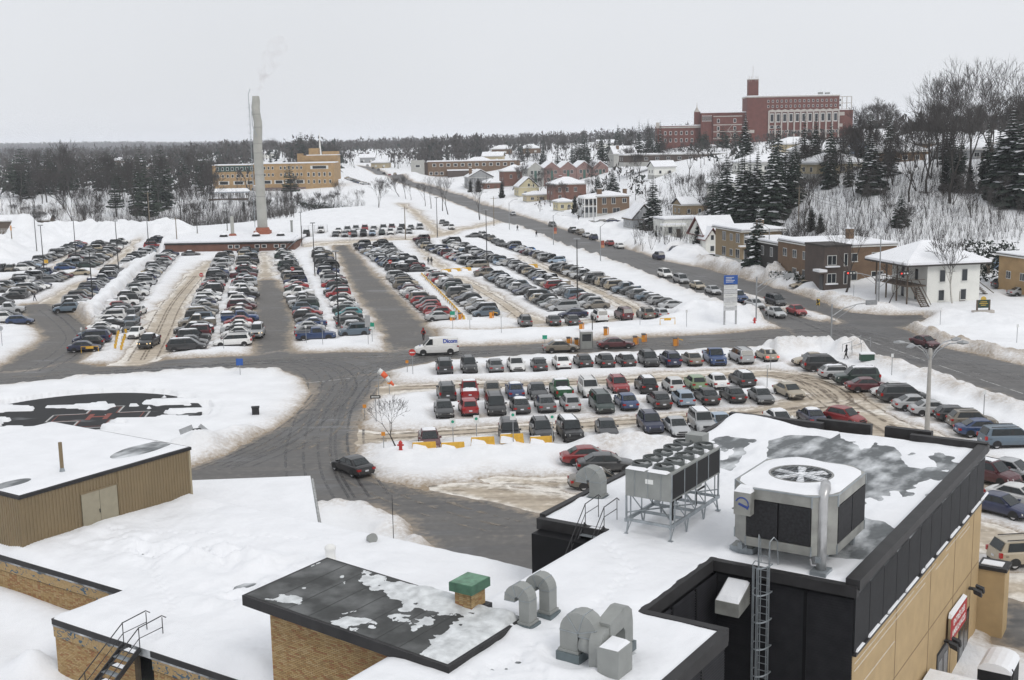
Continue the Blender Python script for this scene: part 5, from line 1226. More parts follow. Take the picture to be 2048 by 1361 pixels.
q = [(1.2,1.15),(1.2,2.0),(1.55,1.95),(1.85,1.7),(1.95,1.2),(1.95,.35),(1.3,.35),(1.3,1.0)]
m_.face([(x,-.05,z) for x,z in q]); m_.face([(x,.55,z) for x,z in q][::-1])
for (x0,z0_),(x1,z1_) in zip(q,q[1:] + q[:1]): m_.face([(x0,-.05,z0_),(x0,.55,z0_),(x1,.55,z1_),(x1,-.05,z1_)])
m_.build('elbow',DUCT,bw); MB().box(1.2,-.15,0,2.05,.65,.36).build('curb',MATS['curb_steel'],bw)
MB().hexa([(-.8,-.85,1.152),(.2,-.85,1.152),(.2,-.05,1.152),(-.8,-.05,1.152),(-.5,-.7,1.22),(.15,-.7,1.24),(.15,-.1,1.26),(-.5,-.1,1.22)]).build('snow_patch',ROOFSNOW,bw)
for x in (-.55,.55):
 for y in (.06,.44): MB().bar((x,y,0),(x,y,.3),.05).build('leg',GALV,bw)
def stair(name,origin,rz,n,run,rise,width,label,rail=True,mat=None):
 o = empty(name,origin,rz,label,'stair'); mat = mat or M('stair_steel',(0.03,0.03,0.032),.5,var=.3)
 for s in (-width / 2,width / 2): MB().bar((0,s,.1),(n * run,s,n * rise + .1),.05,.22).build('stringer',mat,o)
 for k in range(n):
  t = MB().box(k * run,-width / 2,(k + 1) * rise - .04,k * run + run * .9,width / 2,(k + 1) * rise).build('tread',GALV if k % 2 else mat,o)
  if k % 2 == 0: MB().hexa([(k * run + .02,-width / 2 + .05,(k + 1) * rise + .002),(k * run + run * .8,-width / 2 + .05,(k + 1) * rise + .002),(k * run + run * .8,width * .2,(k + 1) * rise + .002),(k * run + .02,width * .2,(k + 1) * rise + .002),
                                  (k * run + .06,-width / 2 + .1,(k + 1) * rise + .06),(k * run + run * .7,-width / 2 + .1,(k + 1) * rise + .06),(k * run + run * .7,width * .1,(k + 1) * rise + .06),(k * run + .06,width * .1,(k + 1) * rise + .06)]).build('tread_snow',ROOFSNOW,t)
 if rail:
  for s in (-width / 2,width / 2):
   r = MB(); T = (n * run,s,n * rise)
   r.tube([(0,s,1.0),(T[0],s,T[2] + 1.0),(T[0] + 1.2,s,T[2] + 1.1),(T[0] + 1.4,s,T[2] + .95)],.024,6); r.tube([(0,s,.55),(T[0],s,T[2] + .55),(T[0] + 1.2,s,T[2] + .6)],.018,6)
   r.build('handrail',mat,o)
   for x in (0,n * run * .5,n * run,n * run + 1.2):
    z0_ = min(x / run,n) * rise; MB().tube([(x,s,z0_),(x,s,z0_ + 1.03)],.02,6).build('post',mat,o)
 return o
x,y = abw(-1.35,11.95)
stair('roof_stair',(x,y,7.3),ANG,9,.27,.27,.95,'black steel stair with handrail climbing to the chiller roof')
x,y = abw(-17.2,25.6)
stair('roof_stair',(x,y,3.7),ANG + .0,13,.3,.21,1.0,'black steel stair with twin handrails at the lower left brick wall')
# ---- lower roof on the left with its shed
low = empty('lower_wing',(*ORG,0),ANG,'low tan brick wing under a wide snow covered flat roof','building')
LP = [(-13.1,12),(2.6,12),(2.6,43),(-9.35,43),(-9.35,31.15),(-13.1,31.15)]
MB().prism([(p[0],p[1]) for p in LP],6.1,6.45).build('roof',MEMB,low)
def dep2(X,Y,D):
 base = .24 + .2 * fbm(X,Y,5,3,5) + .1 * fbm(X,Y,1.3,3,8)
 lump = np.exp(-(((X + 4.5 + .25 * (Y - 31)) / 1.6) ** 2 + ((Y - 31) / 6) ** 2)) + np.exp(-(((X + 7) / 2.0) ** 2 + ((Y - 24.5) / 3.0) ** 2))
 base = base + lump * (.22 + .95 * fbm(X,Y,1.1,4,12))
 base = base - .65 * np.exp(-(((X + 6.4) / .8) ** 2 + ((Y - 26.6) / .55) ** 2))
 base = base + .5 * np.exp(-(((X + 12.2) / 1.5) ** 2 + ((Y - 20) / 3) ** 2)) + .25 * np.exp(-((Y - 39) / 1.2) ** 2) * (X < 2)
 base = base + .04 * fbm(X,Y,.5,3,62) - tracks(X,Y,[(-12.5,25.2),(-10,27),(-7.5,31),(-5.5,35),(-4.3,38.6)]) - tracks(X,Y,[(-4.5,38),(-2,33),(.5,27)],.45)
 e = np.clip(D / .6,0,1); e = e * (2 - e)
 return np.where(base > 0,base * e,base)
snow_roof('roof_snow',LP,6.455,dep2,low,.14)
INSUL = M_two('insulation_board',(0.36,0.25,0.12),(0.05,0.1,0.15),1.5,0.56,0.6,(.8,.8),stretch=(1.6,1.6,3.2),bump=0,dist=1.5)
for a_,b0,b1,zb in [(-9.35,31.15,44,3),(-13.1,25.9,31.15,2),(-13.1,12,24.7,2)]:
 MB().box(a_ + .1,b0,zb,a_ + .4,b1,6.1).build('wall',MORTAR,low)
 nb = max(1,round((b1 - b0) / 1.25))
 for k in range(nb):
  MB().box(a_ + .02,b0 + (b1 - b0) * k / nb + .006,5.62,a_ + .2,b0 + (b1 - b0) * (k + 1) / nb - .006,6.2).build('insulation_panel',INSUL,low)
 MB().box(a_ - .03,b0,6.2,a_ + .25,b1,6.46).build('edge_flashing',COPING,low)
brick_wall(low,(-13.0,31.15),(-13.0,25.9),3.4,5.6,300)
_b2 = MB()
for a_,b0,b1,z0_ in [(-9.25,43.5,31.15,4.2),(-13.0,24.7,17.5,4.2)]:
 rws = int((5.6 - z0_) / .068)
 for r_ in range(rws):
  z = z0_ + r_ * .068; yb = b0
  while yb > b1 + .1:
   _b2.box(a_ - .015,max(yb - .2,b1),z,a_ + .05,yb - .006,z + .056); yb -= .21
_b2.build('bricks',BRICKP,low)['kind'] = 'stuff'
MB().box(-13.0,30.9,2,-9.3,31.1,6.1).build('side_wall',MORTAR,low)
MB().box(2.3,12,-.5,2.5,43,6.1).build('back_wall',TANW,low)
MB().box(-8.8,12,4.9,2.2,42,5.4).build('ceiling_slab',MORTAR,low)
tp = [(-34,10),(-9.2,10),(-9.2,60),(-34,60)]
tr_ = empty('terrace_roof',(*ORG,0),ANG,'snow drifted terrace roof below the left brick walls','roof')
MB().prism(tp,2.6,3.2).build('slab',MEMB,tr_)
snow_roof('snow_drift',tp,3.25,lambda X,Y,D: .55 + .35 * fbm(X,Y,5,3,14) + .9 * np.exp(-((X + 9.8) / 1.4) ** 2) * (Y > 31) * np.clip((Y - 31) / 3 + .35,0,1.15) + 1.0 * np.exp(-(((X + 13.3) / .8) ** 2 + ((Y - 32.5) / 1.0) ** 2)) + .6 * np.exp(-(((X + 14) / 2) ** 2 + ((Y - 20) / 3.5) ** 2)),tr_,.35)
cp = empty('loading_canopy',(*ORG,0),ANG,'snow covered canopy roof with a ragged right edge behind the lower wing','canopy')
CP = [(2.75,30.6),(9.8,38.0),(6.5,44),(2.75,44)]
CP = [(2.75,30.9),(3.6,30.9),(10.6,38.0),(5.6,44.5),(2.75,44.5)]
MB().prism(CP,5.2,5.75).build('slab',COPING,cp)
sm = MB(); cen = Vector((5,38.5,6.1));
sm.prism(CP,5.752,[5.95] * 5); sm.build('snow_cover',ROOFSNOW,cp)
MB().box(4,37,0,5,43,5.2).build('support_wall',TANW,cp)
ed = MB(); rr = random.Random(5)
for k in range(40):
 t = k / 40; p = Vector((3.6,30.9,0)).lerp(Vector((10.6,38.0,0)),t); h = rr.uniform(.15,.75); ed.box(p.x,p.y - .12,5.75 - h,p.x + .16,p.y + .0,5.8)
ed.build('icicles',M('grey_ice',(0.35,0.36,0.36),.3,var=.4,scale=6),cp)['kind'] = 'stuff'
sh = empty('metal_shed',(*ORG,0),ANG,'brown corrugated metal shed with double doors on the lower roof','shed')
RIBM = M('brown_metal',(0.2,0.15,0.085),0.6,var=.08,scale=.8); SHA0,SHA1,SHB0,SHB1 = -8.9,2.1,39.3,52
def corrugated(p,q,z0,z1,skip=None):
 p = Vector((*p,0)); q = Vector((*q,0)); l = (q - p).length; d = (q - p) / l; nn = Vector((d.y,-d.x,0)); m_ = MB(); x = 0; pr = []
 while x < l: pr += [(x,0),(x + .07,0),(x + .09,.035),(x + .16,.035),(x + .18,0)]; x += .2
 pts = [p + d * min(a_,l) + nn * b_ for a_,b_ in pr]
 for s,t in zip(pts,pts[1:]):
  m_.face([s + Vector((0,0,z0)),t + Vector((0,0,z0)),t + Vector((0,0,z1)),s + Vector((0,0,z1))])
 return m_
corrugated((SHA0,SHB0),(-5.4,SHB0),6.3,9.45).build('wall',RIBM,sh)
corrugated((-5.4,SHB0),(-3.0,SHB0),8.75,9.45).build('wall',RIBM,sh)
corrugated((-3.0,SHB0),(SHA1,SHB0),6.3,9.45).build('wall',RIBM,sh)
corrugated((SHA0,SHB1),(SHA0,SHB0),5.6,9.45).build('wall',RIBM,sh)
MB().box(SHA0 + .05,SHB0 + .06,6.0,SHA1 - .02,SHB1,9.4).build('core',RIBM,sh)
MB().box(SHA1 - .12,SHB0 - .05,6.3,SHA1 + .02,SHB0 + .1,9.45).build('corner_trim',M('beige_trim',(0.32,0.27,0.18),.6),sh)
DOORT = M('door_tan',(0.29,0.26,0.19),.6,var=.07)
for a0,a1 in ((-5.33,-4.215),(-4.19,-3.07)):
 dd = MB().box(a0,SHB0 - .03,6.5,a1,SHB0 + .03,8.72).build('door',DOORT,sh)
MB().tube([(-4.28,SHB0 - .08,7.5),(-4.28,SHB0 - .08,7.7)],.025,6).build('door_handle',TRIM,sh)
MB().box(-5.4,SHB0 - .05,8.72,-3.0,SHB0 + .03,8.8).build('door_lintel',RIBM,sh)
MB().box(SHA0 - .06,SHB0 - .1,9.45,SHA1 + .08,SHB1,9.62).build('roof_edge',COPING,sh)
MB().box(SHA0 + .1,SHB0 + .12,9.62,SHA1 - .1,SHB1 - .1,9.63).build('roof',MEMB,sh)
SP = [(SHA0 + .05,SHB0 + .02),(SHA1 - .02,SHB0 + .02),(SHA1 - .02,SHB1),(SHA0 + .05,SHB1)]
snow_roof('roof_snow',SP,9.635,lambda X,Y,D: (.1 + .08 * fbm(X,Y,2.5,3,8) - .4 * np.exp(-(((X - .2 - .3 * (Y - 41)) / 1.8) ** 2 + ((Y - 41.3) / .75) ** 2)) - .35 * np.exp(-(((X + 7.8) / 1.1) ** 2 + ((Y - 41.6) / .5) ** 2))) * np.minimum(1,.1 + D / .4) - .002,sh,.2)
vpipe = empty('vent_pipe',(*abw(-5.2,40.9),9.6),0,'slender brown vent pipe standing on the shed roof','pipe')
MB().tube([(0,0,0),(0,0,1.75)],.1,10).build('pipe',RIBM,vpipe); MB().lathe([(.16,0),(.16,.12),(.11,.35)],10).build('collar',GALV,vpipe)
v1 = empty('roof_ventilator',(*abw(-1.9,25.0),6.5),0,'white domed roof ventilator behind the dark flat roof','vent')
MB().lathe([(.32,0),(.3,.2),(.25,.22),(.25,.75),(.28,.78),(.27,.9),(.15,1.0),(0,1.03)],16).build('drum',WHITE,v1,smooth=True)
v2 = empty('roof_ventilator',(*abw(1.4,25.2),6.4),.6,'tilted grey round vent end near the lower roof far edge','vent')
MB().tube([(0,0,.05),(0,0,.4),(-.1,-.35,.52)],.26,14).build('drum',DUCT,v2)
an = empty('antenna_rod',(*abw(2.2,24.4),6.4),0,'thin dark rod at the far edge of the lower roof','rod'); MB().tube([(0,0,0),(0,0,2.6)],.02,5).build('rod',TRIM,an)
# ---- lift house with the overhanging dark roof
eh = empty('lift_house',(*ORG,0),ANG,'brick lift house under an overhanging dark roof with patches of ice','building')
ea0,ea1,eb0,eb1 = -13.45,-10.2,9.4,17.45
MB().box(ea0 + .05,eb0,5.6,ea1,eb1 - .05,9.75).build('wall',MORTAR,eh)
brick_wall(eh,(ea0 + .05,eb1),(ea0 + .05,9.6),5.9,10.1,300,top=lambda s: 10.1 - s * .055)
zl,zr_ = 10.6,10.08
def rz_(b): return zr_ + (zl - zr_) * (b - 8.75) / (18.0 - 8.75)
R0 = [(-14.2,8.75),(-9.65,8.75),(-9.65,18.0),(-14.2,18.0)]
MB().prism(R0,[rz_(p[1]) - .38 for p in R0],[rz_(p[1]) for p in R0]).build('fascia',COPING,eh)
R1 = [(-14.08,8.87),(-9.77,8.87),(-9.77,17.88),(-14.08,17.88)]
MB().prism(R1,[rz_(p[1]) for p in R1],[rz_(p[1]) + .012 for p in R1]).build('roof_sheet',M_two('charcoal_membrane',(0.042,0.044,0.043),(0.17,0.175,0.175),.7,.45,.75,(.7,.6),bump=.05),eh)
mb = MB()
for k in range(1,9):
 b_ = 8.87 + k * 1.0; mb.hexa([(-14.08,b_ - .012,rz_(b_) + .012),(-9.77,b_ - .012,rz_(b_) + .012),(-9.77,b_ + .012,rz_(b_) + .012),(-14.08,b_ + .012,rz_(b_) + .012),(-14.08,b_ - .012,rz_(b_) + .018),(-9.77,b_ - .012,rz_(b_) + .018),(-9.77,b_ + .012,rz_(b_) + .018),(-14.08,b_ + .012,rz_(b_) + .018)])
mb.build('roof_seam',M('seam_dark',(0.035,0.036,0.035),.7),eh)
def dep3(X,Y,D):
 n = fbm(X,Y,1.5,5,51) + .5 * fbm(X * 1.4 + Y * .5,Y * 1.2,.5,4,3)
 k = n * .1 - .026
 k = k + .3 * np.exp(-(((X + 9.9) / .85) ** 2 + ((Y - 12.0) / 1.5) ** 2)) + .12 * np.exp(-(((X + 12.2) / 1.7) ** 2 + ((Y - 9.5) / .7) ** 2)) + .25 * np.exp(-(((X + 10) / .6) ** 2 + ((Y - 9.2) / 1.0) ** 2))
 k = np.minimum(k,.35); k = np.where(k > 0,k * np.minimum(1,D / .15),k)
 return k + rz_(Y) + .012
snow_roof('roof_ice',R1,0,dep3,eh,.07,M('icy_snow',(0.6,0.62,0.63),.5,var=.25,scale=2.5,bump=.3,bscale=20))
chm = empty('brick_chimney',(*abw(-9.95,10.9),9.9),ANG,'small tan brick chimney with a green metal cap','chimney')
MB().box(-.42,-.36,0,.42,.36,.95).build('stack',MORTAR,chm)
bb = MB()
for r_ in range(9):
 z = .35 + r_ * .068
 for k in range(4): bb.box(-.43,-.36 + k * .18 + .004,z,-.36,-.36 + (k + 1) * .18 - .004,z + .056); bb.box(-.43 + k * .215,-.372,z,-.43 + (k + 1) * .215 - .01,-.3,z + .056)
bb.build('bricks',BRICKP,chm)['kind'] = 'stuff'
GREENM = M('green_copper',(0.06,0.14,0.09),.6,var=.25,scale=3)
MB().box(-.58,-.5,.95,.58,.5,1.28).build('cap',GREENM,chm); MB().box(-.55,-.47,1.28,.55,.47,1.3).build('cap_top',M('green_copper_light',(0.12,0.24,0.16),.6,var=.3,scale=4),chm)
MB().box(-.6,-.55,0,.6,.55,.32).build('base_flashing',COPING,chm)
wj = MB().box(-1.7,3.15,22.0,-1.548,3.25,25.3); wj.build('window_jamb',TANW)
bpy.data.objects['window_jamb']['kind'] = 'structure'
# ------------------------------------------------------------------ vehicles
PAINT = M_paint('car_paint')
TRIM = M('black_trim',(0.016,0.016,0.017),0.6,var=0.2)
TYRE = M('tyre_rubber',(0.02,0.02,0.021),0.85,var=0.3,scale=8)
RIM = M('wheel_alloy',(0.42,0.42,0.43),0.4,metal=0.15,var=0.2,scale=6)
CGLASS = M('car_glass',(0.016,0.021,0.023),0.07,var=0.2,scale=1.5)
LAMPC = M('headlamp_glass',(0.62,0.62,0.6),0.15,var=0.1)
LAMPR = M('tail_lamp_red',(0.35,0.012,0.012),0.2,var=0.1)
PLATE = M('number_plate',(0.6,0.62,0.65),0.5,var=0.05)
CSNOW = snow_mat('car_snow',0.4)
def emit(name,col,s):
 m,nt,bs = _new(name); bs.inputs['Base Color'].default_value = (*col,1)
 bs.inputs['Emission Color'].default_value = (*col,1); bs.inputs['Emission Strength'].default_value = s
 MATS[name] = m; return m
LAMPON = emit('headlamp_lit',(1.0,0.72,0.35),2.2); TAILON = emit('tail_lamp_lit',(1.0,0.06,0.04),1.2)
SPEC = {
 'sedan': dict(L=4.7,W=1.8,low=[(-2.35,.62),(-2.25,.9),(-2.0,.98),(-1.55,1.0),(-.9,.98),(0.4,.95),(1.0,.92),(1.6,.82),(2.05,.72),(2.28,.6),(2.35,.48)],
               base=(-1.75,1.15),roof=(-1.0,.28),zr=1.45,wr=.32,ax=(-1.38,1.42),bp=-.28),
 'hatchback': dict(L=4.15,W=1.72,low=[(-2.07,.62),(-2.0,.98),(-1.75,1.02),(-1.2,1.02),(-.6,1.0),(0.3,.97),(.95,.94),(1.4,.84),(1.8,.72),(2.02,.6),(2.07,.48)],
               base=(-1.92,1.1),roof=(-1.45,.3),zr=1.5,wr=.31,ax=(-1.25,1.3),bp=-.3),
 'crossover': dict(L=4.55,W=1.84,low=[(-2.27,.7),(-2.2,1.08),(-2.0,1.12),(-1.4,1.12),(-.6,1.1),(0.4,1.07),(1.0,1.05),(1.55,.98),(2.0,.88),(2.22,.72),(2.27,.55)],
               base=(-2.1,1.15),roof=(-1.6,.35),zr=1.68,wr=.36,ax=(-1.32,1.36),bp=-.3),
 'suv': dict(L=4.7,W=1.88,low=[(-2.35,.75),(-2.31,1.14),(-2.1,1.18),(-1.5,1.18),(-.6,1.17),(0.5,1.15),(1.05,1.13),(1.6,1.08),(2.1,1.0),(2.3,.85),(2.35,.62)],
             base=(-2.25,1.15),roof=(-2.0,.5),zr=1.82,wr=.38,ax=(-1.38,1.42),bp=-.25),
 'minivan': dict(L=5.05,W=1.94,low=[(-2.52,.7),(-2.46,1.1),(-2.25,1.12),(-1.5,1.12),(-.5,1.1),(0.6,1.06),(1.2,1.02),(1.7,.92),(2.2,.78),(2.46,.64),(2.52,.5)],
                 base=(-2.4,1.55),roof=(-2.05,.6),zr=1.75,wr=.34,ax=(-1.5,1.55),bp=-.1),
 'wagon': dict(L=4.6,W=1.76,low=[(-2.3,.65),(-2.24,.98),(-2.0,1.0),(-1.4,1.0),(-.6,.98),(0.4,.96),(1.05,.93),(1.55,.84),(2.0,.74),(2.22,.6),(2.3,.48)],
               base=(-2.12,1.15),roof=(-1.7,.35),zr=1.48,wr=.32,ax=(-1.3,1.38),bp=-.3),
 'pickup': dict(L=5.6,W=1.98,low=[(-2.8,.78),(-2.78,1.1),(-2.6,1.12),(-1.6,1.12),(-.95,1.12),(0.3,1.13),(1.25,1.14),(1.9,1.1),(2.4,1.04),(2.72,.88),(2.8,.62)],
    base=(-.75,1.3),roof=(-.6,.62),zr=1.85,wr=.4,ax=(-1.7,1.75),bp=.2),
}
def lerp_tab(tab,x):
 for (x0,z0),(x1,z1) in zip(tab,tab[1:]):
  if x <= x1: return z0 + (z1 - z0) * max(0,(x - x0)) / (x1 - x0)
 return tab[-1][1]
def car_meshes(kind):
 S = SPEC[kind]; L,Wd = S['L'],S['W']; hw = Wd / 2; out = {}
 b = MB()
 xs = sorted(set([x for x,_ in S['low']] + [S['ax'][0] - .42,S['ax'][0] + .42,S['ax'][1] - .42,S['ax'][1] + .42]))
 rings = []
 for x in xs:
  z = lerp_tab(S['low'],x); e = abs(x) / (L / 2)
  w = hw * (1 - 0.16 * max(0,(e - .72) / .28) ** 1.6)
  zl = .2 + .12 * max(0,(e - .85) / .15)
  pts = [(0,zl),(w * .86,zl),(w * .97,zl + .14),(w,.5 * (zl + z) + .02),(w * .975,z - .1),(w * .9,z - .015),(w * .55,z + .025),(0,z + .035)]
  ring = [b._p((x,y,zz)) for y,zz in pts] + [b._p((x,-y,zz)) for y,zz in pts[-2:0:-1]]
  rings.append(ring)
 n = len(rings[0])
 for i in range(len(rings) - 1):
  for j in range(n):
   j2 = (j + 1) % n
   mi = 1 if j in (0,1,n - 1,n - 2) else 0
   b.f.append([rings[i][j],rings[i + 1][j],rings[i + 1][j2],rings[i][j2]][::-1]); b.m.append(mi)
 b.f.append(rings[0][:]); b.m.append(0); b.f.append(rings[-1][::-1]); b.m.append(0)
 xb0,xb1 = S['base']; xr0,xr1 = S['roof']; zr = S['zr']
 zb0 = lerp_tab(S['low'],xb0) - .02; zb1 = lerp_tab(S['low'],xb1) - .02; zm = lerp_tab(S['low'],S['bp'])
 wb = hw * .9; wr = hw * (.74 if kind not in ('minivan','suv','pickup','van') else .79)
 def ringc(x,z,w): return [(x,w,z),(x,w * .4,z + (.025 if z > zm + .1 else 0)),(x,-w * .4,z + (.025 if z > zm + .1 else 0)),(x,-w,z)]
 xm = (xr0 + xr1) / 2
 lowr = [ringc(xb0,zb0,wb * .9),ringc(xr0,zm - .02,wb),ringc(xm,zm - .02,wb),ringc(xr1,zm - .02,wb),ringc(xb1,zb1,wb * .93)]
 top = [ringc(xr0,zr - .05,wr * .95),ringc(xm,zr,wr),ringc(xr1,zr - .03,wr * .97)]
 C = lambda q: [b._p(p) for p in q]
 r0,t0,t1,t2,r1 = C(lowr[0]),C(top[0]),C(top[1]),C(top[2]),C(lowr[4])
 def strip(p,q):
  for j in range(3): b.f.append([p[j],p[j + 1],q[j + 1],q[j]]); b.m.append(0)
 strip(r0,t0); strip(t0,t1); strip(t1,t2); strip(t2,r1)
 for s in (1,-1):
  l = [b._p(q[0 if s > 0 else 3]) for q in lowr[1:4]]
  k = 0 if s > 0 else 3
  for f in ([r0[k],l[0],t0[k]],[l[0],l[1],t1[k],t0[k]],[l[1],l[2],t2[k],t1[k]],[l[2],r1[k],t2[k]]):
   b.f.append(f if s > 0 else f[::-1]); b.m.append(0)
 for ax in S['ax']:
  for s in (1,-1):
   rr = S['wr'] + .07
   b.face([(ax + rr * math.cos(a),s * (hw + .006),S['wr'] + rr * math.sin(a)) for a in [math.pi * q / 8 - .25 * (q == 0) + .25 * (q == 8) for q in range(9)]],1)
 fx = L / 2
 b.box(fx - .04,-hw * .62,.36,fx + .02,hw * .62,.5,1)
 b.box(fx - .06,-hw * .45,.56 if kind not in ('suv','pickup') else .68,fx - .005 + .02,hw * .45,.66 if kind not in ('suv','pickup') else .9,1)
 b.box(-fx - .02,-hw * .7,.3,-fx + .1,hw * .7,.42,1)
 for s in (1,-1):
  b.box(xb1 - .35,s * (wb + .02),zm - .02,xb1 - .17,s * (wb + .2),zm + .12,0)
  b.box(xr0 - .1,s * (hw * .985 + .001),zm - .22,xr0 + .1,s * (hw * .985 + .02),zm - .19,1)
 if kind in ('suv','minivan','wagon','crossover'):
  for s in (1,-1): b.bar((xr0 + .15,s * wr * .8,zr + .05),(xr1 - .1,s * wr * .8,zr + .055),.04,.05,1)
 if kind == 'pickup':
  b.box(-2.7,-hw * .8,1.0,-.95,hw * .8,1.165,1)
  for s in (1,-1): b.box(-2.78,s * hw * .8,1.1,-.85,s * hw * .95,1.2,0)
  b.box(-2.79,-hw * .8,1.1,-2.7,hw * .8,1.2,0)
 out['body'] = b.mesh('body',[PAINT,TRIM])
 def panel(q,shrink=.1,off=.012):
  q = [Vector(p) for p in q]; c = sum(q,Vector()) / len(q)
  nrm = (q[1] - q[0]).cross(q[2] - q[0]).normalized()
  return [c + (p - c) * (1 - shrink) + nrm * off for p in q]
 g = MB()
 fw = [lowr[4][3],lowr[4][0],top[2][0],top[2][3]]
 g.face(panel([(xb1 + .0,-wb * .93,zb1 + .03),(xb1,wb * .93,zb1 + .03),(xr1,wr * .97,zr - .03),(xr1,-wr * .97,zr - .03)],.09,.03)); out['windshield'] = g.mesh('windshield',CGLASS)
 g = MB(); g.face(panel([(xb0,wb * .9,zb0 + .03),(xb0,-wb * .9,zb0 + .03),(xr0,-wr * .95,zr - .05),(xr0,wr * .95,zr - .05)],.12,.03)); out['rear_window'] = g.mesh('rear_window',CGLASS)
 bp = S['bp']
 for s in (1,-1):
  g = MB()
  zt = zr - .06
  def P(x,top_): return (x,s * (wr if top_ else wb),zt if top_ else zm + .02)
  front = [P(bp + .05,0),P(xb1 - .22,0),P(xr1 - .02,1),P(bp + .05,1)]
  rear = [P(max(xb0 + .3,xb0 + .3),0),P(bp - .05,0),P(bp - .05,1),P(xr0 + .12,1)]
  for q in ((front,rear) if kind != 'van' else (front,[P(bp - .02,0),P(bp,0),P(bp,1),P(bp - .02,1)])):
   q = q if s < 0 else q[::-1]
   g.face(panel(q,.1,.02))
  k = len(g.v) // 2
  fr,re = g.v[:k],g.v[k:]
  i0 = sorted(range(k),key=lambda i: fr[i][0])[:2]; i1 = sorted(range(k),key=lambda i: -re[i][0])[:2]
  i0.sort(key=lambda i: fr[i][2]); i1.sort(key=lambda i: re[i][2])
  g.f.append([i0[0],i0[1],k + i1[1],k + i1[0]]); g.m.append(1)
  out['side_window_' + ('l' if s > 0 else 'r')] = g.mesh('side_window',[CGLASS,TRIM])
 for s,nm in ((1,'l'),(-1,'r')):
  hz = lerp_tab(S['low'],fx - .16) - .09
  g = MB(); g.hexa([(fx - .26,s * hw * .97,hz - .07),(fx + .005,s * hw * .52,hz - .07),(fx - .14,s * hw * .5,hz - .07),(fx - .4,s * hw * .9,hz - .07),
                          (fx - .3,s * hw * .955,hz + .06),(fx - .06,s * hw * .5,hz + .07),(fx - .2,s * hw * .48,hz + .09),(fx - .42,s * hw * .88,hz + .09)])
  out['headlight_' + nm] = g.mesh('headlight',[LAMPC])
  tzz = S['low'][1][1] - .16
  g = MB(); g.box(-fx - .006,s * hw * .58,tzz - .09,-fx + .22,s * hw * .93,tzz + .08)
  if kind in ('suv','minivan','pickup'): g = MB().box(-fx - .006,s * hw * .76,tzz - .16,-fx + .2,s * hw * .955,tzz + .14)
  out['taillight_' + nm] = g.mesh('taillight',[LAMPR])
 g = MB(); g.box(-fx - .02,-.16,S['low'][0][1] - .05,-fx + .05,.16,S['low'][0][1] + .08); out['number_plate'] = g.mesh('number_plate',PLATE)
 w = MB(); nW = 14; R = S['wr']
 ring = lambda r,y: [w._p((r * math.cos(2 * math.pi * i / nW),y,r * math.sin(2 * math.pi * i / nW))) for i in range(nW)]
 q = [ring(R * .86,-.1),ring(R,-.08),ring(R,.08),ring(R * .86,.1),ring(R * .66,.09)]
 for a,c in zip(q,q[1:]):
  for i in range(nW): w.f.append([a[i],a[(i + 1) % nW],c[(i + 1) % nW],c[i]]); w.m.append(0)
 w.f.append(q[0][:]); w.m.append(0)
 cen = w._p((0,.075,0))
 for i in range(nW):
  w.f.append([q[4][i],q[4][(i + 1) % nW],cen]); w.m.append(1 if i % 7 else 0)
 out['wheel'] = w.mesh('wheel',[TYRE,RIM])
 sn = MB()
 rs = random.Random(len(kind))
 nx,ny = 7,5; grid = []
 for i in range(nx):
  for j in range(ny):
   x = xr0 + .12 + (xr1 - xr0 - .24) * i / (nx - 1); y = wr * .86 * (2 * j / (ny - 1) - 1)
   e = i in (0,nx - 1) or j in (0,ny - 1)
   grid.append(sn._p((x + rs.uniform(-.05,.05),y + rs.uniform(-.04,.04),zr + (.0 if e else .07 + rs.uniform(0,.05)) + .012)))
 for i in range(nx - 1):
  for j in range(ny - 1):
   k = i * ny + j; sn.f.append([grid[k],grid[k + ny],grid[k + ny + 1],grid[k + 1]]); sn.m.append(0)
 if kind == 'pickup':
  k0 = []
  for i in range(6):
   for j in range(5):
    x = -2.66 + 1.66 * i / 5; y = hw * .76 * (2 * j / 4 - 1); e = i in (0,5) or j in (0,4)
    k0.append(sn._p((x,y,1.17 + (0 if e else .12 + rs.uniform(0,.14)))))
  for i in range(5):
   for j in range(4):
    k = i * 5 + j; sn.f.append([k0[k],k0[k + 5],k0[k + 6],k0[k + 1]]); sn.m.append(0)
 out['roof_snow'] = sn.mesh('roof_snow',CSNOW,True)
 return out
CM = {k: car_meshes(k) for k in SPEC}
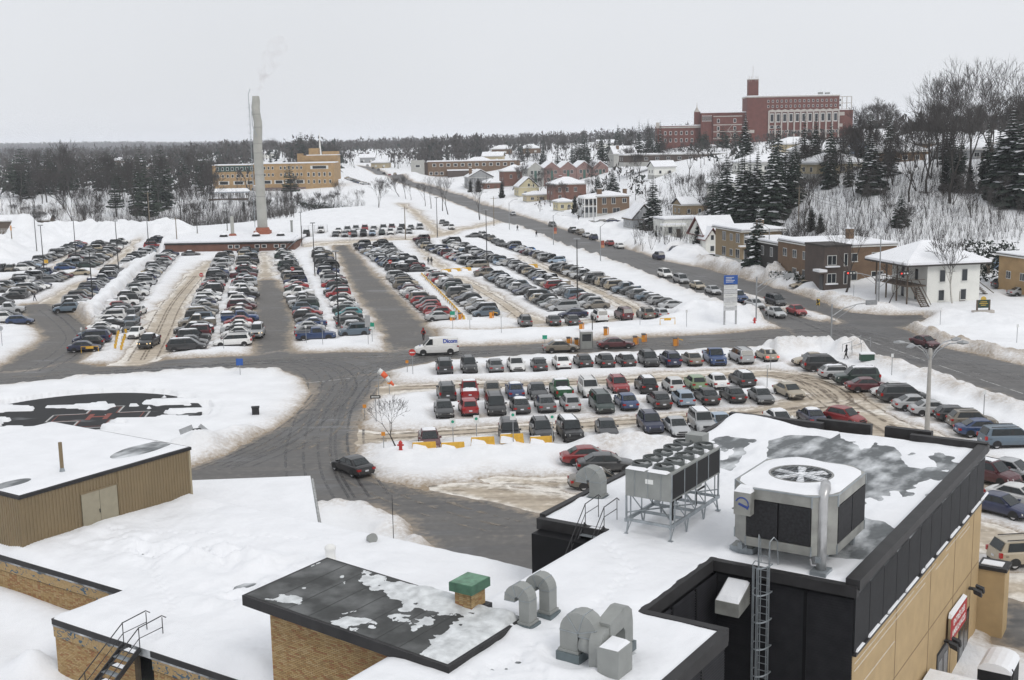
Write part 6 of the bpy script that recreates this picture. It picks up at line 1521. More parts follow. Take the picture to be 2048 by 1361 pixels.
def place_car(c,full):
 k = c['kind']; S = SPEC[k]; ms = CM[k]
 z = tz(c['x'],c['y']) + 0.016
 if not (c.get('road')): z = max(z,surf(c['x'],c['y']) - 0.01)
 o = empty({'suv': 'parked_car','pickup': 'pickup_truck'}.get(k,'parked_car') if not c.get('road') else ('pickup_truck' if k == 'pickup' else 'car'),(c['x'],c['y'],z),c['h'],c['label'],'pickup' if k == 'pickup' else ('minivan' if k == 'minivan' else 'car'),c.get('group'))
 base = COLR[c['col']]; r0 = random.Random(c['label']); o.scale = (r0.uniform(.93,1.05),r0.uniform(.96,1.03),r0.uniform(.95,1.06)); rr = random.Random(hash_(c['label'])); f = rr.uniform(.8,1.2)
 col = tuple(min(.85,v * f) for v in base) + (1,)
 def part(nm,me,loc=(0,0,0),rz=0.0):
  p = link(nm,me,o,loc,rz); p.color = col; return p
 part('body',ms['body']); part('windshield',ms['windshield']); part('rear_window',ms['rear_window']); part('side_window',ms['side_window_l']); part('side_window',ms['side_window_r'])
 for ax in S['ax']:
  for s in (1,-1):
   if not full and s * math.sin(-c['h']) * 0 > 1: continue
   part('wheel',ms['wheel'],(ax,s * (S['W'] / 2 - .09),S['wr']),0.0 if s > 0 else math.pi)
 if full:
  on = 'headlights on' in c['label'] or 'lit headlamps' in c['label']
  for s in 'lr':
   h = part('headlight',ms['headlight_' + s]); t = part('taillight',ms['taillight_' + s])
   if on:
    h.material_slots[0].link = 'OBJECT'; h.material_slots[0].material = LAMPON
   if c['label'].startswith('beige sedan facing away') :
    t.material_slots[0].link = 'OBJECT'; t.material_slots[0].material = TAILON
  part('number_plate',ms['number_plate'])
 else:
  part('headlight',ms['headlight_l']); part('headlight',ms['headlight_r']);
 if rr.random() < (.3 if full else .4) or (k == 'pickup' and rr.random() < .5): part('roof_snow',ms['roof_snow'])
 return o
lot = [c for c in CARS if c.get('lot')]; near = [c for c in CARS if not c.get('lot')]
lot.sort(key=lambda c: c['y'])
n_ind = 300 - len(near)
for c in near: place_car(c,c['y'] < 200)
for c in lot[:n_ind]: place_car(c,c['y'] < 175)
PCOL = {k: M('paint_' + k.replace(' ','_'),v,0.35,var=0.2,scale=2) for k,v in COLR.items()}
slots = [TRIM,CGLASS,TYRE,LAMPC,CSNOW] + list(PCOL.values()); sidx = {k: 5 + i for i,k in enumerate(PCOL)}
def arrays(me):
 V = np.empty(len(me.vertices) * 3,np.float32); me.vertices.foreach_get('co',V)
 me.calc_loop_triangles()
 T = np.empty(len(me.loop_triangles) * 3,np.int32); me.loop_triangles.foreach_get('vertices',T)
 m = np.empty(len(me.loop_triangles),np.int32); me.loop_triangles.foreach_get('material_index',m)
 return V.reshape(-1,3),T.reshape(-1,3),m
AR = {k: {n: arrays(m) for n,m in CM[k].items()} for k in CM}
VV,TT,MI = [],[],[]; off = 0
for c in lot[n_ind:]:
 S = SPEC[c['kind']]; A = AR[c['kind']]; ca,sa = math.cos(c['h']),math.sin(c['h'])
 z = max(tz(c['x'],c['y']),surf(c['x'],c['y']) - .01)
 rr = random.Random(hash_(c['label']))
 items = [('body',(0,0,0)),('windshield',(0,0,0)),('rear_window',(0,0,0)),('side_window_l',(0,0,0)),('side_window_r',(0,0,0))] + [('wheel',(ax,s * (S['W'] / 2 - .09),S['wr'])) for ax in S['ax'] for s in (1,-1)]
 if rr.random() < .4: items.append(('roof_snow',(0,0,0)))
 for nm,lo in items:
  V,T,m = A[nm]; V = V + np.array(lo,np.float32)
  if nm == 'wheel' and lo[1] < 0: V = V * np.array([1,-1,1]) + np.array([0,2 * lo[1],0])
  Wv = np.stack([c['x'] + V[:,0] * ca - V[:,1] * sa,c['y'] + V[:,0] * sa + V[:,1] * ca,z + V[:,2]],-1)
  VV.append(Wv); TT.append(T + off); off += len(V)
  MI.append(np.where(m == 0,sidx[c['col']],0) if nm == 'body' else np.full(len(T),{'wheel': 2,'roof_snow': 4}.get(nm,1)))
if VV:
 tag(link('parked_cars',npmesh('parked_cars',np.concatenate(VV),np.concatenate(TT),slots,mi=np.concatenate(MI))),'far ranks of snow dusted cars packed close in the car park','cars',kind='stuff')
print('cars',len(CARS),'individual',n_ind + len(near))
# ------------------------------------------------------------------ houses and buildings beyond the car park
WALLS = {'white': M('stucco_white',(0.72,0.72,0.68),.8,var=.06,scale=.5),'cream': M('cream_siding',(0.46,0.39,0.26),.8,var=.07,scale=.5),'yellow': M('pale_yellow_siding',(0.54,0.48,0.31),.8,var=.06,scale=.5),
         'brown': M_brick('brown_brick',(0.21,0.13,0.07),(0.17,0.1,0.055),(0.13,0.1,0.08)),'darkbrick': M_brick('dark_brick',(0.1,0.075,0.062),(0.085,0.062,0.052),(0.075,0.065,0.06)),
         'red': M_brick('red_brick',(0.19,0.075,0.05),(0.16,0.062,0.042),(0.17,0.11,0.09)),'grey': M('grey_siding',(0.33,0.34,0.35),.8,var=.08,scale=.6),'pink': M_brick('pink_brick',(0.29,0.17,0.15),(0.25,0.14,0.125),(0.22,0.17,0.16)),
         'tan': M_brick('ochre_brick',(0.43,0.28,0.13),(0.38,0.24,0.11),(0.33,0.24,0.14)),'tanflat': M('tan_apartment',(0.26,0.195,0.115),.8,var=.08,scale=.6),'mansard': M('dark_shingle',(0.035,0.031,0.029),.8,var=.2,scale=3),
         'concrete': M('pale_concrete',(0.4,0.4,0.38),.8,var=.07,scale=.5),'blue': M('slate_blue_siding',(0.16,0.22,0.3),.8,var=.06)}
HSNOW = snow_mat('house_roof_snow',.5)
SHING = M('roof_shingle',(0.05,0.045,0.042),.9,var=.2,scale=4); WOOD = M('weathered_wood',(0.1,0.075,0.055),.8,var=.2,scale=3)
REDTRIM = M('red_brown_trim',(0.16,0.05,0.04),.7)
WFRAME = M('window_white',(0.62,0.62,0.6),.6,var=.05); STONE = M('pale_stone',(0.42,0.39,0.36),.85,var=.12,scale=1)
def window(par,c,axis,w,h,depth=.06,pane=True,frame=None,sill=False):
 x,y,z = c; f = MB()
 def bx(m,hw,hh,d0,d1):
  if axis == 'x': m.box(x - hw,y - d1,z - hh,x + hw,y - d0,z + hh)
  elif axis == 'y': m.box(x - d1,y - hw,z - hh,x - d0,y + hw,z + hh)
  else: m.box(x + d0,y - hw,z - hh,x + d1,y + hw,z + hh)
  return m
 o = bx(f,w / 2,h / 2,-.05,depth).build('window',frame or WFRAME,par)
 if pane:
  p = MB(); t = min(.09,w * .14); bx(p,w / 2 - t,h / 2 - t,depth - .01,depth + .012); p.build('pane',GLASS,o)
  if w > 1.1: bx(MB(),.035,h / 2 - t,depth,depth + .03).build('mullion',frame or WFRAME,o)
 if sill: bx(MB(),w / 2 + .06,.06,0,.18).build('sill',WFRAME,o).location.z = -h / 2
 return o
def far_window(par,c,axis,w,h):
 x,y,z = c; m = MB()
 if axis == 'x': m.box(x - w / 2,y - .06,z - h / 2,x + w / 2,y + .05,z + h / 2,0); m.box(x - w / 2 + w * .12,y - .07,z - h / 2 + h * .1,x + w / 2 - w * .12,y - .05,z + h / 2 - h * .1,1)
 else: m.box(x - .06,y - w / 2,z - h / 2,x + .05,y + w / 2,z + h / 2,0); m.box(x - .07,y - w / 2 + w * .12,z - h / 2 + h * .1,x - .05,y + w / 2 - w * .12,z + h / 2 - h * .1,1)
 return m.build('window',[WFRAME,GLASS],par)
def roof_shape(kind,w,d,h,over,pitch,thick,lift):
 x0,x1,y0,y1 = -w / 2 - over,w / 2 + over,-over,d + over; z = h + lift; m = MB()
 if kind == 'flat':
  m.box(x0,y0,z,x1,y1,z + thick); return m
 if kind == 'hip':
  k = min((x1 - x0),(y1 - y0)) / 2; r = k * pitch
  if (x1 - x0) >= (y1 - y0): A,B = (x0 + k,(y0 + y1) / 2,z + thick + r),(x1 - k,(y0 + y1) / 2,z + thick + r)
  else: A,B = ((x0 + x1) / 2,y0 + k,z + thick + r),((x0 + x1) / 2,y1 - k,z + thick + r)
  b = [(x0,y0,z),(x1,y0,z),(x1,y1,z),(x0,y1,z)]; t = [(p[0],p[1],z + thick) for p in b]
  for i in range(4): m.face([b[i],b[(i + 1) % 4],t[(i + 1) % 4],t[i]])
  m.face(b[::-1])
  if (x1 - x0) >= (y1 - y0): m.face([t[0],t[1],B,A]); m.face([t[1],t[2],B]); m.face([t[2],t[3],A,B]); m.face([t[3],t[0],A])
  else: m.face([t[0],t[1],A]); m.face([t[1],t[2],B,A]); m.face([t[2],t[3],B]); m.face([t[3],t[0],A,B])
  return m
 if kind == 'gy':
  r = (x1 - x0) / 2 * pitch; pr = [(x0,z),(x1,z),(x1,z + thick),(0,z + thick + r),(x0,z + thick)]; lo = [(0,z + r)]
  pr = [(x0,z),(0,z + r),(x1,z),(x1,z + thick),(0,z + thick + r),(x0,z + thick)]
  F = [(x,y0,zz) for x,zz in pr]; Bk = [(x,y1,zz) for x,zz in pr]
 else:
  r = (y1 - y0) / 2 * pitch; ym = (y0 + y1) / 2; pr = [(y0,z),(ym,z + r),(y1,z),(y1,z + thick),(ym,z + thick + r),(y0,z + thick)]
  F = [(x1,y,zz) for y,zz in pr]; Bk = [(x0,y,zz) for y,zz in pr]
 for i in range(6): m.face([F[i],F[(i + 1) % 6],Bk[(i + 1) % 6],Bk[i]])
 m.face([F[0],F[1],F[4],F[5]]); m.face([F[1],F[2],F[3],F[4]]); m.face([Bk[5],Bk[4],Bk[1],Bk[0]]); m.face([Bk[4],Bk[3],Bk[2],Bk[1]])
 return m
def house(name,label,loc,rot,w,d,h,roof='hip',wall='white',pitch=.5,over=.45,wins=(),side=(),chim=(),cat='house',group=None,snow=.3,trim=None,sink=1.5,pane=True):
 o = empty(name,loc,rot,label,cat,group); W_ = WALLS[wall] if isinstance(wall,str) else wall
 m = MB(); m.box(-w / 2,0,-sink,w / 2,d,h)
 if roof == 'gy': m.face([(-w / 2,0,h),(w / 2,0,h),(0,0,h + w / 2 * pitch)]); m.face([(-w / 2,d,h),(0,d,h + w / 2 * pitch),(w / 2,d,h)])
 if roof == 'gx': m.face([(-w / 2,0,h),(-w / 2,d / 2,h + d / 2 * pitch),(-w / 2,d,h)][::-1]); m.face([(w / 2,0,h),(w / 2,d,h),(w / 2,d / 2,h + d / 2 * pitch)][::-1])
 m.build('wall',W_,o)
 r = roof_shape(roof,w,d,h,over,pitch,.16,0.01).build('roof',trim or SHING,o)
 s = roof_shape(roof,w,d,h,over - .06,pitch,snow,.18).build('roof_snow',HSNOW,o); bevel(s,min(.14,snow * .45),2)
 MB().box(-w / 2 - .03,-.03,-sink,w / 2 + .03,d,.35).build('foundation',WALLS['concrete'],o); MB().box(-w / 2 - over - .02,-over - .02,h - .14,w / 2 + over + .02,-over + .06,h + .1).build('eave_board',trim or WFRAME,o); MB().box(-w / 2 - over - .02,-over,h - .14,-w / 2 - over + .06,d + over,h + .1).build('eave_board',trim or WFRAME,o)
 if w < 16 and d < 13: dr = MB().box(w * .18 - .5,-.05,-.2,w * .18 + .5,.02,2.0).build('door',WOOD,o); MB().box(w * .18 - .8,-.9,-.6,w * .18 + .8,0,-.05).build('doorstep',HSNOW,o)
 for (y,z,ww,hh) in (side or [(d * .3,h * .5,1.2,1.3),(d * .7,h * .5,1.2,1.3)]) if not side and h < 8 and pane else []: window(o,(-w / 2,y,z),'y',ww,hh)
 for (x,z,ww,hh) in wins: window(o,(x,0,z),'x',ww,hh,pane=pane,sill=ww > .7 and pane)
 for (y,z,ww,hh) in side: window(o,(-w / 2,y,z),'y',ww,hh,pane=pane)
 for (x,y,cw,ch) in chim:
  zt = h + ch; c = MB().box(x - cw / 2,y - cw / 2,h,x + cw / 2,y + cw / 2,zt).build('chimney',WALLS['brown'] if wall not in ('red',) else WALLS['red'],o)
  MB().box(x - cw / 2 - .05,y - cw / 2 - .05,zt,x + cw / 2 + .05,y + cw / 2 + .05,zt + .15).build('chimney_cap',HSNOW,c)
 return o
def grid_w(xs,zs,w,h): return [(x,z,w,h) for z in zs for x in xs]
HR = VANG
h1 = house('white_house','white two storey house with snowy hip roof and wooden porch at the corner',gpd(1905,184),HR,9.3,10.5,6.3,'flat','white',over=-.2,snow=.05,
           wins=[(-2.0,4.6,1.1,2.0),(1.9,4.6,1.1,2.0),(-2.1,1.5,1.1,1.8),(1.8,1.5,1.1,1.8)],side=[(3,4.6,1.0,2.0),(7,4.6,1.0,2.0),(3,1.5,1.0,2.0),(7,1.5,1.0,2.0)])
m = roof_shape('hip',13.6,11.5,6.3,.7,.46,.25,.0); o = m.build('main_roof',SHING,h1,(-1.6,-.5,.03)); m = roof_shape('hip',13.6,11.5,6.3,.66,.46,.35,.26); bevel(m.build('main_roof_snow',HSNOW,h1,(-1.6,-.5,.04)),.15)
MB().box(-8.0,.3,3.0,-4.7,10.3,3.2).build('porch_floor',WOOD,h1)
for y in (.5,3.6,6.8,10.0): MB().box(-7.9,y - .09,-1.0,-7.7,y + .09,6.3).build('porch_post',WOOD,h1)
r = MB(); r.bar((-7.8,.5,4.1),(-7.8,10,4.1),.08,.1); r.bar((-7.8,.5,3.35),(-7.8,10,3.35),.06,.08); r.bar((-7.8,.4,4.1),(-4.8,.4,4.1),.08,.1)
for k in range(20): r.bar((-7.8,.5 + k * .5,3.3),(-7.8,.5 + k * .5,4.1),.05)
r.build('porch_railing',WOOD,h1)['kind'] = 'stuff'
s = MB()
for k in range(13): s.box(-7.2 + .0,-3.4 + k * .28,-.2 + k * .25,-6.0,-3.1 + k * .28,-.1 + k * .25)
s.build('porch_stair',WOOD,h1)['kind'] = 'stuff'
for x in (-7.25,-5.95): MB().bar((x,-3.4,.6),(x,.3,4.0),.07,.1).build('stair_rail',WOOD,h1); MB().bar((x,-3.4,-.3),(x,.3,3.0),.07,.25).build('stringer',WOOD,h1)
s = MB()
for k in range(12): s.box(5.6 + k * .3,3.0,3.0 - k * .26,5.9 + k * .3,4.2,3.1 - k * .26)
s.build('back_stair',WOOD,h1)['kind'] = 'stuff'; MB().bar((5.0,3.0,4.1),(9.4,3.0,1.0),.08,.12).build('back_rail',WOOD,h1); MB().box(4.6,2.8,3.0,5.8,6.0,3.15).build('back_landing',WOOD,h1)
MB().box(5.7,2.9,-.5,5.85,3.05,6.2).build('back_post',WOOD,h1)
h2 = house('brick_flats','long brown brick two storey flats with flat snowy roof behind bare trees',gpd(1716,203),HR,14.5,17,6.8,'flat','brown',over=.15,snow=.4,cat='apartment building',side=[(6,4.9,1.6,1.5),(10,4.9,1.6,1.5),(14,4.9,1.6,1.5),(6,1.6,1.6,1.5),(10,1.6,1.6,1.5)],
           wins=[(-1.4,4.9,2.3,1.5),(3.6,4.9,2.3,1.5),(-1.4,1.6,2.3,1.5),(3.6,1.6,2.3,1.5),(6.3,4.9,.9,1.3)],chim=[(3,9,1.1,2.4)])
MB().box(-8.2,-3.2,-1.5,-3.2,4,7.2).build('front_bay',WALLS['darkbrick'],h2); MB().box(-8.3,-3.3,7.2,-3.1,4.1,7.5).build('bay_coping',SHING,h2)
for z in (4.9,1.8): window(h2,(-6.8,-3.2,z),'x',1.7,1.7); window(h2,(-4.2,-3.2,z),'x',.7,2.2)
MB().box(-8.0,-3.9,3.75,-5.6,-3.2,3.95).build('window_ledge',HSNOW,h2); MB().box(-9.6,-4.2,2.7,-8.0,-1.5,3.0).build('door_hood',WALLS['darkbrick'],h2); MB().box(-9.5,-4.1,3.0,-8.05,-1.6,3.4).build('hood_snow',HSNOW,h2)
MB().box(-8.35,-3.0,-.5,-8.2,-1.9,2.4).build('door',DOORM,h2)
MB().box(-7.9,-3.6,.75,-5.7,-3.2,.95).build('window_ledge',HSNOW,h2)
h3 = house('mansard_flats','dark shingled mansard flats with snowy balconies beside the brown brick flats',gpd(1590,220),HR,7.0,15,5.9,'flat','mansard',over=.3,snow=.45,cat='apartment building',side=[(3,4.3,1.2,1.8),(7,4.3,1.2,1.8),(11,4.3,1.2,1.8),(4,1.3,1.4,1.6)],wins=[(-2,4.3,.9,2.0),(.7,4.3,.9,2.0),(2.6,4.3,.8,2.0),(-1.5,1.3,1.4,1.6),(2.0,1.3,1.4,1.6)])
for x in (-2.2,.5,2.8):
 MB().box(x - .8,-1.1,3.0,x + .8,0,3.15).build('balcony',WOOD,h3); MB().box(x - .78,-1.08,3.15,x + .78,-.05,3.55).build('balcony_snow',HSNOW,h3)
 r = MB(); r.bar((x - .8,-1.1,4.1),(x + .8,-1.1,4.1),.05)
 for k in range(7): r.bar((x - .8 + k * .266,-1.1,3.1),(x - .8 + k * .266,-1.1,4.1),.03)
 r.build('balcony_rail',WOOD,h3)['kind'] = 'stuff'
for x in (-3.4,-.7,1.7): MB().bar((x,-.9,-.5),(x,-.2,5.8),.28,.2).build('buttress',WALLS['tanflat'],h3)
h4 = house('tan_flats','tan brick flats with flat snowy roof and corner balconies behind a spruce',gpd(1524,248),HR,9.0,15,6.4,'flat','tanflat',over=.7,snow=.45,cat='apartment building',side=[(2.5,4.8,2.0,2.0),(6,4.8,1.6,1.5),(10,4.8,2.0,2.0),(2.5,1.5,2.0,2.0),(6,1.5,1.6,1.5),(10,1.5,2,2)],wins=[(-3.2,4.8,2.0,2.1),(-3.2,1.5,2.0,2.1),(1.0,4.8,1.4,1.4),(3.5,4.8,1.4,1.4),(1.0,1.5,1.4,1.4)],chim=[(2.5,7,1.3,1.9)])
MB().box(-5.6,-1.3,3.0,-1.6,0,3.2).build('balcony',WALLS['tanflat'],h4); MB().box(-5.5,-1.2,3.2,-1.7,-.05,3.5).build('balcony_snow',HSNOW,h4)
h5 = house('gabled_house','white house with steep snowy gables and red brown trim',gpd(1440,279),HR,8.2,10,4.2,'gx','white',.75,.5,trim=REDTRIM,wins=[(1.6,2.6,1.1,1.1),(2.8,1.2,1.0,1.3),(-2.6,3.3,.9,1.6)],chim=[(1,6,.8,3.4)])
m = MB(); m.box(-4.3,-1.6,-1.5,-1.0,1,3.2); m.face([(-4.3,-1.6,3.2),(-1.0,-1.6,3.2),(-2.65,-1.6,5.6)]); m.build('front_gable',WALLS['white'],h5)
rs = roof_shape('gy',3.3,5,3.2,.45,1.4,.12,.0); rs.build('gable_roof',REDTRIM,h5,(-2.65,-1.7,.02)); bevel(roof_shape('gy',3.3,5,3.2,.4,1.4,.3,.14).build('gable_snow',HSNOW,h5,(-2.65,-1.68,.02)),.1)
window(h5,(-2.65,-1.6,3.9),'x',.9,1.3); window(h5,(-2.65,-1.6,1.3),'x',1.1,1.4)
h6 = house('flat_white_house','low white stucco house with flat snow loaded roof and rounded canopy',gpd(1370,312),HR,11.5,9,4.6,'flat','white',over=.15,snow=.55,wins=[(2.2,2.4,.8,2.4),(3.6,2.4,.8,2.4),(5.0,2.4,.8,2.4),(-4.2,2.0,1.1,1.8)])
MB().prism([(-7.2,-1.6)] + [(-5.6 + 1.8 * math.cos(t),-1.2 + 1.3 * math.sin(t)) for t in (-2.4,-2.0,-1.57)] + [(-.4,-2.5),(-.4,.2),(-7.2,.2)],3.1,3.45).build('entry_canopy',WALLS['white'],h6)
MB().box(-7.0,-2.2,3.45,-.5,.1,3.85).build('canopy_snow',HSNOW,h6); MB().box(-2.4,-.06,-.5,-1.3,0,2.3).build('door',WOOD,h6)
for x in (-6.8,-.8): MB().tube([(x,-2.1,-.8),(x,-2.1,3.1)],.07,6).build('canopy_post',WHITE,h6)
h7 = house('steep_cottage','small dark cottage with steep snowy gable behind a tall spruce',gpd(1288,352),HR,7.2,9,2.8,'gy','grey',1.1,.45,trim=WOOD,wins=[(-1.2,1.4,1.0,1.3),(1.3,1.4,1.0,1.3),(0,4.2,.8,1.1)],chim=[(1.6,5,.8,4.2)])
h8 = house('porch_house','brown brick two storey house with white glazed porch and low snowy roof',gpd(1226,410),HR,12.0,11,6.2,'hip','brown',.22,.5,wins=[(-3.2,4.7,1.5,2.2),(.2,4.7,1.5,2.2),(4.2,4.7,1.5,1.6),(-3.0,1.3,1.8,1.8),(1.2,1.3,2.6,1.8)],chim=[(-4.4,2,1.5,2.6),(5.6,4,1.2,2.4)])
MB().box(-10.6,-.5,2.9,-6.0,8,3.15).build('porch_floor',WHITE,h8); MB().box(-10.7,-.6,5.6,-6.0,8,5.85).build('porch_roof',WHITE,h8); bevel(MB().hexa([(-10.7,-.6,5.86),(-6,-.6,5.86),(-6,8,5.86),(-10.7,8,5.86),(-10.3,-.2,6.4),(-6,-.2,7.0),(-6,8,7.0),(-10.3,8,6.4)]).build('porch_snow',HSNOW,h8),.1)
for x,y in [(-10.4,-.4),(-8.9,-.4),(-7.4,-.4),(-6.1,-.4),(-10.4,2.4),(-10.4,5.2),(-10.4,7.8)]: MB().box(x - .13,y - .13,-1,x + .13,y + .13,5.6).build('porch_post',WHITE,h8)
for x in (-9.65,-8.15,-6.75): MB().box(x - .55,-.3,3.9,x + .55,-.27,5.4).build('porch_pane',GLASS,h8); MB().box(x - .55,-.3,.8,x + .55,-.27,2.6).build('porch_pane',GLASS,h8)
for y in (1.0,3.8,6.5): MB().box(-10.32,y - 1,3.9,-10.28,y + 1,5.4).build('porch_pane',GLASS,h8)
MB().box(-10.4,-.2,-1,-6,7.9,2.9).build('porch_base',WALLS['grey'],h8)
s = MB()
for k in range(11): s.box(-11 - k * .28,-.4,2.9 - k * .27,-10.7 - k * .28,.9,3.0 - k * .27)
s.build('porch_stair',WHITE,h8)['kind'] = 'stuff'
for (nm,lab,px,D,w,d,h,rf,wl,pt,nw,chm_) in [
 ('small_bungalow','small yellow bungalow half hidden by dark cedars',1132,446,6,8,3.4,'hip','yellow',.3,[(-1.4,1.8,1.2,1.4),(1.3,1.8,1.2,1.4)],()),
 ('red_brick_house','red brick house with wide snowy hip roof above the yellow bungalow',1140,505,14.5,12,7.2,'hip','red',.42,[(-4.5,5.0,1.3,2.0),(-1.2,5.0,1.3,2.0),(2.5,5,1.3,2),(-4.5,1.7,1.3,2.0)],[(-2,8,1,3.5)]),
 ('yellow_gable_house','pale yellow house with a pointed gable facing the street',1058,545,9.5,10,4.2,'gy','yellow',.85,[(-1.6,1.6,1.3,1.5),(1.8,1.6,1.3,1.5),(0,5.2,1.1,1.4),(2.2,4.9,.8,1.2)],()),
 ('long_bungalow','low yellow bungalow with white roof beside the yellow gable house',1078,520,11,8,3.0,'hip','cream',.3,[(-3,1.5,1.5,1.3),(1,1.5,1.5,1.3)],()),
 ('dormer_house','red brick house with snowy roof and a single dormer',1034,590,13,12,7.5,'hip','red',.45,[(-3,5,1.2,1.8),(1,5,1.2,1.8),(4,5,1.2,1.8)],()),
 ('grey_gable_house','grey gabled house with brick chimney far up the street',962,610,13,12,5.2,'gy','grey',.55,[(-2,2,1.2,1.5),(2,2,1.2,1.5)],[(-4.5,5,1.4,5.0)]),
 ('brick_cottage','red brick cottage below the grey gabled house',985,585,9,8,3.2,'hip','red',.4,[(-2,1.5,1.1,1.3)],()),
 ('cream_block','cream building with long snowy roof above the zigzag townhouses',1250,600,12,10,6,'gx','concrete',.7,[(0,3,1.2,1.5)],[(-3,3,1.2,4.5)]),
 ('white_cottage','white rendered cottage behind the bare trees',1330,470,9,8,3.4,'gx','white',.5,[(-2,1.5,1.1,1.3),(2,1.5,1.1,1.3)],()),
 ('tan_cottage','tan cottage behind the white flat roofed house',1390,355,8.5,8,3.4,'gx','tanflat',.45,[(-2,1.6,1,1.3),(1.5,1.6,1,1.3)],())]:
 house(nm,lab,gpd(px,D),HR,w,d,h,rf,wl,pt,wins=nw,chim=chm_)
tw_ = empty('zigzag_townhouses',gpd(1135,575),HR,'pink and grey townhouses with four zigzag snowy gables','townhouses')
for k in range(5):
 x = -20 + k * 8.2; wl = ['concrete','pink','pink','pink','pink'][k]; m = MB(); m.box(x,0,-2,x + 8,12,7.4); m.face([(x,0,7.4),(x + 8,0,7.4),(x + 4,0,10.4)]); m.build('wall',WALLS[wl],tw_)
 bevel(roof_shape('gy',8,12,7.4,.15,.75,.35,.02).build('roof_snow',HSNOW,tw_,(x + 4,0,0)),.1)
 for xx in (2.2,5.8):
  for z in (5.6,2.0): window(tw_,(x + xx,0,z),'x',1.4,1.8)
 MB().box(x + 3.4,-.08,0,x + 4.6,-.0,6.4).build('green_panel',M('green_panel',(0.05,0.12,0.1),.6),tw_)
hill = [(1680,302,13.5,2.9,'cream'),(1648,345,15,3.2,'grey'),(1560,352,14,3,'white'),(1520,385,12,3,'white'),(1475,350,11,3.4,'white'),(1805,308,12,3,'brown'),(1870,330,15,3.4,'brown'),(1948,305,14,2.8,'grey'),
  (1760,352,10,3,'blue'),(1925,365,13,3,'red'),(2005,330,13,3,'brown'),(1990,395,14,3,'grey'),(1850,400,13,3,'cream'),(1720,395,12,3.2,'white'),(1600,440,13,3.2,'cream'),(2070,300,13,3,'red')]
hl = ['cream bungalow with a wide snowy hip roof on the hill crest','grey bungalow behind the cream hill house','white house with rounded snow roof below the convent','white house farther up under the convent','white house with flat snow roof above the spruces','brown house third on the hill crest','brown house with the broadest hip roof on the hill',
      'low grey bungalow at the hill crest under big bare trees','slate blue gabled house on the hill','red brick house behind the hill trees','brown house near the right edge of the hill','grey house farthest right behind the hill trees','cream house behind the brown hill house','white house high behind the blue gable','cream house close under the convent','red house cut by the right edge on the hill']
for (px,D,w,h,wl),lab in zip(hill,hl):
 house('hill_house',lab,gpd(px,D),HR + random.uniform(-.15,.15),w,9,h,'gx' if wl == 'blue' else 'hip',wl,.42 if wl != 'blue' else .8,.6,wins=[(-w * .3,1.5,1.5,1.2),(w * .05,1.5,1.5,1.2),(w * .33,1.5,1.2,1.2)],chim=[(w * .2,5,.8,2.6)],group='houses on the hill',snow=.45)
lf = house('long_flat_building','long low dark building with flat white roof under the convent',gpd(1350,520),HR - .1,46,10,3.4,'flat','darkbrick',over=.3,snow=.5,cat='building',wins=[(-18 + k * 5,1.8,1.6,1.3) for k in range(8)])
lf2 = house('white_block','low white block with snowy roof behind the big spruces',gpd(1585,292),HR,9,8,3.0,'flat','concrete',over=.2,snow=.4,wins=[(-1,1.5,1.4,1.2)],chim=[(2,4,.8,1.3)])
midh = [(955,760,16,'cream'),(985,800,14,'cream'),(1003,900,15,'brown'),(1063,880,14,'brown'),(1160,820,12,'grey'),(1210,900,13,'white'),(905,1000,14,'grey'),(760,860,13,'cream'),(735,940,12,'grey'),(540,1000,13,'white'),(640,760,15,'white'),(655,720,11,'concrete')]
ml = ['cream house with hip roof above the long brick school','second cream house above the long brick school','brown house beside the cream pair on the ridge','brown house at the ridge between bare trees','grey house on the ridge left of the convent trees','white house on the ridge by the convent trees','grey house on the far ridge by the climbing street','cream gabled house right of the climbing street','grey house at the top of the climbing street',
      'white house between trees left of the tall chimney top','white house with stepped snowy roofs behind the tan clinic','concrete house right behind the tan clinic']
for (px,D,w,wl),lab in zip(midh,ml):
 house('ridge_house',lab,gpd(px,D),random.uniform(-.2,.2),w,10,4.2,random.choice(['hip','hip','gx']),wl,.45,.6,wins=[(-3,2,1.6,1.5),(3,2,1.6,1.5)],group='houses on the ridge',snow=.5,pane=False)
lefth = [(20,900),(62,860),(112,920),(186,880),(205,1000),(255,900),(302,860),(330,1050),(350,920),(415,830),(270,1050),(90,1050),(375,1010),(150,1150),(238,1120),(445,980)]
for i,(px,D) in enumerate(lefth):
 house('village_house','%s house with snowy roof, %s from the left among the woods' % (['pale','dark','brown','white'][i % 4],ordinal(1 + sorted(q[0] for q in lefth).index(px))),gpd(px,D),random.uniform(-.4,.4),random.uniform(11,15),9,random.uniform(3,4.5),random.choice(['hip','gx','gy']),['white','grey','brown','cream'][i % 4],.5,.6,wins=[(-2.5,1.8,1.5,1.3),(2.5,1.8,1.5,1.3)],group='village houses in the woods',snow=.5,pane=False)
cl = empty('tan_clinic',gpd(550,596),.02,'long four storey tan brick clinic with a green clad top floor at left','building')
MB().box(-31,0,-4,-10,16,13.4).build('left_wall',WALLS['tan'],cl); MB().box(-10,-1.2,-4,16,14.8,13.8).build('middle_wall',WALLS['tan'],cl); MB().box(16,-1.8,-4,30.5,14.4,13.8).build('right_wall',WALLS['tan'],cl)
MB().box(-29.2,-.12,10.2,-10.05,-.0,13.1).build('green_cladding',M('green_cladding',(0.02,0.06,0.05),.6),cl); MB().box(-10,-1.5,-3.5,30.7,-1.2,1.9).build('stone_base',M('purple_stone',(0.16,0.12,0.12),.9,var=.2,scale=.6),cl)
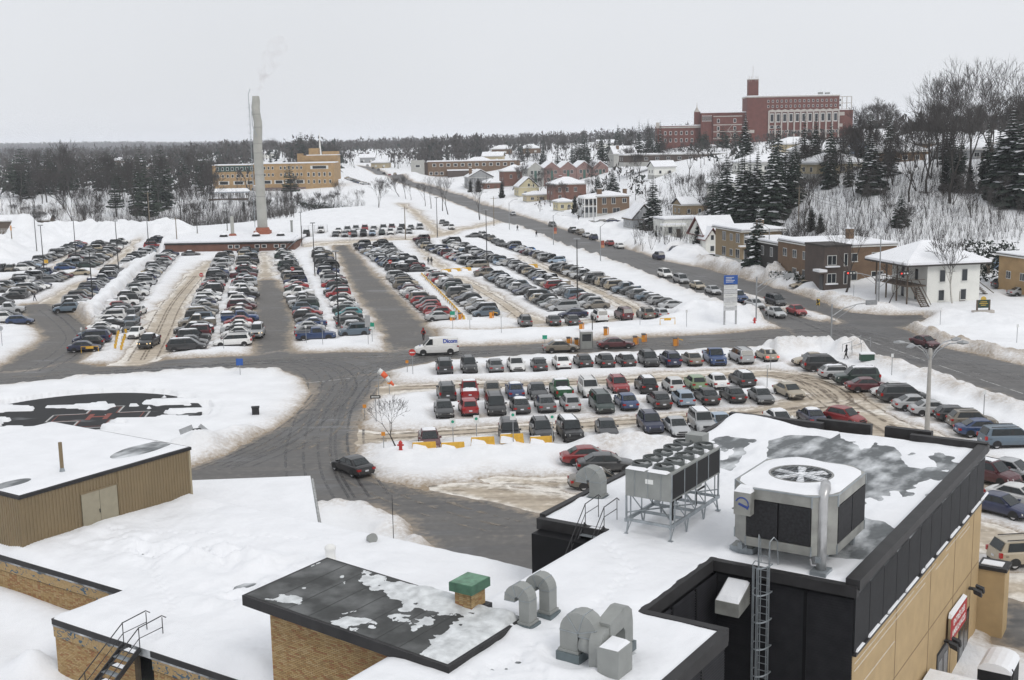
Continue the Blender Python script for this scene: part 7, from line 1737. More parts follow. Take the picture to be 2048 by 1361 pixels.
for x0,x1,y in ((-31.3,-10,-.3),(-10,16,-1.5),(16,30.8,-2.1)): MB().box(x0,y,13.8 if x0 > -20 else 13.4,x1,15,14.3 if x0 > -20 else 13.9).build('roof_snow',HSNOW,cl)
for k in range(8):
 far_window(cl,(-28.3 + k * 2.45,-.13,11.6),'x',1.3,1.7); far_window(cl,(-28.3 + k * 2.45,-.02,8.0),'x',1.3,1.6)
for k in range(8): far_window(cl,(-28.3 + k * 2.45,-.02,1.2),'x',1.2,1.7)
for x in (-25.5,-18,-10.9 + .0): far_window(cl,(x if x < -12 else -12.3,-.02,4.6),'x',5.4 if x < -12 else 3.6,1.9)
for k in range(12):
 if k in (5,): continue
 far_window(cl,(-8.6 + k * 2.05,-1.23,11.7),'x',1.1,1.6); far_window(cl,(-8.6 + k * 2.05,-1.23,8.3),'x',1.1,1.6)
for x in (-3.5,2.5,8,13): far_window(cl,(x,-1.23,4.7),'x',4.6,1.9)
for k in range(9): far_window(cl,(-8 + k * 2.6,-1.53,.4),'x',1.2,1.5)
far_window(cl,(23.2,-1.83,11.7),'x',9,1.7)
for k in range(5): far_window(cl,(17.6 + k * 2.7,-1.83,8.2),'x',1.2,2.1); far_window(cl,(17.6 + k * 2.7,-1.83,4.6),'x',1.1,1.9)
MB().box(11,18,5,30,30,17.5).build('rear_block',WALLS['tan'],cl); MB().box(15,20,17,20,26,21.2).build('rear_tower',WALLS['tan'],cl); MB().box(9,19,12,11,28,18.6).build('rear_tower',WALLS['tan'],cl)
MB().box(22,20,17,30,28,19.5).build('rear_tower',WALLS['tan'],cl); MB().box(14,17.9,17.5,30.2,30,17.9).build('rear_snow',HSNOW,cl)
MB().box(-.5 - 9.5,-3.8,-3,-6.5,-1.6,3.0).build('entrance_porch',STONE,cl); MB().box(-10.2,-4,3,-6.3,-1.4,3.4).build('porch_snow',HSNOW,cl)
sp = empty('white_spire',gpd(643,640),0,'slender white spire rising behind the tan clinic','spire'); MB().lathe([(1.1,0),(.95,14),(.5,19),(.12,27),(.02,29)],8).build('spire',WHITE,sp)
ps = empty('picnic_shelter',gp(457,402),.1,'open timber shelter with a flat snowy roof in the brush','shelter');
for x in (-8,-4,0,4,8):
 for y in (0,7): MB().box(x - .12,y - .12,-2,x + .12,y + .12,3.4).build('post',WOOD,ps)
MB().box(-8.8,-.8,3.4,8.8,8,3.9).build('roof',M('bluegrey_eave',(0.3,0.33,0.36),.7),ps); bevel(MB().hexa([(-8.8,-.8,3.9),(8.8,-.8,3.9),(8.8,8,3.9),(-8.8,8,3.9),(-7.6,1,5.2),(7.6,1,5.2),(7.6,6,5.2),(-7.6,6,5.2)]).build('roof_snow',HSNOW,ps),.1); MB().box(-8.6,-.2,.2,8.6,.0,1.0).build('railing',WOOD,ps)
sc = empty('brick_school',gpd(935,715),.05,'long two storey brown brick school with pale concrete stair tower','school')
MB().box(-24,0,-6,32,14,8.4).build('wall',WALLS['brown'],sc); MB().box(-24.3,-.3,8.4,32.3,14,9.0).build('roof_snow',HSNOW,sc); MB().box(-34,-1,-7,-26,9,9.4).build('stair_tower',WALLS['concrete'],sc); MB().box(-26,1,-6,-24,10,8).build('link_wall',WALLS['darkbrick'],sc)
MB().box(-12,-8,-6,4,0,3.0).build('front_block',WALLS['darkbrick'],sc); MB().box(-12.3,-8.3,3,4.3,0,3.6).build('front_snow',HSNOW,sc)
for k in range(12): far_window(sc,(-20 + k * 4.3,-.02,6.3),'x',2.3,1.9)
for k in range(3): far_window(sc,(-22 + k * 3.2,-.02,1.4),'x',2.2,1.9)
for z in (6,.5): far_window(sc,(-30,-1.02,z),'x',3.4,1.6)
cv_ = empty('brick_convent',gpd(1600,700),-.04,'massive red brick convent with stone pilasters and a square tower','convent')
RB = M_brick('convent_brick',(0.15,0.048,0.038),(0.13,0.041,0.032),(0.13,0.07,0.06),.4,.14)
z0 = -6
MB().box(-31.5,0,z0,22.5,18,25.5).build('main_wall',RB,cv_); MB().box(-31.8,-.3,25.5,22.8,18.3,26.2).build('roof_edge',STONE,cv_); MB().box(-31.6,-.2,26.2,22.6,18,26.7).build('roof_snow',HSNOW,cv_)
MB().box(22.5,1.5,z0,31,17,17.5).build('end_wall',RB,cv_); MB().box(22.4,1.3,17.5,31.2,17.2,17.9).build('end_snow',HSNOW,cv_)
for z in (18,21.5,25.2): MB().bar((22.5,1.7,z),(30.2,1.7,z),.3,.35).build('terrace_beam',STONE,cv_)
for x in (24.5,27.2,30): MB().box(x - .2,1.5,17.5,x + .2,1.9,25.2).build('terrace_post',STONE,cv_)
for k in range(12):
 x = -18.6 + k * 3.72; MB().box(x - .4,-.7,z0,x + .4,0,17.6).build('pilaster',STONE,cv_)
for k in range(11):
 x = -18.6 + (k + .5) * 3.72
 a_ = MB(); a_.hexa([(x - 1.86,-.72,16.8),(x + 1.86,-.72,16.8),(x + 1.86,0,16.8),(x - 1.86,0,16.8),(x - 1.86,-.72,17.9),(x + 1.86,-.72,17.9),(x + 1.86,0,17.9),(x - 1.86,0,17.9)]); a_.face([(x - 1.86,-.72,17.9),(x + 1.86,-.72,17.9),(x,-.72,18.5)]); a_.build('arch_band',STONE,cv_)
 far_window(cv_,(x,-.03,13.5),'x',2.2,5.2)
 for s in (-.8,.8): far_window(cv_,(x + s,-.03,5.4),'x',1.0,1.7)
 if k < 4:
  far_window(cv_,(x,-.03,.2),'x',2.4,1.8)
 if k < 2: far_window(cv_,(x,-.03,8.2),'x',2.6,1.7)
for k in range(17):
 far_window(cv_,(-24 + k * 2.62 + 5,-.03,23.2),'x',1.1,1.5); far_window(cv_,(-24 + k * 2.62 + 5,-.03,20.2),'x',1.1,1.5)
MB().box(22.6,1.2,14.3,26,1.5,16.3).build('end_panel',STONE,cv_); MB().box(22.6,1.2,7.8,25,1.5,9.6).build('end_panel',STONE,cv_)
MB().box(-30.2,3,25,-24.4,9,36).build('tower',RB,cv_); MB().box(-30.4,2.8,36,-24.2,9.2,36.4).build('tower_cap',STONE,cv_)
for x in (-30,-28.8,-26,-24.8): MB().tube([(x,3,35),(x,3,38.2)],.14,5).build('antenna',STONE,cv_)
MB().tube([(-27.3,6,36),(-27.3,6,44)],.12,5).build('mast',STONE,cv_); MB().box(-5 + 16.5,5,26,14,8,28.2).build('roof_fan',DUCT,cv_); MB().box(15.6,5,26,18,8,28).build('roof_fan',DUCT,cv_)
MB().box(-31.5,-.15,5.0,-27,0,6.8).build('stone_panel',STONE,cv_)
MB().box(-58,3,z0 - 2,-31.5,18,17.2).build('left_wing_wall',RB,cv_); MB().box(-51,1.5,z0 - 2,-34,3,14.8).build('left_wing_bay',RB,cv_); MB().box(-58.2,2.8,17.2,-31.5,18,17.7).build('left_wing_snow',HSNOW,cv_)
for z in (14.8,9.8,5.8,1.8): MB().box(-51,1.2,z,-34,1.5,z + .55).build('string_course',STONE,cv_)
for x in (-48,-38.3):
 for z in (12.4,8,4): far_window(cv_,(x,1.47,z),'x',1.6,2.4)
for k in range(5): far_window(cv_,(-57 + k * 1.2,2.97,14.0),'x',.8,3.4)
fe = MB()
for k in range(5):
 z = 10 - k * 3; fe.bar((-43,1.1,z),(-39.5,1.1,z),.5,.15); fe.bar((-42.5 if k % 2 else -39.8,1.1,z),(-39.8 if k % 2 else -42.5,1.1,z - 3),.3,.2)
fe.build('fire_escape',STONE,cv_)['kind'] = 'stuff'
MB().box(-61.5,6,z0 - 2,-58,10,18).build('turret',RB,cv_); MB().lathe([(1.9,0),(.9,1.5),(.25,3),(.05,6)],8,(-60,8,18)).build('turret_roof',STONE,cv_)
MB().box(-84,6,z0 - 2,-58,18,10).build('far_wing_wall',RB,cv_); MB().box(-84.2,5.8,10,-58,18,10.5).build('far_wing_snow',HSNOW,cv_); MB().box(-84,5.8,8.8,-58,6,9.6).build('cornice',STONE,cv_); MB().box(-84.4,5.6,9,-82.5,8,12.2).build('corner_turret',STONE,cv_)
for k in range(6):
 for z in (5.8,1.5): far_window(cv_,(-79 + k * 3.2,5.97,z),'x',1.4,2.2)
h9 = house('edge_house','ochre brick house with white eaves cut by the right edge',gpd(2108,186),HR,8,9,6.4,'flat','tan',over=.5,snow=.3,wins=[(-1.6,4.4,1.4,1.6),(-1.6,1.3,1.4,1.6)],chim=[(-2.3,3,.9,1.5)])
g_ = house('blue_garage','low blue garage with snowy roof behind the white house',gpd(1992,207),HR,6.5,6,2.6,'flat','blue',over=.2,snow=.4,wins=())
g_ = house('beige_garage','small beige shed with snow bonnet beside the blue garage',gpd(1968,204),HR,3.6,5,2.6,'flat','concrete',over=.2,snow=.7,wins=())
XL,XR = gpd(332,306).x,gpd(590,306).x
pl = empty('brick_plant',((XL + XR) / 2,305.6,0),0,'low red brick plant half buried in the snow slope','plant')
hw_ = (XR - XL) / 2; PB = M_brick('plant_brick',(0.14,0.06,0.042),(0.12,0.052,0.037),(0.2,0.12,0.09),.3,.1)
MB().box(-hw_,0,-1,hw_,22,2.2).build('wall',PB,pl); MB().box(-hw_ - .2,-.25,2.2,hw_ + .2,.5,2.6).build('roof_edge',COPING,pl); bevel(MB().box(-hw_ - .15,-.1,2.6,hw_ + .15,23,3.2).build('roof_snow',HSNOW,pl),.15)
for x in (.2,1.9,7.2,9.0,12.2,14): far_window(pl,(x,-.03,1.5),'x',1.3,.9)
st_ = MB()
for k in range(12): st_.box(hw_ + .4 - .0,-.2 + k * .05,.2 + k * .25,hw_ + 1.4,.5,.3 + k * .25) if False else st_.box(hw_ - 2.6 + k * .3,-.9,.2 + k * .26,hw_ - 2.25 + k * .3,-.1,.3 + k * .26)
st_.build('stair',GALV,pl)['kind'] = 'stuff'; MB().bar((hw_ - 2.6,-.9,1.2),(hw_ + 1.2,-.9,4.3),.06,.06).build('stair_rail',GALV,pl)
cb_ = gpd(526,327); tk = empty('tall_chimney',(cb_.x,cb_.y,3.0),0,'tall pale grey chimney with a wavy steaming top','chimney')
CHM = M('chimney_grey',(0.4,0.4,0.37),.75,var=.12,scale=.35)
m = MB(); prof = [(-2,0,1.75),(5,0,1.7),(12,-.05,1.62),(18,-.1,1.58),(24,-.15,1.5),(27,0,1.5),(29.5,.2,1.45),(31,.25,1.4),(33,-.05,1.35),(35,-.15,1.4),(36.5,.05,1.35),(38,.05,1.15)]
m.tube([(dx,0,z) for z,dx,r in prof],[r * .82 for z,dx,r in prof],20); m.build('shaft',CHM,tk,smooth=True)
for z in (10.5,16.5,22.5,25,29.5,33.0):
 rr_ = .82 * np.interp(z,[p[0] for p in prof],[p[2] for p in prof]); dx = np.interp(z,[p[0] for p in prof],[p[1] for p in prof]); MB().lathe([(rr_ + .035,0),(rr_ + .035,.16)],20,(float(dx),0,z)).build('band',M('band_grey',(0.28,0.28,0.27),.7),tk)
MB().box(-2.1,-2.1,-1.5,2.1,2.1,1.1).build('base',M('rust_base',(0.3,0.1,0.06),.8,var=.15),tk); MB().lathe([(2.1,1.1),(1.75,2.0)],20).build('base_cone',MATS['rust_base'],tk)
l = MB(); l.bar((-2.1,-.4,2),(-1.85,-.4,36),.07); l.bar((-2.1,.4,2),(-1.85,.4,36),.07)
for k in range(50): l.bar((-2.1,-.4,2.5 + k * .68),(-2.1,.4,2.5 + k * .68),.05)
for k in range(14): l.tube([(-2.0 - .7 * math.sin(math.pi * t / 4),.5 * math.cos(math.pi * t / 4),5 + k * 2.3) for t in range(5)],.04,4)
l.tube([(-1.7,-1.2,34),(-1.9,-.4,38.5),(-1.4,0,40)],.09,5); l.tube([(-1.0,-1.4,34),(-1.0,-1.5,30),(.2,-1.6,27)],.1,5)
l.build('ladder',GALV,tk)['kind'] = 'stuff'
b2 = gpd(466,322); c2_ = empty('short_stack',(b2.x,b2.y,2.9),0,'short pale round stack left of the tall chimney','chimney'); MB().tube([(0,0,-.5),(0,0,5.6)],.5,12).build('stack',CHM,c2_); MB().lathe([(1.3,0),(.9,.8),(.55,.9)],12).build('base',MATS['rust_base'],c2_)
for px,lab in ((448,'snow capped hatch left of the short stack'),(513,'snow capped hatch beneath the tall chimney'),(562,'snow capped hatch right of the tall chimney')):
 b2 = gpd(px,318); v = empty('roof_hatch',(b2.x,b2.y,3.3),0,lab,'roof vent','hatches on the plant roof'); MB().lathe([(1.2,0),(.9,.5)],12).build('base',COPING,v); MB().lathe([(.95,.5),(.4,.95),(.08,1.0),(.05,1.6)],12).build('snow_cap',HSNOW,v)
v = empty('vent_stack',gpd(584,330,.0),0,'slim grey vent stack on the plant roof','vent'); MB().tube([(0,0,-.5),(0,0,3.4)],.32,10).build('pipe',DUCT,v); MB().lathe([(.42,3.4),(.42,3.7)],10).build('cap',DUCT,v)
bn = house('gully_barn','dark barn roof with small gable in the gully at left',gp(40,458),.15,22,9,3.0,'gx',WOOD,.4,.5,wins=(),snow=.12,cat='barn')
# ------------------------------------------------------------------ trees
BARK = M('grey_bark',(0.045,0.04,0.036),.9,var=.25,scale=2); TWIG = M('twig_bark',(0.05,0.045,0.042),.9,var=.25,scale=1)
BIRCH = M_two('birch_bark',(0.5,0.48,0.44),(0.04,0.04,0.04),3,.56,.62,(.8,.8),stretch=(1,1,3),bump=0)
NEED = M('spruce_needles',(0.018,0.03,0.021),.85,var=.35,scale=1.2); NEEDL = M('pine_needles',(0.028,0.042,0.028),.85,var=.35,scale=1.0)
TSNOW = snow_mat('tree_snow',.2)
def bare_mesh(seed,H=12,levels=6,spread=.55,twig=.016,stems=1,kids=(2,3),trunkf=.3):
 rr = random.Random(seed); tr,cr = MB(),MB()
 def grow(p,d,L,r,lev):
  mb = tr if lev <= 1 else cr
  q = p; dd = d; n = 2 if lev < 4 else 1; path = [p]; rad = [r]
  for i in range(n):
   dd = (dd + Vector((rr.gauss(0,.13),rr.gauss(0,.13),rr.gauss(.05,.07)))).normalized(); q = q + dd * (L / n); path.append(q); rad.append(max(twig,r * (1 - .35 * (i + 1) / n)))
  if lev < levels - 1: mb.tube(path,rad,5 if lev == 0 else 3,cap=False)
  else:
   s = Vector((rr.gauss(0,1),rr.gauss(0,1),rr.gauss(0,.4))).normalized() * twig
   for a,b in zip(path,path[1:]): mb.face([a - s,a + s,b + s * .4,b - s * .4])
  if lev >= levels - 1: return
  k = rr.choice(kids) + (1 if lev == 0 else 0)
  az = rr.uniform(0,6.28)
  for i in range(k):
   az += 6.28 / k + rr.gauss(0,.35); sp = spread * rr.uniform(.55,1.25) * (1 if lev else .8)
   e = dd.orthogonal().normalized(); e = (Matrix.Rotation(az,3,dd) @ e)
   nd = (dd * math.cos(sp) + e * math.sin(sp)); nd.z += .12; nd.normalize()
   t = rr.uniform(.55,1.0) if lev else rr.uniform(.8,1.0)
   grow(path[-2].lerp(q,t) if n > 1 else p.lerp(q,t),nd,L * rr.uniform(.62,.86),rad[-1] * .72,lev + 1)
  if lev in (2,3) and rr.random() < .6:
   e = dd.orthogonal().normalized(); grow(p.lerp(q,.5),(dd + Matrix.Rotation(rr.uniform(0,6),3,dd) @ e).normalized(),L * .5,rad[-1] * .4,max(lev + 2,levels - 2))
 for s in range(stems):
  d = Vector((rr.gauss(0,.12 + .15 * (stems > 1)),rr.gauss(0,.12 + .15 * (stems > 1)),1)).normalized()
  grow(Vector((rr.uniform(-.2,.2) * (stems > 1),rr.uniform(-.2,.2) * (stems > 1),-.3)),d,H * trunkf,H * .014 / math.sqrt(stems),0)
 return tr.mesh('trunk',BARK),cr.mesh('crown',TWIG)
def conifer_mesh(seed,H=14,R=2.6,lay=22,base=.06,mat=None,droop=.35,power=.9,snow=.3,nb=(7,10)):
 rr = random.Random(seed); tr,cr,sn = MB(),MB(),MB()
 tr.tube([(0,0,-.4),(rr.uniform(-.1,.1),rr.uniform(-.1,.1),H * .5),(0,0,H * .98)],[H * .016,H * .01,.02],6,cap=False)
 for k in range(lay):
  t = (k + rr.uniform(-.2,.2)) / lay; z = H * (base + (1 - base) * t); rad = R * max(.04,(1 - t)) ** power * rr.uniform(.82,1.12); n = rr.randint(*nb); az = rr.uniform(0,6)
  for i in range(n):
   a = az + 6.283 * i / n + rr.gauss(0,.15); l = rad * rr.uniform(.6,1.12); e1 = Vector((math.cos(a),math.sin(a),0)); e2 = Vector((-math.sin(a),math.cos(a),0)); zd = -droop * l
   pts = [Vector((0,0,z)) + e1 * (l * s) + Vector((0,0,zd * s ** 1.4 + .1 * l * s)) for s in (.02,.35,.7,1.0)]; w = [.1 * l,.32 * l,.3 * l,.02]
   for j in range(3):
    for sg in (-1,1):
     wa,wb_ = w[j] * rr.uniform(.7,1.2),w[j + 1] * rr.uniform(.6,1.2); dz = Vector((0,0,-.16 * l * rr.uniform(.4,1.3)))
     cr.face([pts[j],pts[j + 1],pts[j + 1] + e2 * sg * wb_ + dz,pts[j] + e2 * sg * wa + dz])
    m_ = (pts[j] + pts[j + 1]) / 2; cr.face([pts[j],pts[j + 1],m_ + Vector((rr.gauss(0,.05),0,-.22 * l))])
   if rr.random() < snow:
    u = Vector((0,0,.05)); j = rr.choice((1,1,2)); sn.face([pts[j] + e2 * w[j] * .7 + u,pts[j] - e2 * w[j] * .7 + u,pts[j + 1] - e2 * w[j] * .3 + u * 1.5,pts[j + 1] + e2 * w[j] * .35 + u]); sn.face([pts[j] + e2 * w[j] * .7 + u,(pts[j - 1] + pts[j]) / 2 + u * 2,pts[j] - e2 * w[j] * .7 + u])
 return tr.mesh('trunk',BARK),cr.mesh('crown',mat or NEED),(sn.mesh('crown_snow',TSNOW) if sn.f else None)
BT = [bare_mesh(s,15,7,.5,.034) for s in (1,2,3)] + [bare_mesh(4,15,7,.42,.034,trunkf=.34),bare_mesh(5,15,7,.45,.032,stems=2,trunkf=.26),bare_mesh(6,15,7,.4,.034,stems=2)]
BIG = [bare_mesh(s,14,8,.42,.014,trunkf=.3) for s in (11,12)]
SPR = [conifer_mesh(1),conifer_mesh(2,R=2.3),conifer_mesh(3,R=3.0,lay=20),conifer_mesh(4,R=2.0,lay=26)]
SPS = [conifer_mesh(21,R=2.9,lay=30,snow=.8,nb=(9,12)),conifer_mesh(22,R=2.6,lay=30,snow=.75,nb=(9,12))]
PIN = [conifer_mesh(31,14,3.3,15,.28,NEEDL,.02,.55,.1,(5,7)),conifer_mesh(32,14,3.8,13,.2,NEEDL,-.05,.5,.1,(5,7))]
CED = [conifer_mesh(41,8,1.5,30,.02,NEED,-.35,.5,.12,(8,11)),conifer_mesh(42,8,1.7,28,.02,NEED,-.3,.6,.12,(8,11))]
KIND = {'bare': (BT,12,'bare_tree'),'big': (BIG,12,'bare_tree'),'spruce': (SPR,14,'spruce_tree'),'snowspruce': (SPS,14,'spruce_tree'),'pine': (PIN,14,'pine_tree'),'cedar': (CED,8,'cedar_tree'),'birch': (BT[:2],12,'birch_tree')}
NT = {}
def tree(kind,p,H,label,group=None,v=None,rr=random):
 ms,H0,nm = KIND[kind]; m = ms[rr.randrange(len(ms)) if v is None else v]
 o = empty(nm,(p.x,p.y,p.z),rr.uniform(0,6.28),label,'tree',group); s = H / H0; wv = s * rr.uniform(.85,1.2); wv *= 1.4 if group == 'single spruces' else 1.0; o.scale = (wv,wv,s)
 t = link('trunk',m[0],o); link('crown',m[1],o)
 if kind == 'birch': t.material_slots[0].link = 'OBJECT'; t.material_slots[0].material = BIRCH
 if len(m) > 2 and m[2]: link('crown_snow',m[2],o)['kind'] = 'stuff'
 NT[nm] = NT.get(nm,0) + 1
 return o
rt = random.Random(99)
def grove(kind,n,px,D,H,label,group):
 for i,x in enumerate(sorted(rt.uniform(*px) for _ in range(n))):
  p = gpd(x,rt.uniform(*D))
  for _ in range(6):
   if on_road(p.x,p.y): p = gpd(x,rt.uniform(*D))
  if on_road(p.x,p.y): continue
  tree(kind,p,rt.uniform(*H),label + ', %s from the left' % ordinal(i + 1),group,rr=rt)
grove('bare',46,(-30,430),(455,640),(11,18),'bare grey tree in the gully wood at left','gully wood')
for cn_,pxs,n,Ds in [('second',(40,100),8,(540,600)),('third',(100,230),20,(550,680)),('fourth',(225,345),20,(450,640)),('fifth',(350,425),8,(540,700)),('leftmost',(-20,40),4,(560,700))]:
 grove('spruce',n // 2,pxs,Ds,(14,24),'dark spruce, %s clump of the gully wood' % cn_,'gully wood conifers'); grove('pine',n - n // 2,pxs,Ds,(14,24),'dark spreading pine, %s clump of the gully wood' % cn_,'gully wood pines')
grove('bare',20,(180,600),(395,520),(5,10),'small bare tree in the brush below the tan clinic','brush below the clinic')
grove('bare',18,(-10,180),(420,500),(6,10),'small bare tree by the barn in the gully','trees by the barn')
grove('bare',22,(-30,700),(720,1150),(10,17),'bare tree among the village houses on the left','village trees')
grove('spruce',34,(-30,700),(740,1150),(9,17),'dark spruce among the village houses on the left','village spruces')
grove('bare',14,(680,1340),(760,1200),(7,11),'bare tree along the middle ridge','ridge trees')
grove('spruce',18,(780,1320),(740,1100),(10,17),'dark spruce along the middle ridge','ridge spruces')
grove('pine',6,(580,660),(740,860),(14,19),'dark pine on the knoll behind the tan clinic','knoll pines')
grove('spruce',26,(1060,1345),(590,700),(14,21),'tall dark spruce in the stand left of the convent','convent spruces')
grove('bare',26,(1020,1345),(480,700),(8,13),'bare tree between the houses below the convent stand','trees below the convent stand')
grove('bare',16,(1340,1700),(420,640),(5,8),'bare tree on the slope before the convent','trees before the convent')
grove('pine',6,(1395,1480),(560,650),(9,13),'dark pine before the convent left wing','pines before the convent')
grove('bare',30,(1705,2090),(330,560),(12,18),'bare tree in the wood right of the convent','wood right of the convent')
grove('bare',26,(1600,1790),(262,320),(6,11),'bare tree among the hill crest houses','hill crest trees')
grove('spruce',14,(1545,1790),(285,370),(10,16),'dark spruce among the hill crest houses','hill crest spruces')
grove('bare',22,(1580,2080),(235,268),(4,8),'thin bare sapling tree on the open snowy slope','slope saplings')
grove('bare',14,(1270,1460),(330,420),(7,11),'bare tree behind the white flat roofed house','trees behind the flat house')
grove('spruce',12,(1560,1665),(288,330),(12,18),'dark spruce in the cluster below the cream hill house','spruce cluster on the hill')
grove('spruce',12,(1420,1570),(296,330),(12,17),'dark spruce on the slope above the gabled house','slope spruces')
grove('bare',14,(1800,2090),(262,310),(11,17),'bare tree among the big ones on the right hill','right hill trees')
grove('spruce',9,(1860,2090),(266,300),(8,15),'dark spruce under the big bare trees','right hill spruces')
for px,D,H,l in [(1852,262,21,'tall bare tree leaning left at the hill brow'),(1935,258,25,'tallest wide bare tree on the hill at right'),(1985,262,24,'second tall bare tree on the hill near the right edge'),(2040,255,23,'tall bare tree cut by the right edge'),(1885,275,19,'tall bare tree between the hill houses'),(1818,258,17,'slender bare tree left on the hill brow'),(1900,252,20,'dark forked bare tree on the hill brow')]:
 tree('big',gpd(px,D),H,l,'tall bare trees on the hill',rr=rt)
for px,py,H,l in [(1452,452,15.5,'first of four big snow flecked spruces behind the white gabled house'),(1487,448,14.5,'second of the big snow flecked spruces'),(1512,450,14,'third of the big snow flecked spruces'),(1545,455,16.5,'tallest and rightmost of the big snow flecked spruces'),(1741,388,14,'snow flecked spruce on the slope before the cream hill house'),
                     (2018,400,20,'tall snow flecked spruce near the right edge'),(2052,415,24,'tall dark spruce cut by the right edge'),(1995,385,13,'shorter snow flecked spruce near the right edge'),(1800,455,8,'small green spruce on the open slope'),(1515,548,13.5,'lone spruce standing before the tan flats'),(1306,462,16.5,'tall thin spruce beside the steep cottage'),
                     (1225,402,13,'spruce behind the brown brick porch house'),(1196,392,10,'shorter spruce beside the porch house spruce'),(1085,345,14,'spruce before the zigzag townhouses'),(1490,330,15,'dark spruce under the convent')]:
 p = gp(px,py); tree('snowspruce',p,H * (1.25 if 1440 < px < 1560 and py < 500 else 1.0),l,'single spruces',rr=rt)
for px,py,H,l in [(1396,505,7.5,'rounded dark cedar between the white flat house and the gabled house'),(1312,486,3.6,'small round cedar before the white flat house'),(1150,428,7,'first cedar of the clump beside the porch house'),(1160,430,8,'second cedar of the clump beside the porch house'),(1172,428,7.5,'third cedar of the clump beside the porch house'),(1185,420,8,'fourth cedar of the clump beside the porch house'),
                     (941,386,7,'left of two dark cedars by the grey gabled house'),(957,386,7.5,'right of two dark cedars by the grey gabled house'),(1004,398,9,'loose cedar by the red cottage'),(1640,470,5,'small cedar left on the slope foot'),(1622,466,6,'second small cedar at the slope foot'),(1890,385,8,'dark cedar mass first on the hill crest'),(1910,388,9,'dark cedar second on the hill crest'),(1940,390,7,'dark cedar third on the hill crest'),(1965,390,7.5,'dark cedar fourth on the hill crest'),(1425,505,2.5,'snowy shrub by the gabled house door'),(1460,508,2.2,'second snowy shrub by the gabled house'),(488,425,5,'slim cedar right of the tall chimney'),(1120,420,3,'low cedar beside the yellow bungalow')]:
 tree('cedar',gp(px,py),H,l,'single cedars',rr=rt)
tree('pine',gp(582,402),17,'lone tiered pine standing before the tan clinic',v=0,rr=rt)
for px,py,H,l in [(757,418,10,'bare tree standing alone on the snow slope'),(850,415,10,'bare street tree by the service road bend'),(862,420,11,'second bare street tree by the service road bend'),(885,425,12,'largest bare street tree before the school'),(897,432,12,'bare street tree right of the largest one'),(812,400,8,'first of three bare trees before the school'),(822,402,8,'second of three bare trees before the school'),(800,396,9,'third of three bare trees before the school'),(960,443,10,'bare tree leaning over the street bend'),
                     (1405,507,5,'small bare tree at the driveway'),(1690,590,11.5,'broad bare maple before the brown brick flats'),(1772,618,7.5,'small bare tree before the porch stairs'),(797,902,4.6,'small bare tree on the near snow island')]:
 tree('bare' if H < 11 else 'big',gp(px,py),H,l,'single bare trees',rr=rt)
tree('birch',gp(1905,612),10.5,'white barked birch before the white house wall',v=0,rr=rt)
grove('bare',12,(560,740),(455,520),(5,8),'bare shrub tree between the clinic and the hedge','trees by the hedge')
def brush(name,n,px,D,H,label,mat=TWIG,w=.02):
 V,F = [],[]
 for i in range(n):
  p = gpd_fast(rt.uniform(*px),rt.uniform(*D)); h = rt.uniform(*H); b = Vector(p)
  for k in range(rt.randint(3,5)):
   d = Vector((rt.gauss(0,.22),rt.gauss(0,.22),1)); t = b + d * h * rt.uniform(.6,1); s = Vector((rt.uniform(-1,1),rt.uniform(-1,1),0)).normalized() * w; o = len(V)
   m_ = b.lerp(t,.5) + Vector((rt.gauss(0,.1),rt.gauss(0,.1),0)); V += [b - s,b + s,m_ + s * .8,m_ - s * .8,t]; F += [(o,o + 1,o + 2),(o,o + 2,o + 3),(o + 3,o + 2,o + 4)]
   for q in range(2):
    c = m_.lerp(t,rt.random()); o = len(V); e = c + Vector((rt.gauss(0,.35),rt.gauss(0,.35),rt.uniform(.2,.6))) * h * .3; V += [c - s * .6,c + s * .6,e]; F.append((o,o + 1,o + 2))
 o = link(name,npmesh(name,np.array([tuple(v) for v in V]),np.array(F),mat)); return tag(o,label,'brush',kind='stuff')
def gpd_fast(px,D):
 x = (px - CX) / FPX * D * 1.012; z = SURF_at(x,D); return (x,D,z - .2)
def SURF_at(x,y): return surf(x,y)
brush('brush',3600,(170,600),(385,560),(2,6.5),'grey leafless brush filling the ravine below the clinic',TWIG,.032)
brush('brush',1100,(-40,190),(385,500),(2,6),'brown grey brush along the left gully',M('russet_twig',(0.11,0.085,0.06),.9,var=.3),.025)
brush('brush',2400,(1560,2100),(224,285),(1.5,6.5),'thin leafless saplings on the snowy hillside',TWIG,.022)
brush('brush',500,(560,740),(430,560),(1.5,4),'grey brush around the hedge by the clinic')
brush('brush',1500,(1270,1780),(285,420),(2,6),'grey brush between the houses under the spruces',TWIG,.035)
HSPOT = [(o.location.x,o.location.y) for o in bpy.data.objects if o.parent is None and o.get('category') in ('house','building','apartment building','townhouses','school')]
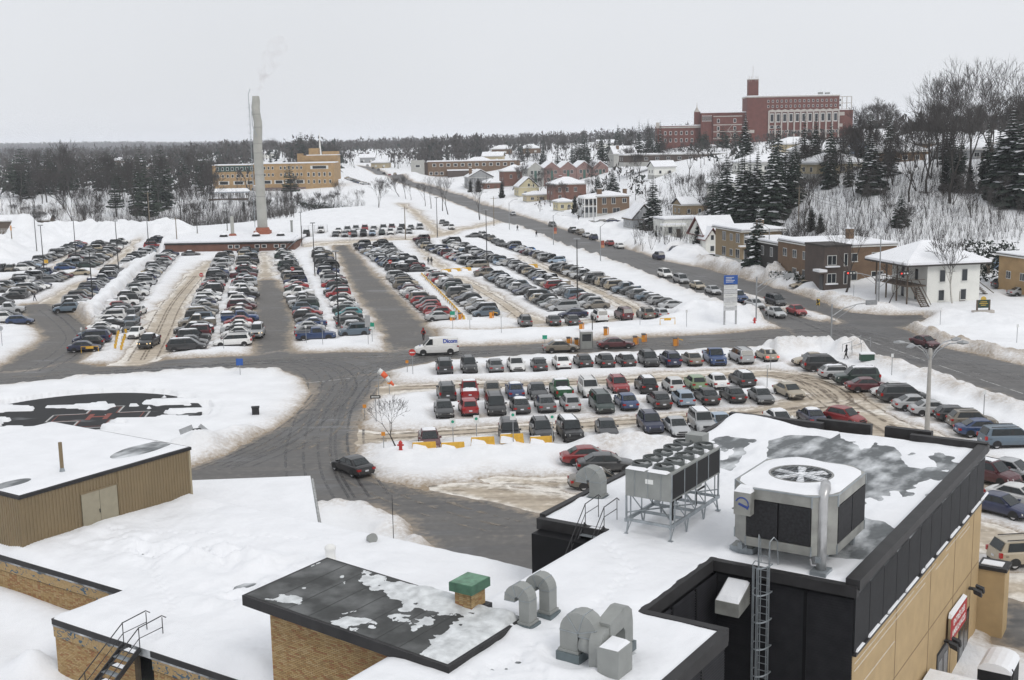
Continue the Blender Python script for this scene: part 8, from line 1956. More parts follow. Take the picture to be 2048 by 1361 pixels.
def forest(name,n,px,D,H,label,share=.3,cols=((0.06,0.055,0.052),(0.024,0.034,0.03)),warp=1.0):
 V = []; F = []; MI = []; rr = np.random.default_rng(len(label))
 for i in range(n):
  D_ = D[0] + (D[1] - D[0]) * rr.random() ** warp; x = (rr.uniform(*px) - CX) / FPX * D_
  if any(abs(x - hx_) < 8.5 and -60 < hy_ - D_ < -1 + 60 for hx_,hy_ in HSPOT) or on_road(x,D_): continue
  z = surf(x,D_) - .5; h = rr.uniform(*H); con = rr.random() < share; k = 16 if not con else 9
  for j in range(k):
   t = rr.random();
   if con: r = h * .17 * (1 - t) + .1; zz = z + h * (.05 + .95 * t); s = h * .13 * (1.25 - t)
   else: r = h * .36 * math.sqrt(rr.random()) * math.sin(math.pi * min(1,.25 + .7 * t)); zz = z + h * (.3 + .66 * t); s = h * .055
   a = rr.uniform(0,6.28); c = np.array([x + r * math.cos(a),D_ + r * math.sin(a),zz]); o = len(V)
   q = rr.normal(0,1,(3,3)) * s; q[:,2] *= 1.0 if con else 1.8
   V += [c + q[0],c + q[1],c + q[2]]; F.append((o,o + 1,o + 2)); MI.append(1 if con else 0)
  o = len(V); w_ = h * .012 + .05; V += [(x - w_,D_,z),(x + w_,D_,z),(x,D_,z + h * .8)]; F.append((o,o + 1,o + 2)); MI.append(0)
 m1 = M('wood_twigs',cols[0],.9,var=.2,scale=.2); m2 = M('wood_needles',cols[1],.9,var=.2,scale=.2)
 return tag(link(name,npmesh(name,np.array(V),np.array(F),[m1,m2],mi=MI)),label,'woods',kind='stuff')
forest('woods',620,(-60,520),(560,980),(6,17),'far wood of bare trees and spruces on the left',.3)
forest('woods',600,(-60,560),(980,1600),(8,18),'farther wood of bare trees behind the village',.25)
forest('woods',1700,(480,1400),(820,1700),(9,14),'far wood along the middle ridge',.2)
forest('woods',420,(1020,1640),(380,700),(4,8),'tangled bare wood between the houses below the convent',.3)
forest('woods',150,(590,690),(690,860),(12,18),'taller wood on the knoll behind the clinic',.45)
forest('woods',130,(850,980),(800,960),(12,18),'taller wood above the school',.25)
forest('woods',130,(355,480),(780,950),(11,17),'taller wood above the clinic roof at left',.4)
forest('woods',240,(1740,2110),(248,285),(3,6),'low scrub on the open hillside',.1)
forest('woods',600,(1300,2110),(760,1200),(6,10),'far wood behind the convent',.2)
forest('woods',650,(1720,2110),(330,560),(7,12),'bare wood on the hill right of the convent',.15)
forest('woods',260,(1540,2110),(282,330),(4,8),'low tangle of trees round the hill crest houses',.35)
forest('woods',2600,(-80,900),(1500,3400),(10,18),'wide distant wood on the left plain',.35)
forest('woods',8500,(-90,560),(3600,5700),(20,30),'blue grey forest on the far hills',.5,warp=.8)
forest('woods',1800,(600,2110),(1600,2600),(10,15),'distant wood behind the ridge',.3)
def hedge(name,a,b,h,w,label,snow=.35):
 p,q = gp(*a),gp(*b); o = empty(name,(p.x,p.y,p.z),math.atan2(q.y - p.y,q.x - p.x),label,'hedge'); L = (q - p).length; V,F,MI = [],[],[]; rr = np.random.default_rng(3); n = int(L * h * 26)
 for i in range(n):
  x,y,z = rr.uniform(0,L),rr.normal(0,w * .4),h * rr.random() ** .7 * (1 + .1 * math.sin(rr.uniform(0,L))); c = np.array([x,y,z]); k = len(V); s = rr.normal(0,.22,(3,3)); V += [c + s[0],c + s[1],c + s[2]]; F.append((k,k + 1,k + 2)); MI.append(1 if z > h * .82 and rr.random() < snow or rr.random() < snow * .12 else 0)
 link('foliage',npmesh('foliage',np.array(V),np.array(F),[NEED,TSNOW],mi=MI),o); return o
hedge('hedge',(602,415),(722,416),3.0,3.0,'long dark hedge flecked with snow above the slope',.5); hedge('cedar_hedge',(1925,560),(2030,575),6.5,1.4,'tall dark cedar hedge behind the white house',.12); hedge('shrub_row',(1545,566),(1608,573),2.2,1.3,'row of dark snowy shrubs before the mansard flats',.4)
print('trees',NT)
# ------------------------------------------------------------------ street furniture, people and the delivery van
POLEB = M('black_pole',(0.02,0.02,0.021),.5); POLEG = M('grey_pole',(0.3,0.31,0.32),.45,metal=.4); WOODP = M('pole_wood',(0.2,0.17,0.13),.9,var=.2); CONCP = M('pole_concrete',(0.36,0.35,0.33),.8,var=.1)
YEL = M('barrier_yellow',(0.62,0.36,0.04),.6,var=.15); ORA = M('gate_orange',(0.62,0.24,0.025),.55,var=.1); SIGNW = M('sign_white',(0.66,0.67,0.66),.5,var=.04); SBLUE = M('sign_blue',(0.02,0.09,0.34),.5); SGRN = M('sign_green',(0.02,0.3,0.19),.5); SGREY = M('sign_grey',(0.36,0.37,0.38),.5)
REDM = M('hydrant_red',(0.45,0.03,0.025),.5)
def G(px,py):
 p = gp(px,py); p.z = ssurf(p.x,p.y) - .05; return p
for px,py,H,l in [(89,552,11,'beside the first yellow board at left'),(153,524,11,'between the far left rows'),(238,549,11.5,'at the foot of the snow ridge'),(186,606,9.5,'on the flank of the snow ridge'),(298,503,11.5,'behind the ridge top'),(74,506,11.5,'before the far left bank'),(630,554,11,'in the row with the blue pickup'),(678,662,11.5,'nearest in the row with the blue pickup'),
                     (604,493,9,'at the brick plant stair'),(1155,622,11.5,'in the centre double row'),(974,526,12,'in the far row behind two walkers'),(875,478,11,'where the service road meets the lot'),(455,465,8,'left of the short stack'),(395,470,6,'on the slope left of the plant')]:
 p = G(px,py); o = empty('lamp_post',p,.2,'tall black car park lamp post ' + l,'lamp post','car park lamp posts')
 MB().tube([(0,0,0),(0,0,H)],[.12,.07],8).build('pole',POLEB,o); MB().box(-.5,-.3,H,.5,.3,H + .2).build('lamp_head',POLEG,o); MB().lathe([(.2,0),(.2,.5)],8).build('base',CONCP,o)
def street_lamp(px,py,H,arm,l,banner=False):
 p = G(px,py); o = empty('street_lamp',p,VANG,'grey street lamp ' + l,'street lamp','grey street lamps')
 MB().tube([(0,0,0),(0,0,H)],[.11,.08],8).build('pole',POLEG,o); MB().tube([(0,0,H - .2),(arm * .5,0,H + .7),(arm,0,H + .95)],.045,6).build('arm',POLEG,o); MB().hexa([(arm - .1,-.14,H + .85),(arm + .7,-.14,H + .9),(arm + .7,.14,H + .9),(arm - .1,.14,H + .85),(arm - .1,-.1,H + 1.0),(arm + .7,-.1,H + 1.05),(arm + .7,.1,H + 1.05),(arm - .1,.1,H + 1.0)]).build('lamp_head',POLEG,o)
 if banner: MB().box(.15,-.03,3.6,.9,.03,4.6).build('banner',M('banner_red',(0.28,0.07,0.05),.7,var=.2),o); MB().box(.15,-.031,3.0,.9,.031,3.6).build('banner',M('banner_orange',(0.45,0.22,0.12),.7),o)
for a in [(1201,527,7.8,2.2,'with orange banner beside the bank',True),(1107,494,7.8,2.2,'with orange banner second up the street',True),(1019,462,8,2.0,'third up the street'),(1537,553,8,-2.2,'on the far kerb before the tan flats'),(1188,455,7.5,-2,'on the far kerb before the porch house'),(960,440,8,2,'where the far lane joins the street'),(1757,618,10.5,-2.6,'carrying the signal arm before the white house')]: street_lamp(*a)
for px,py,H,l in [(355,500,7.5,'by the brick plant wall'),(811,479,9,'beside the terrace car lines'),(988,455,9,'beyond the far car rows'),(301,470,9,'at the bank behind the ridge'),(1597,452,9,'on the slope foot behind the tan flats'),(26,505,4,'with red top on the left bank')]:
 p = G(px,py); o = empty('utility_pole',p,.3,'wooden utility pole ' + l,'utility pole','utility poles'); MB().tube([(0,0,0),(0,0,H)],[.15,.1],7).build('pole',WOODP,o); MB().bar((-1,0,H - .6),(1,0,H - .6),.1).build('crossarm',WOODP,o)
 if 'red top' in l: MB().tube([(0,0,H - 1.3),(0,0,H + .05)],.2,6).build('marker',ORA,o)
p = gp(1852,908); o = empty('four_arm_lamp',(p.x,p.y,0),.3,'big concrete lamp post with four curved arms behind the black roof','lamp post')
MB().tube([(0,0,0),(0,0,9.0)],[.24,.13],12).build('pole',CONCP,o); MB().lathe([(.16,8.4),(.2,8.6),(.14,9.1)],10).build('collar',CONCP,o)
for k,(a,r) in enumerate([(.15,2.6),(2.75,2.3),(-.45,2.3),(3.5,2.6)]):
 c,s = math.cos(a),math.sin(a); MB().tube([(0,0,8.0),(c * .6,s * .6,8.9),(c * 1.5,s * 1.5,9.5),(c * r,s * r,9.6)],.05,6).build('arm',POLEG,o); m = MB(); m.tube([(c * r * .92,s * r * .92,9.6),(c * r * 1.12,s * r * 1.12,9.62),(c * r * 1.32,s * r * 1.32,9.6)],[.1,.2,.08],8); m.build('lamp_head',POLEG,o)
def signal(px,py,H,arm,l,heads,lit=False,rz=VANG):
 p = G(px,py); o = empty('traffic_signal',p,rz,l,'traffic signal','traffic signals'); MB().tube([(0,0,0),(0,0,H)],.11,8).build('pole',POLEG,o)
 sg = 1 if arm > 0 else -1; pts = [(0,0,H - 1.6),(arm * .3,0,H - .6),(arm * .65,0,H - .15),(arm,0,H)]; MB().tube(pts,.07,6).build('arm',POLEG,o); MB().bar((0,0,H - 2.4),(arm * .6,0,H - .3),.05).build('stay',POLEG,o)
 for hx in heads:
  m = MB().box(arm * hx - .75,-.16,H - .32,arm * hx + .75,.16,H + .3).build('signal_head',POLEB if lit else POLEG,o)
  if lit:
   for k in (-.5,0,.5): MB().lathe([(.14,0),(.14,.03)],10).build('lens',TAILON if k < 0 else LAMPC,m).location = (arm * hx + k,-.17,H);
   for ch in m.children: ch.rotation_euler = (math.pi / 2,0,0)
signal(1512,648,6.2,5.2,'grey signal mast with curved arm beside the directory sign',[.97]); signal(1662,690,5.4,5.6,'grey signal mast with curved arm before the intersection',[1.0])
signal(1756,620,4.8,-5.0,'signal arm with lit red lamps before the brown flats',[.98],True); signal(1752,621,4.3,4.6,'signal arm with dark heads before the white house porch',[1.0],True)
p = G(1460,655); o = empty('directory_sign',p,.12,'tall white directory sign with blue heading at the intersection','sign')
for x in (-.85,.85): MB().box(x - .12,-.1,0,x + .12,.1,7.1).build('post',SGREY,o)
MB().box(-1.0,-.16,5.9,1.0,.02,7.2).build('heading_panel',SBLUE,o)
for k in range(6): MB().box(-.98,-.15,2.1 + k * .62,.98,.01,2.66 + k * .62).build('sign_panel',SIGNW if k % 2 else M('sign_pale',(0.55,0.56,0.57),.5),o); MB().box(-.8,-.16,2.4 + k * .62,-.8 + [.9,1.2,.7,1.1,.8,1.3][k],-.148,2.46 + k * .62).build('text_line',SGREY,o)
for k in range(4): MB().box(-.75,-.17,6.2 + k * .22,-.75 + [1.1,1.3,.9,1.2][k],-.158,6.28 + k * .22).build('text_line',SIGNW,o)
def post_sign(px,py,h,l,w=.6,hh=.6,mat=SIGNW,round_=False,extra=None,rz=0.0,mp=POLEG):
 p = G(px,py); o = empty('post_sign',p,rz,l,'sign','post signs'); MB().tube([(0,0,0),(0,0,h)],.04,6).build('post',mp,o)
 if round_: MB().lathe([(w / 2,0),(w / 2,.03)],14).build('disc',mat,o).matrix_local = Matrix.Translation((0,-.05,h)) @ Matrix.Rotation(math.pi / 2,4,'X')
 else: MB().box(-w / 2,-.07,h - hh / 2,w / 2,-.03,h + hh / 2).build('plate',mat,o)
 if extra == 'bar': MB().box(-w * .36,-.1,h - .06,w * .36,-.085,h + .06).build('bar',SIGNW,o)
 if extra == 'P': MB().box(-w / 2 + .05,-.08,h - hh / 2 + .04,w / 2 - .05,-.071,h - hh * .1).build('panel',SIGNW,o)
 if extra == 'ring': MB().lathe([(.13,0),(.13,.01)],14).build('ring',SGRN,o).matrix_local = Matrix.Translation((0,-.075,h + .08)) @ Matrix.Rotation(math.pi / 2,4,'X')
 if extra == 'arrow': MB().box(-w * .38,-.08,h - .05,w * .38,-.071,h + .05).build('arrow',SIGNW,o)
for px,py,l in [(907,905,'first'),(954,902,'second'),(1027,902,'third'),(1105,897,'fourth')]: post_sign(px,py,2.4,l + ' white no parking sign behind the yellow barriers',.5,.75,extra='ring')
post_sign(826,755,2.6,'red no entry disc with one way plate on the island tip',.8,.8,REDM,True,'bar'); post_sign(753,852,2.5,'black one way arrow sign on the near island',1.0,.3,TRIM,extra='arrow')
for px,py,l in [(730,838,'nearest the windsock'),(779,788,'below the windsock'),(815,752,'on the island tip'),(768,906,'left of the small bare tree')]: post_sign(px,py,1.3,'small orange marker ' + l,.34,.34,ORA)
post_sign(745,690,2.2,'green and white parking sign at the row end',.7,.9,SGRN,extra='P'); post_sign(906,668,2.2,'green and white parking sign before the silver sedan',.7,.9,SGRN,extra='P'); post_sign(1090,713,2.2,'green sign behind the waiting tan sedan',.6,.5,SGRN); post_sign(737,696,3.2,'grey backed sign on a thick post at the row end',.7,1.6,SGREY); post_sign(940,664,2.0,'white notice sign by the exit lane',.7,.8,SIGNW)
post_sign(481,757,1.6,'blue board on twin legs at the helipad island edge',.8,.8,SBLUE); post_sign(5,697,2.5,'grey disc sign leaning at the left edge',.7,.7,SGREY,True); post_sign(94,543,2.2,'yellow board sign in the far left lot',.9,.8,YEL); post_sign(646,695,3.0,'thin bare sign post first before the blue pickup',.3,.3,SGREY); post_sign(448,703,2.6,'grey sign before the white minivan',.6,.6,SGREY)
for px,py,l in [(404,572,'in the double row before the brick plant'),(586,560,'in the row with the blue pickup'),(781,545,'in the far row by the asphalt lane'),(700,483,'at the lane head by the terrace')]: post_sign(px,py,2.2,'red no entry disc ' + l,.8,.8,REDM,True,'bar')
for px,py,l in [(165,690,'first'),(613,690,'second'),(1003,676,'third'),(1373,660,'fourth'),(1280,658,'fifth'),(1783,758,'sixth'),(1967,835,'seventh'),(1707,600,'eighth'),(1880,655,'ninth'),(2033,692,'tenth'),(1536,650,'eleventh'),(1541,740,'twelfth'),(1534,780,'thirteenth')]: post_sign(px,py,2.3,'thin roadside post with a small grey plate, ' + {'first': 'by the navy sedan','second': 'before the blue pickup','third': 'by the exit lane snow','fourth': 'left of the directory sign','fifth': 'behind the toll gates','sixth': 'on the street bank near the stairs','seventh': 'on the street bank at right','eighth': 'before the brown flats','ninth': 'before the garden sign','tenth': 'at the right edge verge','eleventh': 'by the red hydrant','twelfth': 'behind the blue pickup of the near lot','thirteenth': 'at the end of the middle rows'}[l],.28,.4,SIGNW)
post_sign(1635,622,2.6,'white arrow plate over black and yellow chevrons on the median',.6,.8,SIGNW); post_sign(1635.6,622,1.4,'black and yellow chevron plate on the median',.5,1.0,M_two('chevron',(0.6,0.4,0.02),(0.02,0.02,0.02),3.5,.49,.51,(.5,.5),detail=0,bump=0))
p = G(1965,642); o = empty('garden_sign',p,.1,'dark green carved welcome sign with gold crest','sign');
for x in (-.95,.95): MB().box(x - .1,-.1,0,x + .1,.1,1.9).build('post',WOOD,o)
MB().prism([(-.95,-.06),(.95,-.06),(.95,.06),(-.95,.06)],.7,[1.9] * 4).build('board',M('sign_dark_green',(0.015,0.04,0.025),.6),o); MB().lathe([(.42,0),(.42,.08)],16).build('crest',M('gold',(0.5,0.33,0.05),.5),o).matrix_local = Matrix.Translation((0,.04,2.0)) @ Matrix.Rotation(math.pi / 2,4,'X')
for k,w_ in enumerate((.5,.65,.4)): MB().box(-w_,-.075,1.55 - k * .25,w_,-.061,1.65 - k * .25).build('lettering',MATS['gold'],o)
MB().box(-1.6,-.4,-.1,1.6,.4,.35).build('stone_base',STONE,o)
for px,py,l in [(802,918,'red fire hydrant on the near snow island'),(1509,652,'red fire hydrant beside the directory sign')]:
 o = empty('fire_hydrant',G(px,py),0,l,'hydrant'); MB().lathe([(.2,0),(.2,.08),(.15,.1),(.15,.62),(.19,.64),(.19,.7),(.12,.82),(.05,.9)],10).build('body',REDM,o); MB().tube([(-.28,0,.5),(.28,0,.5)],.08,8).build('outlets',REDM,o)
BARM = MB(); BARM.prism([(-1.05,-.3),(1.05,-.3),(1.05,.3),(-1.05,.3)],0,[.12] * 4); BARM.hexa([(-1.05,-.2,.12),(1.05,-.2,.12),(1.05,.2,.12),(-1.05,.2,.12),(-1.0,-.09,.8),(1.0,-.09,.8),(1.0,.09,.8),(-1.0,.09,.8)]); BARM = BARM.mesh('barrier_body',YEL)
BSNM = MB().hexa([(-1.05,-.42,.1),(.35,-.42,.1),(.2,.25,.6),(-1.05,.25,.5),(-.95,-.2,.62),(-.1,-.2,.45),(-.1,.12,.85),(-.95,.12,.84)]).mesh('drift',CSNOW)
def barrier(p,rz,l,g,sink=.1):
 o = empty('traffic_barrier',(p.x,p.y,max(p.z,ssurf(p.x,p.y)) - sink),rz,l,'barrier',g); link('body',BARM,o); link('snow_drift',BSNM,o)
a,b = gp(844,553),gp(927,642)
for i in range(24):
 q = a.lerp(b,i / 23); barrier(q,math.atan2(b.y - a.y,b.x - a.x),'yellow barrier, %s from the far end of the long slanting line' % ordinal(i + 1),'slanting line of yellow barriers',.25)
for i,(px,py) in enumerate([(849,912),(906,908),(966,905),(1024,900),(1083,895)]): barrier(gp(px,py),.1,'half buried yellow barrier, %s from the left before the no parking signs' % ordinal(i + 1),'barriers before the no parking signs',.12)
for i,(px,py) in enumerate([(893,547),(912,547),(933,546),(1066,536)]): barrier(gp(px,py),.2,'yellow barrier closing the far lane, %s from the left' % ordinal(i + 1),'barriers closing the far lane')
for i in range(12):
 k,s = i // 2,i % 2; p = G(231 + s * 12 + k * (1.2 + s * .6),702 - k * 6); o = empty('delineator',p,.3,'yellow delineator panel, %s in the %s line beside the exit queue' % (ordinal(k + 1),'right' if s else 'left'),'delineator','yellow delineators'); MB().box(-.16,-.05,.1,.16,.05,.7).build('panel',YEL,o); MB().tube([(0,.06,0),(0,.06,1.5 if k % 2 else 1.1)],.03,5).build('post',POLEG,o)
for px,py,l in [(180,706,'yellow pipe barrier before the navy sedan'),(1335,660,'yellow pipe barrier frame behind the toll gates')]:
 o = empty('pipe_barrier',G(px,py),.15,l,'barrier'); m = MB(); m.tube([(-1.1,0,0),(-1.1,0,.9),(1.1,0,.9),(1.1,0,0)],.06,6); m.build('frame',YEL,o); MB().box(-.5,-.04,.6,.5,.04,.95).build('plate',YEL,o)
for i,(px,py,arm) in enumerate([(1137,691,0),(1153,693,0),(1270,689,1),(1287,684,0),(1350,692,1),(1162,672,0),(1211,676,0),(920,642,0),(982,641,1),(903,646,0)]):
 o = empty('toll_gate',G(px,py),ROWANG,'orange toll gate cabinet, ' + ['first left of the booth','second left of the booth','with arm behind the maroon sedan','narrow one behind the maroon sedan','rightmost by the snow strip','behind the booth','right behind the booth','at the exit lane by the barrier line','with lever at the exit lane','slim one at the barrier line end'][i],'toll gate','orange toll gates')
 o.scale = (.72,.72,.85); MB().box(-.32,-.3,0,.32,.3,1.15).build('cabinet',ORA,o); MB().box(-.36,-.34,1.15,.36,.34,1.4).build('hood',M('gate_grey',(0.12,0.12,0.125),.5),o); MB().tube([(.55,0,0),(.55,0,1.3)],.09,8).build('bollard',ORA,o)
 if arm: MB().bar((.3,0,1.2),(1.5,0,.9),.1,.12).build('arm',YEL,o)
o = empty('toll_booth',G(1172,697),ROWANG,'grey metal toll booth between the gates','booth'); MB().box(-.75,-.6,0,.75,.6,2.3).build('cabin',DUCT,o); MB().box(-.6,-.62,1.1,.6,-.58,2.0).build('window',GLASS,o); MB().box(-.8,-.65,2.3,.8,.65,2.5).build('roof_snow',CSNOW,o); MB().tube([(.9,.2,0),(.9,.2,4.2)],.06,6).build('mast',POLEB,o); MB().box(.75,.05,3.8,1.05,.35,4.3).build('camera_box',TRIM,o)
p = G(759,826); o = empty('windsock',p,0,'orange and white windsock drooping from a thin pole','windsock'); MB().tube([(0,0,0),(0,0,4.3)],.045,6).build('pole',POLEG,o)
pts = [Vector((.05,0,4.0)),Vector((.4,0,3.75)),Vector((.85,-.05,3.3)),Vector((1.2,-.1,2.85)),Vector((1.55,-.1,2.45))]; rad = [.3,.29,.25,.19,.1]; SOCK = M('sock_orange',(0.75,0.13,0.05),.7)
for k in range(4): MB().tube([pts[k],pts[k + 1]],[rad[k],rad[k + 1]],12).build('sock_band',SIGNW if k % 2 == 0 else SOCK,o,smooth=True)
o = empty('light_box',G(512,838),.2,'small black light box on the helipad island','light box'); MB().box(-.35,-.3,0,.35,.3,.75).build('box',TRIM,o); MB().box(-.4,-.35,.75,.4,.35,.82).build('lid',PANELM,o)
o = empty('snow_fence_panel',G(397,893),.5,'grey plywood deflector panels sticking out of the snow','panel'); MB().bar((-1.6,0,.2),(-.4,.1,.5),.06,.5).build('panel',SGREY,o); MB().bar((.2,0,.6),(1.1,-.4,-.3),.06,.4).build('panel',SGREY,o); MB().box(-.4,-.1,.0,.3,.1,.35).build('bracket',TRIM,o)
o = empty('step_railings',G(1712,722),.5,'grey pipe handrails of the steps up to the street','railing')
for s in (-.8,.8): m = MB(); m.tube([(-1.5,s,0),(-1.5,s,.9),(0,s,1.1),(1.5,s,1.7),(1.5,s,.6)],.035,6); m.tube([(0,s,0),(0,s,1.1)],.03,5); m.build('handrail',POLEG,o)
o = empty('salt_bin',G(1733,735),0,'green salt bin beside the street steps','bin'); MB().box(-.8,-.4,0,.8,.4,.8).build('body',M('bin_green',(0.02,0.06,0.04),.6),o); MB().box(-.85,-.45,.8,.85,.45,.92).build('lid',CSNOW,o)
p,q = G(604,470),G(655,466); o = empty('wire_fence',p,math.atan2(q.y - p.y,q.x - p.x),'grey chain link fence beside the terrace cars','fence'); L = (q - p).length
for k in range(5): MB().tube([(L * k / 4,0,0),(L * k / 4,0,2.4)],.05,5).build('post',POLEG,o)
m = MB()
for k in range(30): m.bar((L * k / 30,0,0),(L * k / 30,0,2.3),.012)
for z in (.1,1.2,2.35): m.bar((0,0,z),(L,0,z),.03)
m.build('mesh',POLEG,o)['kind'] = 'stuff'
o = empty('overhead_wires',(0,0,0),0,'thin overhead wires crossing the hillside','wires'); A = atd(1598,372,283); B = atd(1680,402,262)
for k in range(3): MB().tube([A + Vector((0,0,-k * .7)),A.lerp(B,.5) + Vector((0,0,-.6 - k * .7)),B + Vector((0,0,-k * .7))],.03,4).build('wire',TRIM,o)
def person(px,py,top,legs,label,rz,bag=None):
 p = G(px,py); s = 1.0; sk = [((0,0,.96),.15),((0,0,1.15),.15),((0,0,1.38),.17),((0,0,1.5),.085),((0,.02,1.62),.1),((0,.01,1.72),.09),
  ((.1,0,.9),.1),((.12,.13,.5),.075),((.11,.2,.1),.055),((.11,.33,.04),.05),((-.1,0,.9),.1),((-.12,-.06,.5),.075),((-.11,-.28,.13),.055),((-.11,-.17,.04),.05),
  ((.2,0,1.4),.085),((.27,-.1,1.12),.062),((.25,.05,.88),.05),((-.2,0,1.4),.085),((-.27,.1,1.12),.062),((-.25,.22,.9),.05)]
 E = [(0,1),(1,2),(2,3),(3,4),(4,5),(0,6),(6,7),(7,8),(8,9),(0,10),(10,11),(11,12),(12,13),(2,14),(14,15),(15,16),(2,17),(17,18),(18,19)]
 me = bpy.data.meshes.new('body'); me.from_pydata([v for v,r in sk],E,[]); me.materials.append(M('clothes_' + top[0],top[1],.8)); me.materials.append(M('trousers_' + legs[0],legs[1],.8)); me.materials.append(M('skin',(0.45,0.28,0.2),.6))
 ob = bpy.data.objects.new('tmp_body',me); COL.objects.link(ob); ob.modifiers.new('skin','SKIN'); ob.modifiers.new('sub','SUBSURF').levels = 1
 for i,(v,r) in enumerate(sk): me.skin_vertices[0].data[i].radius = (r,r)
 me.skin_vertices[0].data[0].use_root = True
 dg = bpy.context.evaluated_depsgraph_get(); m2 = bpy.data.meshes.new_from_object(ob.evaluated_get(dg)); bpy.data.objects.remove(ob)
 for f in m2.polygons:
  c = f.center; f.material_index = 1 if c.z < .92 and abs(c.x) < .22 else (2 if c.z > 1.52 and c.y > .06 else 0); f.use_smooth = True
 m2.name = 'person'; o = link('person',m2,None,p,rz); tag(o,label,'person')
 MB().lathe([(.115,1.58),(.125,1.68),(.1,1.78),(.04,1.82)],10).build('hat',M('hat_' + top[0],tuple(c * .6 for c in top[1]),.9),o,(0,-.01,0))
 if bag: MB().box(-.16,-.3,1.05,.16,-.14,1.45).build('backpack',M('bag_dark',(0.02,0.02,0.022),.8),o)
BLK,RED_,GRY,TEAL = ('black',(0.012,0.012,0.014)),('red',(0.4,0.03,0.025)),('grey',(0.07,0.07,0.075)),('dark',(0.02,0.022,0.026))
person(847,681,RED_,BLK,'person in a red jacket with dark backpack walking up the lane',.3,True); person(857,531,GRY,BLK,'shorter of two walkers in dark coats between the far rows',0); person(863,530,BLK,BLK,'taller of two walkers in dark coats between the far rows',0)
person(70,604,GRY,TEAL,'person in dark clothes standing in the left lane',2.5); person(1073,477,BLK,BLK,'person in black walking the bank path nearer the lamp',2.8); person(1035,465,TEAL,BLK,'person in dark clothes farther up the bank path',2.8); person(1692,727,BLK,BLK,'person in black at the foot of the street steps',1.2)
SPEC['van'] = dict(L=5.7,W=2.0,low=[(-2.85,.8),(-2.83,1.22),(-2.7,1.26),(-1,1.26),(.3,1.26),(1.3,1.24),(1.75,1.18),(2.3,1.08),(2.72,.92),(2.85,.6)],base=(-2.8,1.75),roof=(-2.72,.85),zr=2.12,wr=.38,ax=(-1.75,1.75),bp=.5)
CM['van'] = car_meshes('van'); vc = dict(x=0,y=0,h=ROWANG + math.pi,kind='van',col='white',label='white delivery van with blue Dicom lettering on the access road',road=True); q = gp(873,709); vc['x'],vc['y'] = q.x,q.y
van = place_car(vc,True); van.name = 'delivery_van'; van['category'] = 'van'
VP = SPEC['van']
for s in (1,-1):
 MB().hexa([(-2.72,s * .905,1.28),(.44,s * .905,1.28),(.44,s * .8,2.08),(-2.68,s * .8,2.08),(-2.72,s * .935,1.28),(.44,s * .935,1.28),(.44,s * .83,2.08),(-2.68,s * .83,2.08)]).build('cargo_side',WHITE,van)
text_mesh('Dicom',.68,M('van_blue',(0.02,0.06,0.34),.5),van,(-1.75,.895,1.72),(math.pi / 2 - .13,0,math.pi),bold=.03)
text_mesh('Dicom',.3,MATS['van_blue'],van,(2.1,0,1.16),(.12,0,math.pi / 2))
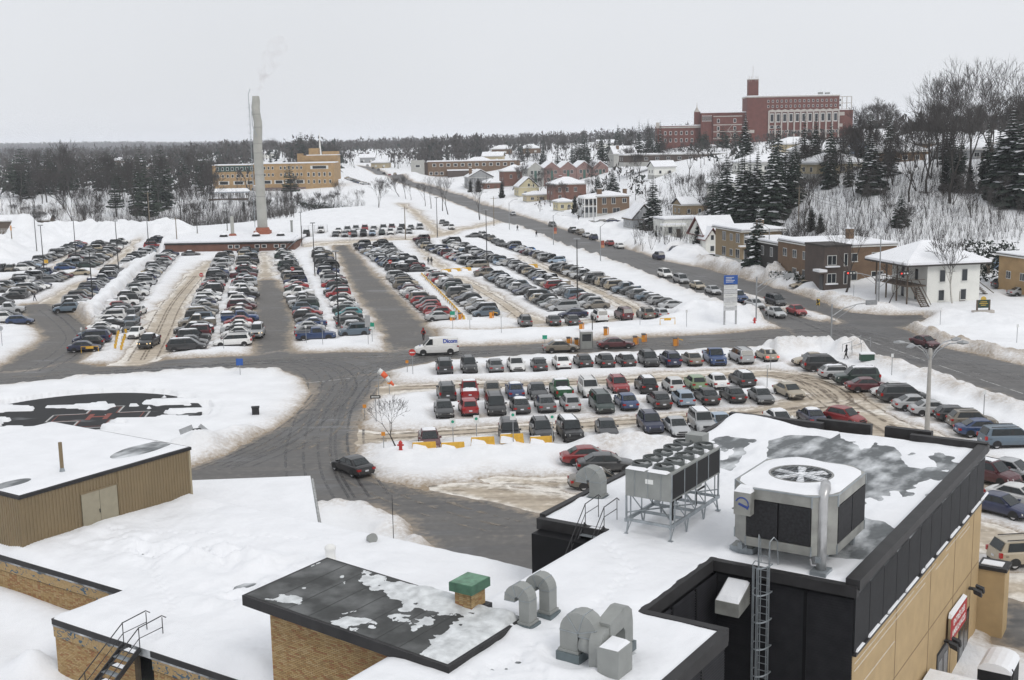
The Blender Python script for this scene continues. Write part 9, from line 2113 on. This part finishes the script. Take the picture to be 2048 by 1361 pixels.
# ------------------------------------------------------------------ chimney steam and winter haze
def volume(name,mb,dens,col,label,aniso=0.2):
 m = bpy.data.materials.new(name); m.use_nodes = True; nt = m.node_tree; nt.nodes.clear(); out = nt.nodes.new('ShaderNodeOutputMaterial'); v = nt.nodes.new('ShaderNodeVolumePrincipled')
 v.inputs['Color'].default_value = (*col,1); v.inputs['Density'].default_value = dens; v.inputs['Anisotropy'].default_value = aniso
 nt.links.new(v.outputs[0],out.inputs['Volume']); o = mb.build(name,m); tag(o,label,kind='stuff'); return o,nt,v
hz,_,_ = volume('haze',MB().box(-9000,-60,-12,9000,9600,130),0.00011,(0.93,0.95,1.0),'thin winter haze over the valley')
sm = MB(); b0 = Vector((tk.location.x + .1,tk.location.y,tk.location.z + 37.6)); rs = random.Random(8); lob = []
for k in range(26):
 t = k / 25; lob.append((b0 + Vector((t ** 1.1 * 7.5 + rs.gauss(0,.25 + t * .9),rs.gauss(0,.6),.3 + t ** .85 * 14 + rs.gauss(0,.4))),.55 + t * 1.75 + rs.uniform(0,.5)))
mbd = bpy.data.metaballs.new('smoke'); mbd.resolution = .5; mo = bpy.data.objects.new('smoke_tmp',mbd); COL.objects.link(mo)
for c,r in lob: e = mbd.elements.new(); e.co = c - b0; e.radius = r * 1.35
mo.location = b0; bpy.context.view_layer.update(); dg = bpy.context.evaluated_depsgraph_get(); sme = bpy.data.meshes.new_from_object(mo.evaluated_get(dg)); bpy.data.objects.remove(mo)
m = bpy.data.materials.new('steam'); m.use_nodes = True; nt = m.node_tree; nt.nodes.clear(); out = nt.nodes.new('ShaderNodeOutputMaterial'); v = nt.nodes.new('ShaderNodeVolumePrincipled'); v.inputs['Color'].default_value = (.86,.83,.83,1); v.inputs['Anisotropy'].default_value = .3
tc = nt.nodes.new('ShaderNodeTexCoord'); nz = nt.nodes.new('ShaderNodeTexNoise'); nz.inputs['Scale'].default_value = .45; nz.inputs['Detail'].default_value = 4; nt.links.new(tc.outputs['Object'],nz.inputs['Vector']); mr = nt.nodes.new('ShaderNodeMapRange'); mr.inputs[1].default_value = .46; mr.inputs[2].default_value = .7; mr.inputs[3].default_value = 0; mr.inputs[4].default_value = .55; nt.links.new(nz.outputs['Fac'],mr.inputs[0])
sp_ = nt.nodes.new('ShaderNodeSeparateXYZ'); nt.links.new(tc.outputs['Object'],sp_.inputs[0]); fd = nt.nodes.new('ShaderNodeMapRange'); fd.inputs[1].default_value = 2; fd.inputs[2].default_value = 14; fd.inputs[3].default_value = 1; fd.inputs[4].default_value = .3; nt.links.new(sp_.outputs['Z'],fd.inputs[0]); mu = nt.nodes.new('ShaderNodeMath'); mu.operation = 'MULTIPLY'; nt.links.new(mr.outputs[0],mu.inputs[0]); nt.links.new(fd.outputs[0],mu.inputs[1]); nt.links.new(mu.outputs[0],v.inputs['Density']); nt.links.new(v.outputs[0],out.inputs['Volume'])
sme.materials.clear(); sme.materials.append(m); tag(link('smoke',sme,None,b0),'thin pale steam drifting right from the chimney top',kind='stuff')
